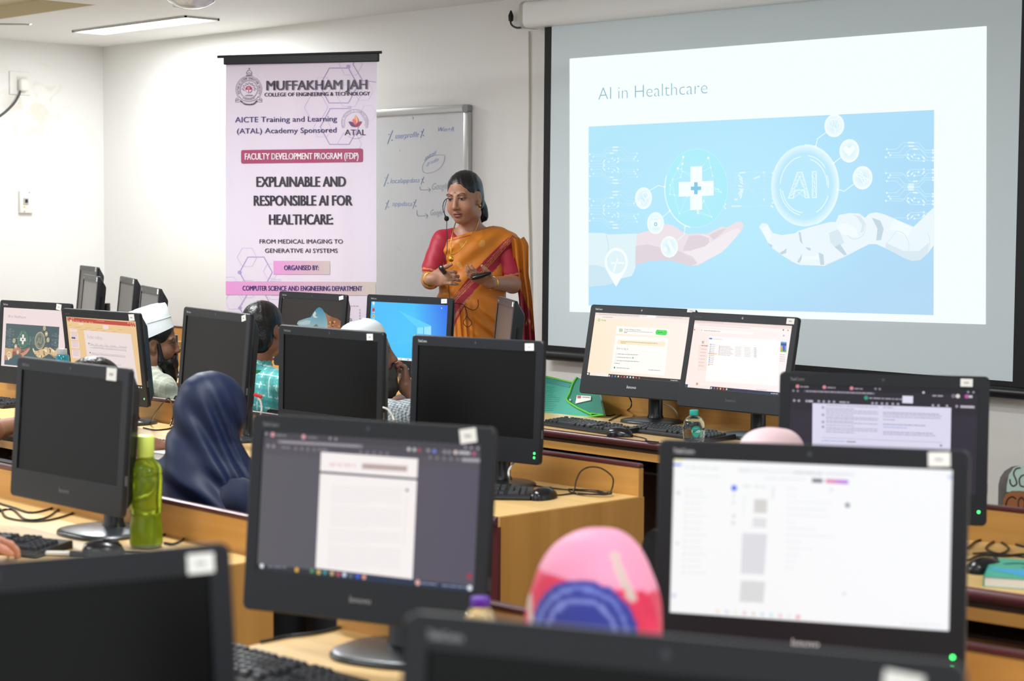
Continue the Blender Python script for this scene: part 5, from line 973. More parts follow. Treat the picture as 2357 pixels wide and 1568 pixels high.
def face_colour(V, c, M, s, skin, lip='#7c4440', brow='#1d1614', bindi=False, dark=None):
    q = to_head(V, c, M, s); col = np.tile(C3(skin), (len(V), 1)); x, y, z = q.T
    def put(mask, cc, a=1.0): col[mask] = col[mask] * (1 - a) + C3(cc) * a
    inh = (np.abs(x) < 0.1) & (np.abs(y) < 0.14) & (np.abs(z) < 0.16); f = inh & (y > 0.05)
    ch = f & (((np.abs(x) - 0.036) / 0.026) ** 2 + ((z + 0.05) / 0.024) ** 2 < 1); put(ch, '#a8644f', 0.22)
    ax = np.abs(x) - 0.031
    put(f & ((ax / 0.021) ** 2 + ((z + 0.003) / 0.013) ** 2 < 1), '#5a3a30', 0.35)
    put(f & (np.abs(z - 0.0225 + 0.0028 * ((ax - 0.004) / 0.012) ** 2 * 1) < 0.0033) & (np.abs(ax) < 0.020), brow, 0.9)
    eye = f & ((ax / 0.0155) ** 2 + ((z + 0.003) / 0.0042) ** 2 < 1); put(eye, '#85776e'); put(eye & ((ax ** 2 + (z + 0.003) ** 2) < 0.0062 ** 2), '#16100e')
    put(f & (np.abs(ax) < 0.0165) & (np.abs(z - (0.0018 - 14 * ax ** 2)) < 0.0026), '#17100e', 0.9)
    put(f & (np.abs(x) < 0.024) & (np.abs(z + 0.077) < 0.0115 - 8 * x ** 2) & (y > 0.078), lip, 0.85); put(f & (np.abs(x) < 0.019) & (np.abs(z + 0.0768) < 0.0016), '#3a1d1c')
    put(f & (((np.abs(x) - 0.0085) / 0.004) ** 2 + ((z + 0.051) / 0.003) ** 2 < 1), '#2a1814', 0.8)
    if bindi: put(f & (x ** 2 + (z - 0.028) ** 2 < 0.0034 ** 2), '#3d1418')
    return col
def hand(F, w, d, n, L=0.085, curl=(0.3, 0.35, 0.4, 0.45), thumb=1, spread=0.12, r=0.0085, tcurl=0.4, side=None):
    """w wrist, d pointing direction, n palm normal (towards the palm side); thumb = +1/-1 side"""
    w, d, n = [np.array(a, float) for a in (w, d, n)]; d /= np.linalg.norm(d); n -= d * (n @ d); n /= np.linalg.norm(n); s = np.cross(d, n) * thumb
    c = w + d * 0.045
    F.ell(c, (0.052, 0.039, 0.0165), np.array([d, s, n]), 0.012); F.cap(w - d * 0.01, w + d * 0.02, 0.024, 0.026, 0.015)
    F.ell(w + d * 0.03 + s * 0.026 + n * 0.006, (0.034, 0.017, 0.016), np.array([d, s, n]), 0.012)
    tips = []
    for i in range(4):
        off = (0.028 - i * 0.0185); b = w + d * (0.083 - 0.004 * abs(i - 1)) + s * off; Lf = L * (0.92, 1.0, 0.94, 0.75)[i]; a = curl[i]; dd = d + s * spread * (0.5 - i / 3) * 1.0
        p = [b]; ang = a * 0.6
        for q, fr in enumerate((0.45, 0.3, 0.25)):
            v = dd * math.cos(ang) + n * math.sin(ang); p.append(p[-1] + v / np.linalg.norm(v) * Lf * fr); ang += a
        F.chain(p, [r * 1.08, r * 1.0, r * 0.92, r * 0.75], 0.005); tips.append(p[-1])
    b = w + d * 0.022 + s * 0.03 + n * 0.004; v0 = d * 0.75 + s * 0.62 + n * 0.25; v0 /= np.linalg.norm(v0); v1 = d * 0.9 + s * (0.5 - tcurl) + n * tcurl; v1 /= np.linalg.norm(v1)
    F.chain([b, b + v0 * 0.035, b + v0 * 0.035 + v1 * 0.03, b + v0 * 0.035 + v1 * 0.052], [0.0135, 0.0115, 0.0105, 0.008], 0.006); tips.append(b + v0 * 0.035 + v1 * 0.052)
    return tips
M_SKIN = mat_attr('skin', rough=0.48, spec=0.4, sss=0.06, bump=0.03, bscale=220)
M_CLOTH = mat_attr('dyed_cloth', rough=0.72, sheen=0.25, spec=0.25, bump=0.12, bscale=420)
M_SILK = mat_attr('silk_cloth', rough=0.5, sheen=0.04, spec=0.3, bump=0.05, bscale=500)
M_HAIR = mat('black_hair', '#0d0b0b', 0.36, spec=0.5, bump=0.5, bscale=120)
M_GOLD = mat('gold', '#d9a53f', 0.25, 1.0)
M_BLK = mat('black_plastic', '#141416', 0.32)

# ------------------------------------------------------------------ the lecturer
LZ = 9.1; LS = LZ / FPX
lp = at_depth(1090, 500, LZ); RZ = R(46.6)
lady = empty('person', (lp[0], lp[1], 0), RZ); tag(lady, 'standing woman lecturer in an orange sari with red border, holding a remote', 'person')
def LW(zx, zy):
    """place in the photograph (crop units) to the figure's own x and z"""
    px, py = 930 + zx / 3.647, 370 + zy / 3.647; return (px - 1090) * LS, CAM_H + (499.7 - py) * LS
hc = np.array([-0.044, -0.02, 1.704]); HM3 = axes_of(R(180 - 27), R(9), R(3)); HM3[0] *= 1
F = Field(np.concatenate([np.arange(-0.33, -0.155, 0.004), np.arange(-0.155, 0.06, 0.0022), np.arange(0.06, 0.32, 0.004)]), np.concatenate([np.arange(-0.40, -0.15, 0.004), np.arange(-0.15, -0.02, 0.0024), np.arange(-0.02, 0.16, 0.0045)]), np.concatenate([np.arange(0.0, 1.2, 0.03), np.arange(1.2, 1.53, 0.004), np.arange(1.53, 1.79, 0.0022), np.arange(1.79, 1.85, 0.004)]))
HP = head(F, hc, HM3, 1.03, female=True)
F.cap(hc + np.array([0.012, 0.025, -0.07]), (0.0, 0.03, 1.50), 0.052, 0.058, 0.03)                               # neck
F.ell((0, 0.02, 1.42), (0.148, 0.088, 0.118), k=0.04); F.ell((0, 0.015, 1.28), (0.145, 0.10, 0.13), k=0.05); F.ell((0, 0.02, 1.08), (0.165, 0.12, 0.15), k=0.05)
F.cap((-0.03, 0.03, 1.515), (-0.145, 0.02, 1.488), 0.038, 0.046, 0.03); F.cap((0.03, 0.03, 1.515), (0.15, 0.02, 1.482), 0.038, 0.048, 0.03)
for q in (-1, 1): F.cap((q * 0.09, 0.02, 1.0), (q * 0.085, 0.01, 0.5), 0.09, 0.06, 0.03); F.cap((q * 0.085, 0.01, 0.5), (q * 0.08, 0.02, 0.09), 0.055, 0.035, 0.03); F.ell((q * 0.085, -0.05, 0.035), (0.045, 0.11, 0.034), k=0.03)
x, z = LW(175, 1000); EL = (x + 0.03, -0.03, z); x, z = LW(255, 985); WR = (x - 0.005, -0.215, z)
F.cap((-0.158, 0.015, 1.475), EL, 0.046, 0.043, 0.02); F.cap(EL, WR, 0.042, 0.027, 0.02)
x, z = LW(915, 1030); EL2 = (x, -0.01, z); x, z = LW(735, 1010); WR2 = (x, -0.21, z)
F.cap((0.16, 0.015, 1.47), EL2, 0.045, 0.044, 0.02); F.cap(EL2, WR2, 0.043, 0.028, 0.02)
x, z = LW(440, 960); d = np.array([x, -0.26, z + 0.0]) - np.array(WR)
hand(F, WR, d, (0.1, 0.95, -0.25), 0.08, (0.85, 0.75, 0.5, 0.3), 1, 0.16, 0.0084, 0.2)
x, z = LW(505, 915); d = np.array([x, -0.30, z]) - np.array(WR2)
hand(F, WR2, d, (-0.15, 0.35, 0.9), 0.082, (0.3, 0.32, 0.35, 0.4), -1, 0.14, 0.0085, 0.5)
SK = '#9c6f57'
def lady_col(V): return face_colour(V, hc, HM3, 1.03, SK, '#7d3c3c', bindi=True)
F.build('body', M_SKIN, lady, lady_col)
# hair with a low bunch at the nape
F = Field(span(-0.19, 0.14, 0.003), span(-0.19, 0.17, 0.003), span(1.53, 1.86, 0.003))
P = lambda *p: hc + HM3[0] * p[0] + HM3[1] * p[1] + HM3[2] * p[2]
F.ell(P(0, -0.014, 0.036), (0.083, 0.102, 0.089), HM3, 0.02); F.ell(P(0, -0.055, -0.03), (0.072, 0.055, 0.07), HM3, 0.03)
F.ell(P(0, 0.108, -0.045), (0.088, 0.082, 0.112), HM3, 0.014, 'sub')
for q in (-1, 1): F.ell(P(q * 0.088, 0.012, -0.022), (0.03, 0.032, 0.048), HM3, 0.01, 'sub')
for a, r in (((-0.012, -0.105, -0.05), 0.038), ((-0.022, -0.112, -0.085), 0.034), ((-0.035, -0.105, -0.115), 0.026), ((-0.008, -0.1, -0.125), 0.026)): F.ell(P(*a), (r, r * 0.8, r * 1.15), HM3, 0.015)
F.func(lambda X, Y, Z: 0.0006 * np.sin(260 * X + 60 * Z), 'plus'); F.build('hair', M_HAIR, lady, relax=3)
# blouse
F = Field(span(-0.32, 0.31, 0.005), span(-0.20, 0.17, 0.005), span(1.15, 1.58, 0.005))
F.ell((0, 0.02, 1.42), (0.158, 0.098, 0.125), k=0.04); F.ell((0, 0.015, 1.28), (0.153, 0.108, 0.135), k=0.05)
F.cap((-0.05, 0.03, 1.512), (-0.147, 0.02, 1.49), 0.044, 0.05, 0.03); F.cap((0.05, 0.03, 1.512), (0.152, 0.02, 1.484), 0.044, 0.05, 0.03)
e0 = np.array((-0.158, 0.015, 1.478)); e1 = np.array(EL); F.cap(e0, e0 + (e1 - e0) * 0.70, 0.051, 0.06, 0.02); e0 = np.array((0.16, 0.015, 1.472)); e1 = np.array(EL2); F.cap(e0, e0 + (e1 - e0) * 0.72, 0.049, 0.053, 0.02)
F.ell((-0.03, -0.06, 1.575), (0.088, 0.13, 0.085), k=0.01, op='sub'); F.cap((0, 0.04, 1.5), (0, 0.06, 1.7), 0.066, 0.07, 0.01, 'sub')
F.func(lambda X, Y, Z: 0.0016 * np.sin(70 * X + 50 * Z) * np.sin(45 * Z - 30 * Y), 'plus')
def bl(V):
    c = np.tile(C3('#9a1a30'), (len(V), 1)); e0 = np.array((-0.158, 0.015, 1.478)); t = (V - e0) @ (np.array(EL) - e0) / ((np.array(EL) - e0) @ (np.array(EL) - e0)); f0 = np.array((0.16, 0.015, 1.472)); t2 = (V - f0) @ (np.array(EL2) - f0) / ((np.array(EL2) - f0) @ (np.array(EL2) - f0))
    for tt, sd in ((t, V[:, 0] < -0.14), (t2, V[:, 0] > 0.14)):
        for a, b in ((0.78, 0.81), (0.86, 0.88), (0.93, 0.97)): c[sd & (tt > a) & (tt < b)] = C3('#c77a46')
    return c
F.build('blouse', M_SILK, lady, bl)
# sari: wrapped body, diagonal front drape, skirt with pleats
def edge_cut(X, Y, Z):
    # front edge of the drape runs from the left shoulder down to the right side
    xs_, zs_ = [], []
    for a in ((150, 990), (262, 800), (290, 715), (352, 662), (480, 625), (620, 585), (745, 536), (790, 520), (1100, 500)):
        x, z = LW(*a); xs_.append(x); zs_.append(z)
    return (Z - np.interp(X, xs_, zs_).astype(np.float32)) * 0.9
F = Field(span(-0.28, 0.30, 0.003), span(-0.24, 0.25, 0.0045), np.concatenate([np.arange(0.0, 0.95, 0.02), np.arange(0.95, 1.6, 0.003)]))
F.ell((0, 0.02, 1.43), (0.168, 0.112, 0.135), k=0.04); F.ell((0, 0.012, 1.28), (0.165, 0.122, 0.14), k=0.05); F.ell((-0.012, 0.015, 1.12), (0.186, 0.145, 0.17), k=0.06); F.cap((0.05, 0.02, 1.512), (0.158, 0.015, 1.478), 0.06, 0.064, 0.03)
F.cap((-0.005, 0.02, 1.05), (0, 0.02, 0.1), 0.17, 0.215, 0.05); F.cap((-0.03, -0.05, 0.95), (-0.04, -0.08, 0.1), 0.12, 0.16, 0.05)
F.func(edge_cut)
def folds(X, Y, Z):
    zx = ((X / LS + 1090) - 930) * 3.647; zy = ((499.7 - (Z - CAM_H) / LS) - 370) * 3.647; low = np.clip((zy - 1150) / 120, 0, 1) * (Y < 0.06)
    pl = 0.007 * np.sin(zx * 0.13 - (zy - 1250) * 0.012) * np.exp(-((zx - 500 - (zy - 1200) * 0.05) / 75) ** 2)
    sw = 0.006 * np.sin((zx * 0.75 + zy * -0.9) * 0.055) * np.clip((zx - 540) / 60, 0, 1)
    up = 0.0035 * np.sin((zx * 0.62 + zy * 0.78) * 0.045) * np.clip((1150 - zy) / 200, 0, 1) * (Y < 0.05) + 0.002 * np.sin((zx * 0.3 + zy * 0.95) * 0.09) * (zx < 420)
    return (pl + sw) * low + up
F.func(folds, 'plus')
ORANGE, RED, GOLDC = '#bd6f1c', '#8f172c', '#c08a52'
BAND = [(425, 1135), (480, 1060), (560, 958), (700, 808), (830, 678), (905, 618), (1035, 690), (960, 728), (830, 850), (700, 975), (600, 1075), (525, 1195), (470, 1300), (405, 1440), (380, 1440), (405, 1330), (420, 1220)]
def sari_col(V):
    zx = ((V[:, 0] / LS + 1090) - 930) * 3.647; zy = ((499.7 - (V[:, 2] - CAM_H) / LS) - 370) * 3.647; c = np.tile(C3(ORANGE), (len(V), 1)); fr = V[:, 1] < 0.06
    b = fr & inpoly(zx, zy, BAND); c[b] = C3(RED)
    # distance from the upper edge, measured across the band
    d = ((zx - 425) * 0.737 + (zy - 1135) * 0.676); a_ = (zx - 425) * 0.676 - (zy - 1135) * 0.737
    d2 = d - np.interp(a_, [-300, 0, 350, 700], [60, 0, 8, 4])
    for lo, hi in ((0, 7), (16, 20), (28, 36), (92, 97), (103, 108)):
        m = b & (d2 > lo) & (d2 < hi)
        if hi - lo > 6: m &= np.sin(a_ * 0.55) > -0.3
        c[m] = C3(GOLDC)
    for x, y, rx, ry, an in ((455, 672, 22, 12, -.5), (490, 702, 22, 16, .7), (470, 872, 18, 34, -.6), (352, 1095, 26, 22, .3), (660, 690, 26, 30, .2), (640, 1330, 0, 0, 0)):
        u = (zx - x) * math.cos(an) + (zy - y) * math.sin(an); v = -(zx - x) * math.sin(an) + (zy - y) * math.cos(an); m = fr & ((u / (rx + .1)) ** 2 + (v / (ry + .1)) ** 2 < 1); c[m] = C3('#c99450') * 0.6 + c[m] * 0.4
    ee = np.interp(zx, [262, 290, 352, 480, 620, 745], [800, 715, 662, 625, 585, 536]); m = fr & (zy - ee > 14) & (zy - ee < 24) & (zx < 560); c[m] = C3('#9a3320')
    return c
F.build('sari', M_SILK, lady, sari_col)
# end of the sari hanging from the left shoulder
m = MB(); NU, NV = 40, 60; rows = []; rc = []
for j in range(NV + 1):
    t = j / NV; row = []
    zy = 640 + t * 1500; xl = np.interp(zy, [640, 760, 950, 1150, 1400, 1800, 2140], [900, 912, 940, 968, 985, 1000, 1010]); xr = np.interp(zy, [640, 700, 950, 1150, 1400, 1800, 2140], [1010, 1047, 1050, 1080, 1102, 1130, 1150])
    for i in range(NU + 1):
        u = i / NU; x, z = LW(xl + (xr - xl) * u, zy); amp = 0.004 + 0.022 * min(1, t * 2.2); y = -0.03 + 0.09 * t - 0.03 * (1 - t) ** 5 + amp * math.sin(u * 15 + 1.2 * math.sin(t * 3)) + 0.02 * (u - 0.5); row.append((x, y, z + 0.004 * math.sin(u * 15)))
        zxx, zyy = xl + (xr - xl) * u, zy; red = zyy > 1010 + 330 * u + 20 * math.sin(u * 15) and u < 0.86 or zyy > 1430
        gold = abs(zyy - 1300 - 60 * u) < 9 or abs(zyy - 1340 - 60 * u) < 5
        rc.append((*lin(GOLDC if (gold and red) else RED if red else ORANGE), 1))
    rows.append(row)
m.rings(rows, False, False, closed=False); nb = len(m.v); rows2 = [[(x, y + 0.004, z) for x, y, z in r] for r in rows]; m.rings([r[::-1] for r in rows2], False, False, closed=False)
rc2 = [c for j in range(NV + 1) for c in rc[j * (NU + 1):(j + 1) * (NU + 1)][::-1]]
m.build('pallu', M_SILK, lady, 180, rc + rc2)
# jewellery
def LP(zx, zy, y): x, z = LW(zx, zy); return (x, y, z)
nk = [LP(628, 470, 0.03), LP(622, 520, -0.05), LP(600, 580, -0.095), LP(545, 655, -0.118), LP(480, 740, -0.132), LP(410, 785, -0.139), LP(402, 720, -0.135), LP(408, 640, -0.118), LP(422, 570, -0.09), LP(436, 515, -0.05)]
MB().tube(spline(nk), 0.0026, 8).build('gold_chain', M_GOLD, lady, 60)
c = LP(405, 818, -0.142); p = MB().ball(c, (0.013, 0.005, 0.015), 16, 10); p.ball((c[0], c[1], c[2] - 0.021), (0.003, 0.003, 0.005), 8, 6); p.ball((c[0], c[1] - 0.004, c[2]), (0.006, 0.004, 0.007), 10, 6); p.build('pendant', M_GOLD, lady, 60)
er = P(-0.083, 0.008, -0.05); q = MB().ball(er, 0.0062, 12, 8); q.ball((er[0], er[1] - 0.002, er[2] - 0.018), (0.0032, 0.0032, 0.0085), 10, 6); q.build('earring', M_GOLD, lady, 60)
def ringtube(c, d, r, t, name, m_):
    d = Vector(d).normalized(); a = d.orthogonal().normalized(); b = d.cross(a); pts = [Vector(c) + (a * math.cos(2 * math.pi * k / 28) + b * math.sin(2 * math.pi * k / 28)) * r for k in range(29)]
    return MB().tube(pts, t, 8, False).build(name, m_, lady, 60)
dv = np.array(WR) - np.array(EL); ringtube(np.array(EL) + dv * 0.80, dv, 0.0345, 0.0048, 'bangle', M_GOLD)
dv = np.array(WR2) - np.array(EL2); ringtube(np.array(EL2) + dv * 0.93, dv, 0.031, 0.004, 'watch_strap', M_GOLD); c = np.array(EL2) + dv * 0.93; MB().ball((c[0] - 0.002, c[1] - 0.03, c[2] - 0.012), (0.013, 0.006, 0.013), 14, 8).build('watch_face', M_GOLD, lady, 60)
# things she wears and holds: a headset microphone, a pointer and a remote
def at_lady(name, loc): e = empty(name, tuple(Matrix.Translation(lady.location) @ Matrix.Rotation(RZ, 4, 'Z') @ Vector(loc)), RZ); return e
c0 = np.array(LP(365, 485, -0.13)); e = at_lady('headset_microphone', c0); tag(e, 'thin black headset microphone curving in front of the lecturer\'s cheek', 'microphone')
MB().ball((0, 0, 0), (0.012, 0.012, 0.013), 16, 10).build('foam_tip', mat('black_foam', '#0b0b0c', 0.9, bump=0.3, bscale=500), e, 60)
bm = [np.array(LP(a, b, y)) - c0 for a, b, y in ((366, 482, -0.13), (345, 440, -0.13), (333, 400, -0.12), (338, 355, -0.105), (362, 322, -0.09), (420, 300, -0.02))]; MB().tube(spline(bm), 0.0022, 8).build('boom', M_BLK, e, 60)
bm = [np.array(LP(a, b, y)) - c0 for a, b, y in ((352, 470, -0.128), (346, 430, -0.125), (350, 380, -0.115), (364, 330, -0.092))]; MB().tube(spline(bm), 0.0016, 6).build('earpiece_wire', M_BLK, e, 60)
wv = [np.array(LP(a, b, y)) - c0 for a, b, y in ((367, 500, -0.13), (366, 580, -0.13), (372, 680, -0.14), (368, 760, -0.145), (348, 830, -0.15), (352, 900, -0.17), (384, 1010, -0.16), (390, 1080, -0.16), (398, 1150, -0.165), (430, 1180, -0.165), (500, 1190, -0.165), (525, 1210, -0.17), (590, 1240, -0.165), (630, 1210, -0.165), (630, 1150, -0.165))]; MB().tube(spline(wv), 0.0018, 6).build('microphone_wire', M_BLK, e, 60)
wv = [np.array(LP(a, b, y)) - c0 for a, b, y in ((520, 1205, -0.17), (540, 1280, -0.172), (510, 1340, -0.172), (545, 1378, -0.172), (580, 1345, -0.172), (540, 1290, -0.172))]; MB().tube(spline(wv), 0.0018, 6).build('wire_loop', M_BLK, e, 60)
c0 = np.array(LP(332, 884, -0.30)); e = at_lady('pointer', c0); tag(e, 'short black pointer gripped in the lecturer\'s right hand', 'pointer')
b = MB(); b.tube([(0, -0.012, 0.004), (0, 0.0, 0), (0.012, 0.05, -0.02), (0.02, 0.085, -0.035)], [0.0105, 0.0125, 0.0125, 0.010], 14); b.build('pointer_body', M_BLK, e, 50); MB().ball((0, -0.013, 0.0045), (0.005, 0.003, 0.005), 10, 6).build('pointer_lens', mat('lens_glass', '#c9d0c8', 0.1), e, 60)
c0 = np.array(LP(662, 945, -0.305)); e = at_lady('remote_control', c0); tag(e, 'black remote lying in the lecturer\'s open left palm', 'remote')
b = MB().rings([[(xx, yy * wv_, zz * hv + 0.012 * xx / 0.04) for yy, zz in [(0.017 * math.cos(a), 0.012 * math.sin(a)) for a in [2 * math.pi * k / 16 for k in range(16)]]] for xx, wv_, hv in ((-0.046, 0.55, 0.5), (-0.04, 0.9, 0.9), (-0.015, 1.05, 1.1), (0.01, 1.0, 1.0), (0.03, 0.75, 0.75), (0.046, 0.4, 0.5))]); b.build('remote_body', M_BLK, e, 60)
b = MB()
for k in range(4): b.ball((-0.025 + k * 0.013, -0.006, 0.009 + 0.004 * k), (0.004, 0.004, 0.002), 8, 5)
b.build('buttons', mat('grey_buttons', '#55585a', 0.3), e, 60)
# ------------------------------------------------------------------ seated people (each faces +y in its own frame, towards the front wall when rz = 0)
M_SCARF = mat_attr('scarf_cloth', rough=0.6, sheen=0.15, spec=0.3, bump=0.06, bscale=400)
def plaid(base, dark, light, p=0.045, w=0.3):
    def f(V, n=None):
        c = np.tile(C3(base), (len(V), 1)); a = np.mod(V[:, 0] + 0.3 * V[:, 1], p) / p; b = np.mod(V[:, 2] + 0.35 * V[:, 1], p) / p
        c[(a < w)] = c[(a < w)] * 0.5 + C3(dark) * 0.5; c[(b < w)] = c[(b < w)] * 0.5 + C3(dark) * 0.5
        for q in (a, b): m = (q > 0.6) & (q < 0.68); c[m] = c[m] * 0.25 + C3(light) * 0.75
        return c
    return f
def gingham(a_, b_, p=0.011):
    def f(V):
        u = np.mod(V[:, 0] + 0.4 * V[:, 1], p) / p < 0.5; v = np.mod(V[:, 2] + 0.3 * V[:, 1], p) / p < 0.5
        t = (u.astype(float) + v.astype(float)) / 2; return C3(a_) * (1 - t[:, None]) + C3(b_) * t[:, None]
    return f
def office_chair(x, y, rz, label, up=0.0):
    e = empty('office_chair', (x, y, 0), rz); tag(e, label, 'chair', 'black office chairs at the desks')
    f = mat('chair_fabric', '#1b1c1f', 0.8, bump=0.2, bscale=400)
    MB().box(-0.23, -0.23, 0.385, 0.23, 0.23, 0.44, 0.025).build('seat', f, e, 50)
    b = MB(); b.rings([[(x_, -0.25 - 0.05 * (1 - (x_ / 0.22) ** 2) - d, z) for x_, z in [(px - 0.21, pz + 0.55 + up) for px, pz in rrect(0.42, 0.26, 0.06)]] for d in (0.0, 0.035)]); b.build('backrest', f, e, 50)
    MB().tube([(0, -0.2, 0.36), (0, -0.33, 0.4), (0, -0.345, 0.6 + up)], 0.018, 8).build('back_support', M_BLACKMETAL, e, 60)
    for s in (-1, 1): MB().tube([(s * 0.2, 0.0, 0.4), (s * 0.27, 0.0, 0.42), (s * 0.28, 0.02, 0.56), (s * 0.27, -0.05, 0.6), (s * 0.27, -0.16, 0.6)], 0.014, 8).build('armrest', M_BLK, e, 60)
    MB().lathe([(0.028, 0.08), (0.028, 0.3), (0.02, 0.3), (0.02, 0.39)], 14).build('gas_column', M_BLACKMETAL, e, 40)
    for k in range(5):
        a = 2 * math.pi * k / 5; g = MB().tube([(0.02 * math.cos(a), 0.02 * math.sin(a), 0.1), (0.27 * math.cos(a), 0.27 * math.sin(a), 0.065)], [0.024, 0.014], 8).build('leg', M_BLACKMETAL, e, 60)
        MB().ball((0.27 * math.cos(a), 0.27 * math.sin(a), 0.028), (0.022, 0.022, 0.028), 10, 6).build('caster', M_BLK, g, 60)
    return e
def seated(label, x, y, rz, crown, skin='#7a5038', head_yaw=0.0, head_pitch=0.1, head_roll=0.0, arms=None, lean=0.0, shirt=None, shirt_mat=None, hairy=True, hair_mat=None, body_h=0.006, chair=None, neck=0.235, chair_up=0.0, chair_dx=0.0, wide=1.0, sleeve=1.0, trousers='#26282d', nose=True):
    """arms = ((elbow, wrist, direction, normal) right, left) in own frame; returns root, head centre, head axes"""
    e = empty('person', (x, y, 0), rz); tag(e, label, 'person')
    hz = crown - 0.118; hcn = np.array([0.0, 0.04 + lean, hz]); Mh = axes_of(head_yaw, head_pitch, head_roll)
    sh = hz - neck; sx = 0.175 * wide
    F = Field(span(-0.42, 0.42, body_h), span(-0.22, 0.68, body_h), np.concatenate([np.arange(0, sh - 0.22, 0.02), np.arange(sh - 0.22, crown + 0.03, body_h * 0.75)]))
    head(F, hcn, Mh, 1.0)
    nb = np.array([0, 0.0 + lean * 0.6, sh + 0.03]); F.cap(hcn + np.array([0, -0.015, -0.07]), nb, 0.055, 0.062, 0.03)
    F.ell((0, lean * 0.5, sh - 0.09), (0.165 * wide, 0.105, 0.14), k=0.04); F.ell((0, 0.0, sh - 0.28), (0.155 * wide, 0.115, 0.17), k=0.05); F.ell((0, 0.0, 0.53), (0.175 * wide, 0.125, 0.11), k=0.05)
    default = (((0.25, 0.10, sh - 0.25), (0.15, 0.34, 0.79), (-0.1, 1, -0.05), (0, 0, -1)), ((-0.25, 0.10, sh - 0.25), (-0.15, 0.34, 0.79), (0.1, 1, -0.05), (0, 0, -1)))
    arms = arms or default
    for s, a in ((1, arms[0]), (-1, arms[1])):
        F.cap((s * 0.03, lean * 0.5, sh + 0.02), (s * sx, lean * 0.5, sh - 0.01), 0.045, 0.055, 0.03); F.cap((s * (sx + 0.01), lean * 0.5, sh - 0.02), a[0], 0.05, 0.043, 0.02); F.cap(a[0], a[1], 0.042, 0.028, 0.02)
        hand(F, a[1], a[2], a[3], 0.08, a[4] if len(a) > 4 else (0.35, 0.38, 0.4, 0.42), -s if s * 1 > 0 else 1, 0.1, 0.0085, 0.3)
        F.cap((s * 0.09, 0.0, 0.50), (s * 0.11, 0.42, 0.49), 0.085, 0.062, 0.03); F.cap((s * 0.11, 0.42, 0.49), (s * 0.11, 0.44, 0.09), 0.06, 0.038, 0.03); F.ell((s * 0.11, 0.50, 0.035), (0.044, 0.12, 0.034), k=0.03)
    F.build('body', M_SKIN, e, lambda V: face_colour(V, hcn, Mh, 1.0, skin))
    if shirt is not None:
        G = Field(span(-0.44, 0.44, body_h * 1.1), span(-0.24, 0.5, body_h * 1.1), np.concatenate([np.arange(0.42, sh - 0.3, 0.02), np.arange(sh - 0.3, sh + 0.11, body_h)]))
        G.ell((0, lean * 0.5, sh - 0.09), (0.178 * wide, 0.118, 0.15), k=0.04); G.ell((0, 0, sh - 0.28), (0.168 * wide, 0.128, 0.18), k=0.05); G.ell((0, 0, 0.54), (0.185 * wide, 0.135, 0.11), k=0.05)
        for s, a in ((1, arms[0]), (-1, arms[1])):
            G.cap((s * 0.03, lean * 0.5, sh + 0.02), (s * sx, lean * 0.5, sh - 0.01), 0.055, 0.066, 0.03); p0 = np.array((s * (sx + 0.01), lean * 0.5, sh - 0.02)); p1 = np.array(a[0]); G.cap(p0, p0 + (p1 - p0) * min(1, sleeve), 0.063, 0.058, 0.02)
            if sleeve > 1: G.cap(p1, p1 + (np.array(a[1]) - p1) * (sleeve - 1), 0.055, 0.04, 0.02)
        G.cap(nb + np.array([0, -0.005, 0.0]), nb + np.array([0, 0.0, 0.035]), 0.077, 0.071, 0.012); G.cap(nb + np.array([0, 0.0, 0.0]), nb + np.array([0, 0.012, 0.1]), 0.064, 0.064, 0.004, 'sub')
        G.func(lambda X, Y, Z: 0.0025 * np.sin(60 * X + 40 * Z + 30 * Y) * np.sin(35 * Z - 25 * Y), 'plus')
        G.build('shirt', shirt_mat or M_CLOTH, e, shirt)
    if trousers:
        G = Field(span(-0.23, 0.23, 0.012), span(-0.17, 0.54, 0.012), span(0.08, 0.66, 0.012))
        G.ell((0, 0, 0.53), (0.187, 0.137, 0.1), k=0.05)
        for s in (-1, 1): G.cap((s * 0.09, 0.0, 0.50), (s * 0.11, 0.42, 0.49), 0.096, 0.074, 0.03); G.cap((s * 0.11, 0.42, 0.49), (s * 0.11, 0.44, 0.12), 0.073, 0.058, 0.03)
        G.build('trousers', mat('trouser_cloth', trousers, 0.8), e)
    if hairy:
        H = Field(span(-0.14, 0.14, 0.0045), span(-0.14 + lean, 0.22 + lean, 0.0045), span(hz - 0.2, crown + 0.05, 0.0045)); Q = lambda *p: hcn + Mh[0] * p[0] + Mh[1] * p[1] + Mh[2] * p[2]
        H.ell(Q(0, -0.012, 0.036), (0.083, 0.102, 0.09), Mh, 0.02); H.ell(Q(0, -0.045, -0.045), (0.075, 0.058, 0.075), Mh, 0.03)
        H.ell(Q(0, 0.115, -0.05), (0.095, 0.085, 0.115), Mh, 0.014, 'sub')
        for q in (-1, 1): H.ell(Q(q * 0.09, 0.01, -0.03), (0.032, 0.034, 0.05), Mh, 0.01, 'sub')
        H.func(lambda X, Y, Z: 0.0008 * np.sin(260 * X + 60 * Z + 8 * np.sin(40 * Y)) , 'plus'); H.build('hair', hair_mat or M_HAIR, e)
    if chair: office_chair(x + 0.02 * math.sin(rz) + chair_dx, y - 0.02 + chair_dx, rz, chair, chair_up)
    return e, hcn, Mh
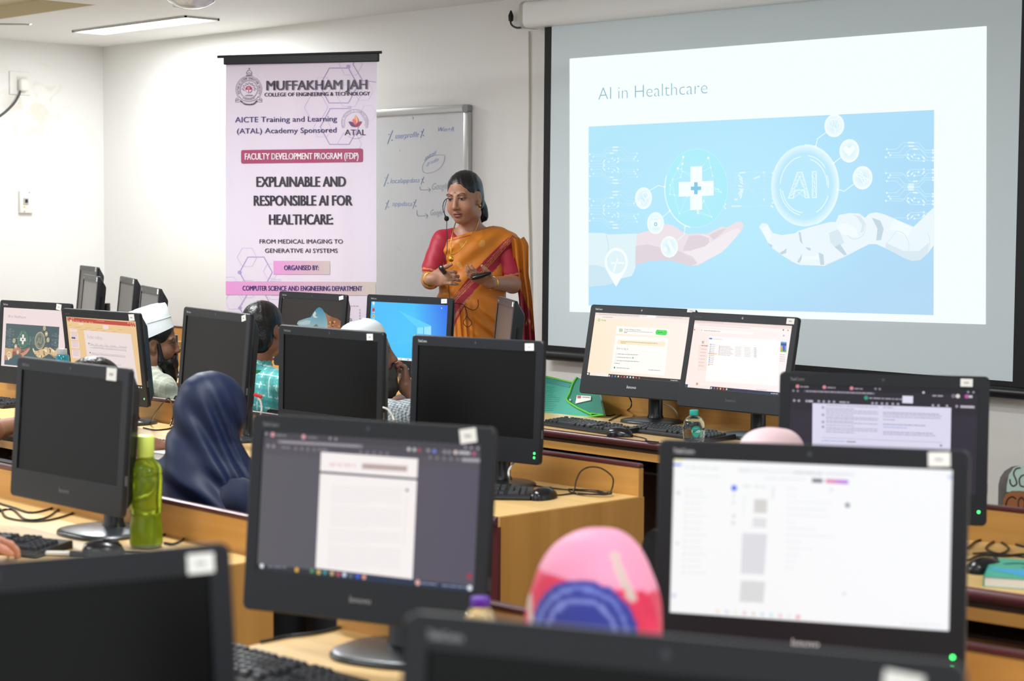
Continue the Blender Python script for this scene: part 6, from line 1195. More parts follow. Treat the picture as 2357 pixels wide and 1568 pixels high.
def cap_mesh(e, hcn, Mh, tall, cloth, z0=0.03):
    """round brimless cap: side band with a flat stitched crown"""
    Q = lambda p: tuple(hcn + Mh[0] * p[0] + Mh[1] * p[1] + Mh[2] * p[2]); m = MB(); n = 48
    def ring(rx, ry, z, w=0.0): return [Q((rx * math.cos(a), -0.008 + ry * math.sin(a), z + 0.0045 * math.sin(a) * 0 + w * math.sin(9 * a) + 0.02 * math.sin(a) * (1 if z < z0 + 0.02 else 0.2))) for a in [2 * math.pi * k / n for k in range(n)]]
    m.rings([ring(0.083, 0.103, z0), ring(0.0885, 0.1075, z0), ring(0.0885, 0.107, z0 + 0.02, 0.0008), ring(0.085, 0.104, z0 + tall * 0.55, 0.0012), ring(0.079, 0.098, z0 + tall * 0.92), ring(0.074, 0.093, z0 + tall), ring(0.07, 0.089, z0 + tall * 0.985), ring(0.05, 0.062, z0 + tall * 1.03, 0.001), ring(0.046, 0.057, z0 + tall * 1.02), ring(0.043, 0.054, z0 + tall * 1.035), ring(0.015, 0.02, z0 + tall * 1.05)], False, True)
    o = m.build('prayer_cap', mat('white_cotton', '#e3eaec', 0.75, bump=0.25, bscale=70), e, 60)
    st = MB(); st.tube(ring(0.0865, 0.1055, z0 + tall * 0.5)[:33], 0.0012, 5); st.tube(ring(0.0475, 0.059, z0 + tall * 1.035) + ring(0.0475, 0.059, z0 + tall * 1.035)[:1], 0.0016, 5); st.build('stitching', mat('cap_thread', '#b9c4c8', 0.8), o, 60)
    return o
def dome_cap(e, hcn, Mh):
    Q = lambda p: tuple(hcn + Mh[0] * p[0] + Mh[1] * p[1] + Mh[2] * p[2]); m = MB(); n = 40
    m.rings([[Q((rx * 0.084 * math.cos(a), -0.028 + rx * 0.100 * math.sin(a), z + 0.022 * math.sin(a) * (1 if z < 0.06 else 0.3))) for a in [2 * math.pi * k / n for k in range(n)]] for rx, z in ((0.985, 0.04), (1.02, 0.042), (1.03, 0.06), (1.0, 0.08), (0.92, 0.1), (0.78, 0.117), (0.58, 0.1295), (0.3, 0.137), (0.06, 0.139))], False, True)
    return m.build('skullcap', mat('white_cotton', '#e3eaec', 0.75), e, 60)
# man in the tall prayer cap, turned to the lecturer
e, hcn, Mh = seated('bearded man in a tall white prayer cap and grey checked shirt, seen in profile', -7.60, 4.80, R(-10), 1.118, '#74503c', R(-30), 0.06, 0.05, neck=0.20, shirt=plaid('#a4a998', '#7b8175', '#b9bcae', 0.06, 0.35), chair='black office chair under the man in the tall prayer cap', sleeve=1.15)
cap_mesh(e, hcn, axes_of(R(-30), -0.22, 0.05), 0.135, None, 0.03)
def beard(e, hcn, Mh, L=0.10, m_=None, full=1.0):
    Q = lambda *p: hcn + Mh[0] * p[0] + Mh[1] * p[1] + Mh[2] * p[2]; lo = hcn - 0.3
    B = Field(span(hcn[0] - 0.15, hcn[0] + 0.15, 0.004), span(hcn[1] - 0.15, hcn[1] + 0.2, 0.004), span(hcn[2] - 0.30, hcn[2] + 0.03, 0.004))
    B.ell(Q(0, 0.05, -0.10), (0.062, 0.062, 0.05), Mh, 0.02); B.ell(Q(0, 0.068, -0.12 - L * 0.45), (0.048 * full, 0.042, L * 0.62), Mh, 0.03)
    for q in (-1, 1): B.cap(Q(q * 0.064, 0.022, -0.005), Q(q * 0.058, 0.034, -0.09), 0.008, 0.02, 0.015); B.cap(Q(q * 0.006, 0.1, -0.06), Q(q * 0.03, 0.088, -0.085), 0.007, 0.009, 0.008)
    B.func(lambda X, Y, Z: 0.002 * np.sin(230 * X + 40 * Z) + 0.0018 * np.sin(190 * Y + 70 * Z), 'plus'); return B.build('beard', m_ or M_HAIR, e)
beard(e, hcn, Mh, 0.10)
# man in the teal shirt, from behind
e, hcn, Mh = seated('man with short black hair and green lanyard in a teal checked shirt, seen from behind', -6.80, 4.86, R(6), 1.215, '#85543c', R(10), 0.02, -0.04, shirt=plaid('#46a09d', '#347f7d', '#cfe2df', 0.05, 0.28), chair='black office chair under the man in the teal checked shirt', wide=1.08)
hz = hcn[2]; sh = hz - 0.235
ln = [(0.085 * math.sin(a), 0.085 * -math.cos(a), sh + 0.038 + 0.012 * math.cos(a)) for a in [R(-170 + 340 * k / 40) for k in range(41)]]
m = MB(); m.rings([[(x, y, z - 0.011) for x, y, z in ln], [(x * 1.03, y * 1.03, z - 0.011) for x, y, z in ln], [(x * 1.02, y * 1.02, z + 0.011) for x, y, z in ln], [(x * 0.99, y * 0.99, z + 0.011) for x, y, z in ln]], False, False, False); m.build('lanyard', mat('green_ribbon', '#1f8a4a', 0.5), e, 60)
Q = lambda *p: hcn + Mh[0] * p[0] + Mh[1] * p[1] + Mh[2] * p[2]
m = MB()
for s in (-1, 1): m.tube([Q(s * 0.078, 0.0, 0.0), Q(s * 0.076, 0.05, 0.005), Q(s * 0.068, 0.098, 0.004)], 0.002, 6)
m.tube([Q(-0.068, 0.098, 0.004), Q(-0.03, 0.118, 0.006), Q(0, 0.119, 0.008), Q(0.03, 0.118, 0.006), Q(0.068, 0.098, 0.004)], 0.0022, 6); m.build('glasses', mat('glasses_frame', '#8f9296', 0.3, 0.6), e, 60)
# man in the skullcap resting his chin on his fist
e, hcn, Mh = seated('man in a low white skullcap and fine-checked shirt, chin on his fist', -6.038, 4.815, R(2), 1.150, '#7d5a48', R(-46), -0.10, 0.02, arms=(((0.235, 0.20, 0.80), (0.082, 0.205, 0.885), (-0.15, 0.1, 1), (-0.6, -0.75, 0.1), (1.3, 1.3, 1.3, 1.3)), ((-0.25, 0.12, 0.68), (-0.12, 0.34, 0.79), (0.2, 1, 0), (0, 0, -1))), shirt=gingham('#e8eef0', '#5f7a8c'), chair='black office chair under the man in the low skullcap', sleeve=1.0, lean=0.03)
dome_cap(e, hcn, axes_of(R(-46), 0.0, 0.02))
beard(e, hcn, Mh, 0.075, mat('grey_beard', '#2e2c2c', 0.5, bump=0.6, bscale=130), 1.2)
# woman in the navy headscarf
def scarf(e, hcn, Mh, colf, m_, drop=0.30, sx=0.2, fold=0.004, front=True, name='headscarf', tight=1.0, peak=0.0):
    hz = hcn[2]; G = Field(span(-0.36, 0.36, 0.006), span(-0.26, 0.36, 0.006), span(hz - drop - 0.05, hz + 0.18, 0.006)); Q = lambda *p: hcn + Mh[0] * p[0] + Mh[1] * p[1] + Mh[2] * p[2]
    G.ell(Q(0, -0.012, 0.034), (0.094 * tight, 0.114, 0.098), Mh, 0.02); G.ell(Q(0, -0.02, -0.06), (0.094 * tight, 0.105, 0.11), Mh, 0.05)
    if peak: G.cap(Q(-0.01, -0.03, 0.09), Q(0.012, 0.03, 0.098), 0.03 + peak, 0.028 + peak, 0.05); G.cap(Q(0.085, -0.06, 0.0), Q(0.075, -0.03, -0.12), 0.012, 0.02, 0.02); G.cap(Q(0.06, -0.09, 0.0), Q(0.055, -0.07, -0.14), 0.009, 0.014, 0.012)
    G.cap(Q(0, -0.02, -0.08), (0, 0.0, hz - 0.22), 0.095, 0.125, 0.05)
    for s in (-1, 1): G.cap((s * 0.02, 0, hz - 0.19), (s * sx * 0.86, 0.0, hz - drop), 0.11, 0.10, 0.07); G.cap((s * 0.04, 0.02, hz - 0.24), (s * sx * 0.5, 0.02, hz - drop - 0.02), 0.12, 0.13, 0.06)
    if front: G.ell(Q(0, 0.125, -0.02), (0.062, 0.07, 0.09), Mh, 0.012, 'sub')
    G.func(lambda X, Y, Z: fold * np.sin(38 * X + 46 * (Z - hz) + 9 * np.sin(14 * Y)) * np.clip((hz + 0.1 - Z) * 9, 0.12, 1) + fold * 0.8 * np.sin(70 * (Z - hz) + 26 * X + 20 * Y) * np.clip((hz - 0.1 - Z) * 10, 0, 1), 'plus')
    G.func(lambda X, Y, Z: (hz - drop) - Z + 0 * X + 0 * Y); return G.build(name, m_, e, colf)
e, hcn, Mh = seated('person in a navy blue headscarf, seen from behind at the left middle desk', -4.79, 3.22, R(4), 1.105, '#8a5f4a', 0.0, 0.12, 0.0, shirt=lambda V: np.tile(C3('#0b1936'), (len(V), 1)), hairy=False, chair='black office chair under the person in the navy headscarf', sleeve=1.8, wide=1.0)
scarf(e, hcn, Mh, lambda V: np.tile(C3('#0b1a3a'), (len(V), 1)), mat_attr('navy_satin', rough=0.52, sheen=0.0, spec=0.35, bump=0.05, bscale=300), 0.36, 0.19, 0.007)
# person in the pink printed scarf
def pink(V):
    c = np.tile(C3('#f2608a'), (len(V), 1)); return c
e, hcn, Mh = seated('person whose head is wrapped in a pink, red and blue printed scarf', -1.80, 1.86, R(36), 1.133, '#8a5f4a', R(0), 0.1, 0.0, shirt=lambda V: np.tile(C3('#c9355a'), (len(V), 1)), hairy=False, chair='black office chair under the person in the pink scarf', sleeve=1.8)
def pinkcol(V):
    # printed cloth: pink crown, crimson lower part, a round blue medallion at the back
    q = to_head(V, hcn, Mh); x, y, z = q.T; c = np.tile(C3('#d9274f'), (len(V), 1)); c[z > 0.076 - 0.16 * (x + 0.02)] = C3('#eb93b2'); 
    r = np.hypot(x + 0.004, z - 0.004); b = (y < 0.01)
    c[b & (r < 0.075)] = C3('#333b94'); c[b & (r > 0.044) & (r < 0.050)] = C3('#7d86cf'); c[b & (r > 0.059) & (r < 0.065)] = C3('#6d78c6'); c[b & (np.abs(x + 0.083 + (z - 0.02) * 0.25) < 0.006) & (z < 0.05)] = C3('#cdb6ae'); c[(np.abs(x - 0.04 - (0.1 - z) * 0.5) < 0.006) & (z > 0.05) & (z < 0.115)] = C3('#cbb4ad'); return c
scarf(e, hcn, Mh, pinkcol, M_SCARF, 0.33, 0.2, 0.003, tight=0.98, peak=0.006)
# person in the pale pink scarf, only the top showing
e, hcn, Mh = seated('person in a pale pink scarf whose head top pokes up beside the right screens', -2.66, 3.30, R(8), 1.098, '#9a6a52', 0.0, 0.1, 0.0, shirt=lambda V: np.tile(C3('#d9b9bd'), (len(V), 1)), hairy=False, chair_up=0.11, chair_dx=0.055, chair='black office chair whose curved back shows in the gap left of the white screen', sleeve=1.8)
scarf(e, hcn, Mh, lambda V: np.tile(C3('#ddbfc3'), (len(V), 1)), M_SCARF, 0.33, 0.2, 0.003, tight=0.8, peak=0.008)
# dark-haired person whose head top shows over the left computer
seated('dark-haired person of whom only the head top shows before the Further readings screen', -5.45, 3.20, R(0), 1.120, '#8a5f4a', 0.0, 0.1, 0.0, shirt=lambda V: np.tile(C3('#5c6470'), (len(V), 1)), chair='black office chair under the dark-haired person at the left')
# two people at the left edge of whom only a forearm shows
seated('person at the left edge whose bare forearm rests on the desk by the notebook', -6.62, 3.12, R(0), 1.15, '#93644a', 0.0, 0.1, 0.0, arms=(((0.36, 0.16, 0.80), (0.12, 0.40, 0.79), (-0.6, 0.8, 0), (0, 0, -1)), ((-0.25, 0.1, 0.66), (-0.15, 0.34, 0.79), (0.1, 1, 0), (0, 0, -1))), shirt=lambda V: np.tile(C3('#6d7580'), (len(V), 1)), sleeve=0.35)
seated('person at the bottom left corner with a bare arm reaching to a keyboard', -4.33, 1.72, R(0), 1.12, '#c08a78', 0.0, 0.1, 0.0, arms=(((0.25, 0.16, 0.84), (0.19, 0.38, 0.825), (-0.1, 1, -0.25), (0, 0, -1)), ((-0.25, 0.1, 0.66), (-0.15, 0.34, 0.79), (0.1, 1, 0), (0, 0, -1))), shirt=lambda V: np.tile(C3('#8a7f86'), (len(V), 1)), sleeve=0.6)
# ------------------------------------------------------------------ keyboards and mice
M_KEYB = mat('keyboard_plastic', '#1d1f22', 0.4); M_KEY = mat('keycap_plastic', '#26282c', 0.38, spec=0.6)
def keycap(w):
    k = MB(); k.rings([[(x - w / 2, y - 0.008, z) for x, y in rrect(w, 0.016, 0.0025, i, 2)] for i, z in ((0.0, 0.0), (0.0006, 0.003), (0.0022, 0.0078), (0.0034, 0.0082))]); return k
KEYW = {}
def keyboard(x, y, rz, label, z=0.75, mk=None):
    e = empty('keyboard', (x, y, z), rz); tag(e, label, 'keyboard', 'black keyboards on the desks')
    def body():
        m = MB(); pr = [(-0.075, 0.0), (-0.078, 0.008), (-0.072, 0.013), (0.07, 0.022), (0.076, 0.02), (0.077, 0.0)]; m.rings([[(xx, py, pz) for py, pz in pr] for xx in (-0.222, -0.219, 0.219, 0.222)]); return m
    shared('keyboard_case', body, M_KEYB, e, 40)
    tilt = math.atan(0.009 / 0.142); nk = 0
    rows = [[(0, 1)] + [(2.1 + k + 0.5 * (k // 4), 1) for k in range(12)] + [(15.9 + k, 1) for k in range(3)], [(k, 1) for k in range(13)] + [(13.5, 2)] + [(15.9 + k, 1) for k in range(3)] + [(19.3 + k, 1) for k in range(3)], [(0.25, 1.5)] + [(1.5 + k, 1) for k in range(12)] + [(13.75, 1.5)] + [(15.9 + k, 1) for k in range(3)] + [(19.3 + k, 1) for k in range(3)], [(0.4, 1.8)] + [(1.8 + k, 1) for k in range(11)] + [(13.4, 2.2)] + [(19.3 + k, 1) for k in range(3)], [(0.6, 2.2)] + [(2.3 + k, 1) for k in range(10)] + [(13.1, 2.7), (16.9, 1)] + [(19.3 + k, 1) for k in range(3)], [(0.15, 1.3), (1.5, 1.2), (2.8, 1.2), (6.6, 6), (10.5, 1.2), (11.8, 1.2), (13.8, 1.2), (15.9, 1), (16.9, 1), (17.9, 1), (19.8, 2), (21.3, 1)]]
    for r, row in enumerate(rows):
        yy = 0.055 - r * 0.0195 - (0.004 if r else 0)
        for c, w in row:
            if nk >= 100: break
            ky = round(w, 1); kw = 0.0172 * w + 0.0013 * (w - 1)
            if ky not in KEYW: KEYW[ky] = keycap(kw).build('key', M_KEY).data; o = [q for q in bpy.data.objects if q.data == KEYW[ky]][0]; o.parent = e
            else: o = bpy.data.objects.new('key', KEYW[ky]); COL.objects.link(o); o.parent = e
            o.location = (-0.205 + c * 0.0189, yy, 0.0135 + (yy + 0.072) * math.tan(tilt)); o.rotation_euler = (tilt, 0, 0); nk += 1
    return e
keyboard(-5.205, 5.35, R(-5), 'keyboard below the login-page computer on the front desk')
keyboard(-4.81, 5.462, R(-2), 'keyboard below the file-window computer behind the small water bottle')
keyboard(-4.20, 3.755, R(42), 'keyboard pushed askew beside the mouse with the coiled cable')
keyboard(-5.83, 3.66, R(6), 'keyboard catching white glints left of the navy headscarf')
keyboard(-7.62, 3.99, R(5), 'keyboard at the left edge below the AI in Healthcare screen')
keyboard(-4.345, 2.25, R(24), 'keyboard at the lower left in front of the large dark computer')
keyboard(-2.775, 1.985, R(3), 'blurred keyboard at the bottom below the document computer')
def mouse(x, y, rz, label, cable=None, z=0.75, side='#1a1b1d'):
    e = empty('computer_mouse', (x, y, z), rz); tag(e, label, 'mouse', 'black mice on the desks')
    def body():
        m = MB(); rings = []
        for k in range(13):
            t = k / 12; yy = -0.055 + 0.108 * t; w = 0.031 * math.sin(math.pi * min(0.96, max(0.04, t * 0.9 + 0.06))) ** 0.45; h = 0.037 * math.sin(math.pi * (0.16 + 0.62 * (1 - t) ** 0.9 * 0.95)) ** 1.0 * (1 if t > 0.06 else 0.6)
            if k in (0, 12): w *= 0.6; h *= 0.45
            rings.append([(w * math.cos(a), yy, max(0.0, h * (math.sin(a) if math.sin(a) > 0 else 0.0) ** 0.75 if math.sin(a) > 0 else 0.0)) for a in [2 * math.pi * j / 20 for j in range(20)]])
        return m.rings(rings)
    shared('mouse_body', body, mat('glossy_black', '#131416', 0.22, spec=0.6), e, 60)
    shared('scroll_wheel', lambda: MB().rings([[(xx, 0.03 + 0.011 * math.cos(a), 0.0235 + 0.011 * math.sin(a)) for a in [2 * math.pi * j / 16 for j in range(16)]] for xx in (-0.003, 0.003)]), mat('wheel_rubber', '#3b3d40', 0.5), e, 40)
    if cable: MB().tube(spline([(0, 0.05, 0.006)] + cable, 8), 0.0024, 6).build('mouse_cable', M_BLK, e, 60)
    return e
mouse(-4.945, 5.262, R(-70), 'mouse on the front desk edge before the two lit screens', [(0.01, 0.09, 0.003), (0.05, 0.13, 0.003), (0.10, 0.15, 0.003), (0.12, 0.21, 0.003)])
cl = []
for k in range(34):
    a = -2.2 + k * 0.45; cl.append((0.05 + 0.07 * math.cos(a) + 0.01 * math.sin(2.3 * a), 0.17 + 0.04 * math.sin(a) + 0.006 * math.cos(1.7 * a), 0.004 + 0.0012 * (k % 7) + (0.075 * max(0, math.sin(a)) if 5 <= k <= 11 else 0)))
mouse(-3.985, 3.905, R(8), 'mouse with its cable coiled behind it on the central desk end', [(0.0, 0.08, 0.003), (0.01, 0.12, 0.003)] + cl + [(-0.1, 0.18, 0.003), (-0.24, 0.2, 0.003)])
mouse(-4.05, 2.425, R(-25), 'mouse beside the green bottle on the left rear desk', [(0.01, 0.1, 0.003), (0.06, 0.16, 0.003), (0.0, 0.2, 0.003)])
mouse(-2.445, 3.90, R(-10), 'mouse beside the teal notebook at the right edge', [(0.0, 0.1, 0.003), (0.02, 0.16, 0.003), (-0.06, 0.22, 0.003), (-0.16, 0.2, 0.003), (-0.18, 0.15, 0.003)])

# ------------------------------------------------------------------ loose cables on the desks
def cable(pts, label, r=0.0032, m_=None, name='cable', grp='loose cables'):
    o = np.array(pts[0], float); q = MB().tube(spline([np.array(p) - o for p in pts], 10), r, 6).build(name, m_ or M_BLK, None, 60); q.location = tuple(o); tag(q, label, 'cable', grp); return q
Z0 = 0.7535
def D(px, py, z=Z0): return tuple(on_z(px, py, z))
def Yc(px, py, y=5.775): return tuple(on_y(px, py, y))
cable([D(-30, 1150), D(30, 1168), D(75, 1180), D(130, 1166), D(158, 1150)], 'black cable curving under the large dark computer, nearest to the screen')
cable([D(-30, 1185), D(25, 1172), D(60, 1196), D(110, 1190), D(150, 1160), D(180, 1150)], 'looped black cable in the middle of the left rear desk')
cable([D(-40, 1160), D(0, 1172), D(18, 1192), D(90, 1200), D(165, 1182), D(200, 1150)], 'black cable lowest on the left rear desk, passing the keyboard')
cable([D(372, 1232), D(400, 1228), D(422, 1240), D(400, 1252), D(378, 1250)], 'small loop of cable right of the green bottle')
cable([D(600, 1478), D(660, 1466), D(720, 1459), D(765, 1450), D(790, 1440)], 'black cable crossing the desk corner below the document computer')
cable([D(1375, 945), D(1400, 957), D(1430, 950), Yc(1450, 940), Yc(1453, 925), Yc(1445, 908)], 'black cable rising behind the login-page computer')
cable([D(1402, 968), D(1425, 957), D(1450, 948), D(1462, 962), D(1500, 972)], 'black cable lying left of the login-page computer stand')
cable([Yc(1528, 930), Yc(1545, 937), Yc(1557, 950), D(1561, 967)], 'white cable hanging between the two lit computers', 0.0032, M_WHITEPL)
cable([D(1572, 968), D(1580, 955), D(1600, 952), D(1625, 966)], 'black cable arching right of the white one on the front desk')
cable([D(2225, 1228), D(2262, 1240), D(2300, 1236), D(2357, 1232), D(2390, 1238)], 'black cable at the right edge nearest the wooden backboard')
cable([D(2228, 1262), D(2250, 1245), D(2290, 1243), D(2322, 1262), D(2300, 1275), D(2270, 1262), D(2300, 1244), D(2357, 1258), D(2390, 1256)], 'black cable tied in a loop at the right edge of the picture')
cable([D(2228, 1290), D(2260, 1278), D(2310, 1280), D(2357, 1276), D(2390, 1280)], 'black cable closest to the right hand mouse')
cable([D(345, 975), D(362, 945, 0.84), D(385, 918, 0.90), D(395, 930, 0.87), D(398, 958, 0.79), D(392, 980)], 'black cable arching up beside the Further readings computer')
cable([D(330, 985), D(360, 990), D(395, 985), D(402, 970)], 'black cable flat on the desk under the Further readings computer')
k0 = at_depth(1178, 1072, 5.62)
cable([tuple(at_depth(1186, 1062, 5.75)), tuple(at_depth(1172, 1082, 5.7)), tuple(at_depth(1172, 1100, 5.69)), D(1176, 1118, 0.754)], 'grey cable dropping behind the central computer with green lights', 0.0035, M_GREYPL)
cable([tuple(at_depth(590, 912, 6.75)), tuple(at_depth(600, 925, 6.72)), tuple(at_depth(602, 945, 6.7)), tuple(at_depth(598, 958, 6.7))], 'grey network cable bending down beside the teal shirt', 0.004, M_GREYPL)
b = at_depth(594, 911, 6.74); o = MB().box(-0.016, -0.007, -0.006, 0.016, 0.007, 0.006, 0.003).build('cable_boot', mat('red_plastic', '#c4252c', 0.35), None, 50); o.location = tuple(b); o.rotation_euler = (0, R(20), R(46)); tag(o, 'red plug on the grey network cable beside the teal shirt', 'plug')
cable([tuple(at_depth(882, 938, 6.15)), tuple(at_depth(893, 943, 6.13)), tuple(at_depth(903, 957, 6.12)), tuple(at_depth(907, 972, 6.12)), D(912, 1010, 0.754)], 'grey cable hanging in front of the fine-checked shirt', 0.0035, M_GREYPL)

# ------------------------------------------------------------------ bottles
M_CLEAR = mat('clear_plastic', '#f4fbfb', 0.06, trans=1.0, ior=1.25)
def bottle(name, loc, prof, cap, label, mshell, mcap, liquid=None, n=32, wob=None):
    e = empty(name, loc, 0); tag(e, label, 'bottle')
    m = MB()
    m.rings([[((r + (wob(z, 2 * math.pi * j / n) if wob else 0)) * math.cos(2 * math.pi * j / n), (r + (wob(z, 2 * math.pi * j / n) if wob else 0)) * math.sin(2 * math.pi * j / n), z) for j in range(n)] for r, z in prof]); m.build('bottle_body', mshell, e, 60)
    c = MB(); ca, cb, cr = cap; c.rings([[((cr - d + (0.0006 * (j % 2))) * math.cos(2 * math.pi * j / 40), (cr - d + (0.0006 * (j % 2))) * math.sin(2 * math.pi * j / 40), z) for j in range(40)] for z, d in ((ca, 0.0008), (ca + 0.002, 0), (cb - 0.003, 0.0002), (cb - 0.0008, 0.0012), (cb, 0.004))]); c.build('bottle_cap', mcap, e, 50)
    if liquid:
        lv, ml = liquid; q = [(r - 0.0025, max(z, 0.003)) for r, z in prof if z < lv]; q.append((np.interp(lv, [z for r, z in prof], [r for r, z in prof]) - 0.0025, lv)); MB().lathe(q, n).build('liquid', ml, e, 60)
    return e
M_GREENPL = mat('lime_plastic', '#b9d83e', 0.12, trans=0.85, ior=1.3); M_LIQ = mat('green_drink', '#a9b52a', 0.05, trans=0.7, ior=1.33)
bottle('water_bottle', (-4.075, 2.565, 0.75), [(0.03, 0.0), (0.040, 0.003), (0.0425, 0.012), (0.042, 0.05), (0.0385, 0.075), (0.0375, 0.088), (0.041, 0.092), (0.0395, 0.11), (0.0425, 0.165), (0.0425, 0.182), (0.0405, 0.186), (0.0425, 0.19), (0.042, 0.198), (0.032, 0.218), (0.021, 0.23), (0.019, 0.236), (0.019, 0.27)], (0.232, 0.287, 0.0212), 'translucent lime green bottle with a pale green cap on the left rear desk', M_GREENPL, mat('pale_lime_cap', '#cfe56a', 0.35), (0.088, M_LIQ), 40, lambda z, a: 0.0012 * math.sin(12 * a + (z * 900)) if 0.1 < z < 0.165 else 0)
e = bottle('water_bottle', (-4.60, 5.30, 0.75), [(0.02, 0.0), (0.034, 0.002), (0.039, 0.01), (0.0405, 0.02), (0.0395, 0.026), (0.0425, 0.034), (0.0415, 0.042), (0.044, 0.05), (0.043, 0.058), (0.0435, 0.066), (0.0415, 0.074), (0.039, 0.084), (0.033, 0.095), (0.022, 0.104), (0.0155, 0.108), (0.0145, 0.122)], (0.109, 0.130, 0.0165), 'small round clear water bottle with a teal cap on the front desk', M_CLEAR, mat('teal_cap', '#2fb3a5', 0.35), (0.088, mat('water', '#f2fbfb', 0.02, trans=1.0, ior=1.2)))
lb = R(46 + 180)
def lab(x, y, l):
    a = (x + 0.004) / 0.0455; r = 0.0462 + l * 0.0004; ang = R(46.6 - 90) + a; return (r * math.cos(ang), r * math.sin(ang), y)
cv = Canvas(lab)
dp = [(0.017 * math.sin(t) * (1 - 0.15 * math.cos(t)), 0.052 + 0.021 * -math.cos(t)) for t in [2 * math.pi * k / 28 for k in range(28)]]
cv.poly(dp, '#23a396', 0); cv.rect(-0.0155, 0.0485, 0.0155, 0.0565, '#e9f4f2', 1); cv.text('ROCKSTAR', 0, 0.0502, 0.0046, '#2c8f88', 2, 0.02, align='c', diry=(0, 1), width=0.026); cv.line([(-0.008, 0.064), (0.006, 0.0645)], 0.0018, '#8ed3cb', 2)
cv.build('bottle_label', M_PRINT, e)
bottle('water_bottle', (*[float(v) for v in at_depth(1105, 1400, 2.98)[:2]], 0.75), [(0.028, 0), (0.033, 0.004), (0.034, 0.12), (0.0335, 0.185), (0.031, 0.2), (0.024, 0.215), (0.0165, 0.224), (0.0135, 0.227), (0.0135, 0.24)], (0.2275, 0.2425, 0.0155), 'clear water bottle with a purple cap behind the nearest computer', M_CLEAR, mat('purple_cap', '#5b2aa0', 0.35), (0.15, mat('water', '#f2fbfb', 0.02)))
p = at_depth(144, 830, 7.55)
bottle('sanitiser_bottle', (p[0], p[1], 0.75), [(0.02, 0), (0.027, 0.004), (0.0275, 0.2), (0.0275, 0.272), (0.022, 0.282)], (0.281, 0.306, 0.018), 'small bottle of blue liquid with a clear cap between the two left lit screens', mat('blue_liquid_bottle', '#1f93a8', 0.1, trans=0.4), mat('clear_grey_cap', '#c3c8cc', 0.15, trans=0.3))

# ------------------------------------------------------------------ green document pouch leaning on the backboard
pb = np.array(on_z(1300, 953, 0.752)); pn = np.array([0.12, -1.0, 0.42]); pn /= np.linalg.norm(pn)
def pp(px, py, off=0.0): d = ray(px, py); k = ((pb + pn * off - CAM) @ pn) / (d @ pn); return CAM + d * k - pb
e = empty('document_pouch', tuple(pb)); tag(e, 'teal see-through document pouch with a lime green border leaning on the front desk', 'pouch')
def panel(pts, off, th, name, m_):
    a = [pp(x, y, off) for x, y in pts]; b = [p - pn * th for p in a]; n = len(a); return MB().add(a + b, [tuple(range(n)), tuple(range(n, 2 * n))[::-1]] + [(i, n + i, n + (i + 1) % n, (i + 1) % n) for i in range(n)]).build(name, m_, e)
M_TEAL = mat('teal_film', '#4fb9a8', 0.18, spec=0.6, trans=0.15); M_TEAL2 = mat('deep_teal_film', '#2f8f7d', 0.16, spec=0.6, trans=0.15); M_LIME = mat('lime_binding', '#5cc63e', 0.45)
panel([(1205, 856), (1256, 867), (1318, 881), (1328, 868), (1375, 890), (1390, 955), (1352, 960), (1240, 952), (1205, 948)], 0.0, 0.015, 'pouch_body', M_TEAL)
panel([(1318, 881), (1328, 868), (1375, 890), (1389, 952), (1357, 952), (1306, 921)], 0.004, 0.003, 'front_flap', M_TEAL2)
panel([(1215, 858), (1256, 868), (1317, 882), (1310, 892), (1250, 880), (1215, 872)], 0.002, 0.002, 'zip_strip', mat('teal_zip', '#3a8f8f', 0.4))
m = MB(); m.tube(spline([pp(x, y, 0.007) for x, y in ((1328, 868), (1318, 884), (1311, 905), (1305, 921), (1325, 936), (1352, 950), (1362, 955))], 5), 0.0045, 8); m.tube(spline([pp(x, y, 0.004) for x, y in ((1205, 856), (1256, 867), (1318, 881))], 4), 0.004, 8); m.tube([pp(x, y, 0.005) for x, y in ((1240, 953), (1300, 957), (1350, 960), (1390, 955), (1360, 951))], 0.0045, 8); m.build('lime_border', M_LIME, e, 60)
panel([(1328, 910), (1360, 912), (1360, 921), (1324, 929)], 0.009, 0.002, 'identity_card', mat('card_white', '#e9e7e2', 0.3)); panel([(1329, 911), (1337, 911), (1337, 917), (1329, 917)], 0.0098, 0.0006, 'card_photo', mat('card_red', '#a84a48', 0.4)); panel([(1340, 913), (1357, 914), (1357, 916), (1340, 915)], 0.0098, 0.0006, 'card_print', mat('card_grey', '#8b8a88', 0.4))
m = MB().ball(pp(1313, 921, 0.008), 0.005, 10, 6); m.build('snap_button', M_WHITEPL, e, 60)
pw = MB()
rn = random.Random(4)
for k in range(14):
    y = 890 + k * 4.0
    pts = [pp(1252 + 2, y + 2 * k * 0.1, 0.0012), pp(1262 + rn.uniform(8, 30), y + 2.4, 0.0012)]; pw.tube(pts, 0.0006, 4)
pw.build('paper_print', mat('faint_teal_ink', '#3b9a8c', 0.5), e)
# marker scrawl on the front desk's edge
sc = empty('marker_scrawl', (0, 0, 0)); bpy.data.objects.remove(sc)
DA = [o for o in bpy.data.objects if o.name == 'computer_desk'][0]; yA = 5.82 - 0.6 + 0.0495
cv = Canvas(lambda px, py, l: tuple(np.array(on_y(px, py, yA)) - np.array(DA.location)))
for pts in ([(1277, 1011), (1271, 1012), (1270, 1018), (1277, 1020)], [(1281, 1013), (1279, 1018), (1283, 1020), (1286, 1016), (1283, 1012), (1281, 1013)], [(1288, 1020), (1289, 1014), (1292, 1018), (1295, 1013), (1296, 1020)]): cv.line(spline(pts, 4), 1.1, '#3a2a22', 0)
cv.text('IE', 1298, 1021.5, 8, '#3a2a22', 0, .0, dirx=(1, .12)); cv.build('marker_scrawl', mat_attr('marker_ink', rough=0.4), DA)

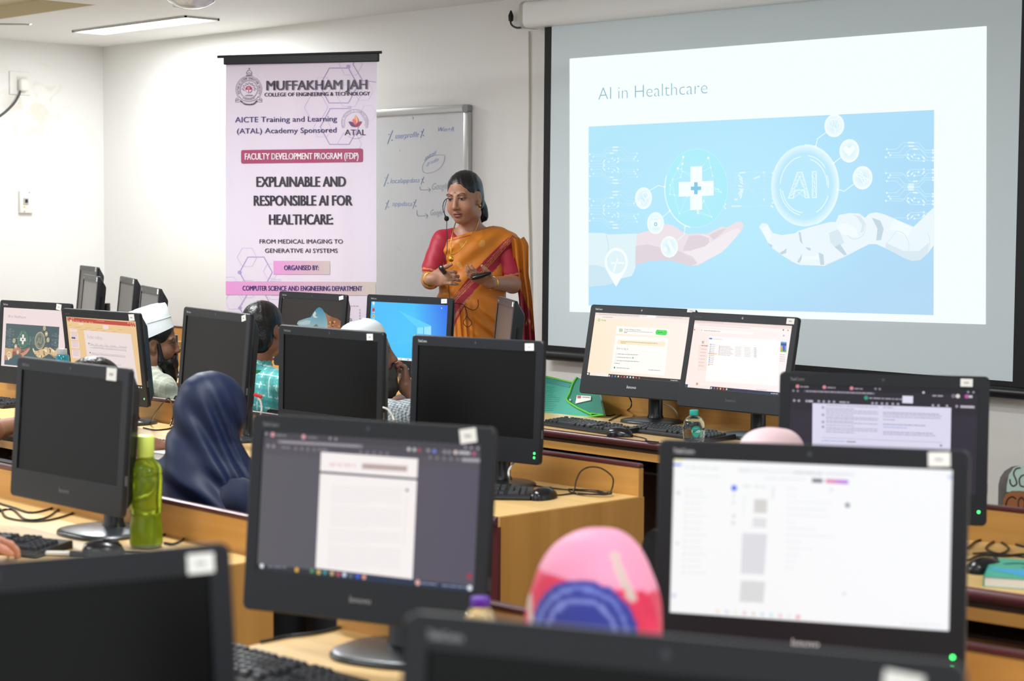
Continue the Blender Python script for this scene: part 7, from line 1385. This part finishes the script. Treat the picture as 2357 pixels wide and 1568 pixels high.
# ------------------------------------------------------------------ books, pens and paper
def book(loc, w, d, h, rz, label, cover, pages='#e6e2d8', art=None, name='notebook', cat='notebook'):
    e = empty(name, loc, rz); tag(e, label, cat)
    MB().box(-w / 2 + 0.002, -d / 2 + 0.002, 0.0015, w / 2 - 0.002, d / 2 - 0.002, h - 0.0015).build('pages', mat('paper_' + pages, pages, 0.7), e)
    c = MB(); c.box(-w / 2, -d / 2, h - 0.0015, w / 2, d / 2, h); c.box(-w / 2, -d / 2, 0, w / 2, d / 2, 0.0015); c.box(-w / 2 - 0.001, -d / 2, 0, -w / 2 + 0.001, d / 2, h); c.build('cover', mat('cover_' + cover, cover, 0.4), e)
    if art: art(e, h)
    return e
def art1(e, h):
    cv = Canvas(lambda x, y, l: (x, y, h + 0.0004 + l * 0.0003)); cv.poly([(-.1, -.02), (.0, -.1), (.09, -.11), (.09, .0)], '#3aa0d8', 0); cv.poly([(-.02, .02), (.03, -.01), (.05, .02), (.02, .05)], '#5b3f9a', 1); cv.poly([(0, .07), (.05, .05), (.08, .08), (.03, .1)], '#c8d84a', 1); cv.line(spline([(-.06, .05), (-.02, .07), (.02, .03), (.06, .06)], 5), .008, '#2a2a55', 2); cv.build('cover_print', M_PRINT, e)
book((-2.325, 3.895, 0.75), 0.19, 0.26, 0.024, R(28), 'thick notebook with a teal and blue cover at the right edge', '#3fa98f', '#e9e6e0', art1)
book((-7.545, 3.90, 0.75), 0.15, 0.21, 0.02, R(52), 'notebook with white page edges at the left edge of the desk', '#e3cfa8', '#f4f3f0')
book((-5.50, 3.59, 0.75), 0.20, 0.14, 0.024, R(6), 'white-paged pad between the keyboard and the navy headscarf', '#efe7db', '#f1e9dd', name='writing_pad', cat='pad')
def rod(loc, L, r, rz, label, name, cat, mb_, mc_):
    e = empty(name, loc, rz); tag(e, label, cat); MB().tube([(-L / 2, 0, r), (L / 2 - 0.03, 0, r)], r, 12).build('barrel', mb_, e, 60); MB().tube([(L / 2 - 0.032, 0, r), (L / 2 - 0.004, 0, r), (L / 2, 0, r)], [r * 1.15, r * 1.15, r * 0.8], 12).build('pen_cap', mc_, e, 60)
rod((-7.30, 3.80, 0.75), 0.12, 0.0085, R(38), 'teal highlighter pen at the left edge', 'highlighter_pen', 'pen', mat('teal_pen', '#2fa8a4', 0.35), mat('teal_pen_cap', '#4fd0c4', 0.35))
rod((-4.125, 2.315, 0.75), 0.17, 0.006, R(44), 'pale pen with a black end before the left rear keyboard', 'pen', 'pen', mat('pale_pen', '#cfcdc8', 0.3), M_BLK)

# ------------------------------------------------------------------ printed bag on a chair at the right edge
bz = R(38); bp = at_depth(2400, 1170, 5.45); be = empty('backpack', (bp[0], bp[1], 0.44), bz); tag(be, 'grey bag with a pale green and brown printed front at the right edge', 'bag')
def bagp(px, py):
    n_ = np.array([math.sin(bz), -math.cos(bz), 0]); o = np.array([bp[0], bp[1], 0.44]) + n_ * 0.0; d = ray(px, py); k = ((o - CAM) @ n_) / (d @ n_); q = CAM + d * k - o; return q @ np.array([math.cos(bz), math.sin(bz), 0]), q[2]
bx0 = bagp(2307, 1150)[0]
m = MB(); m.rings([[(x + bx0, yy, z) for x, z in rrect(0.36, 0.43, 0.06, ins)][::-1] for yy, ins in ((0.0, 0.012), (0.012, 0.0), (0.11, 0.0), (0.125, 0.015))]); m.build('bag_body', mat('bag_canvas', '#4b4644', 0.85, bump=0.3, bscale=300), be, 50)
cv = Canvas(lambda px, py, l: (bagp(px, py)[0], -0.0006 - 0.0006 * l, bagp(px, py)[1]))
ZG = zm(2.97, 2190, 1040)
cv.poly([ZG(*p) for p in ((376, 275), (378, 230), (392, 160), (425, 110), (470, 92), (700, 80), (700, 275))], '#b3cdc4', 0); cv.poly([ZG(*p) for p in ((350, 380), (352, 330), (372, 290), (410, 268), (470, 268), (700, 290), (700, 900), (360, 900))], '#9a6038', 0)
cv.line(spline([ZG(*p) for p in ((470, 110), (440, 118), (425, 150), (440, 190), (445, 220), (420, 235), (402, 215), (400, 190))], 5), 3.2, '#4a3a38', 1); cv.line(spline([ZG(*p) for p in ((520, 170), (490, 160), (465, 185), (470, 230), (500, 240))], 5), 3.2, '#4a3a38', 1)
cv.line(spline([ZG(*p) for p in ((440, 322), (415, 308), (385, 325), (372, 365), (385, 400), (420, 400))], 5), 3.4, '#4a2c20', 1); cv.ring(*ZG(478, 355), 9, 16, 3, '#4a2c20', 1, 24)
cv.build('printed_front', mat_attr('print_cloth', rough=0.8), be)
cu = bx0 + 0.30; office_chair(float(bp[0] + math.cos(bz) * cu - math.sin(bz) * 0.06), float(bp[1] + math.sin(bz) * cu + math.cos(bz) * 0.06), bz + R(180), 'black office chair holding the printed bag at the right edge')
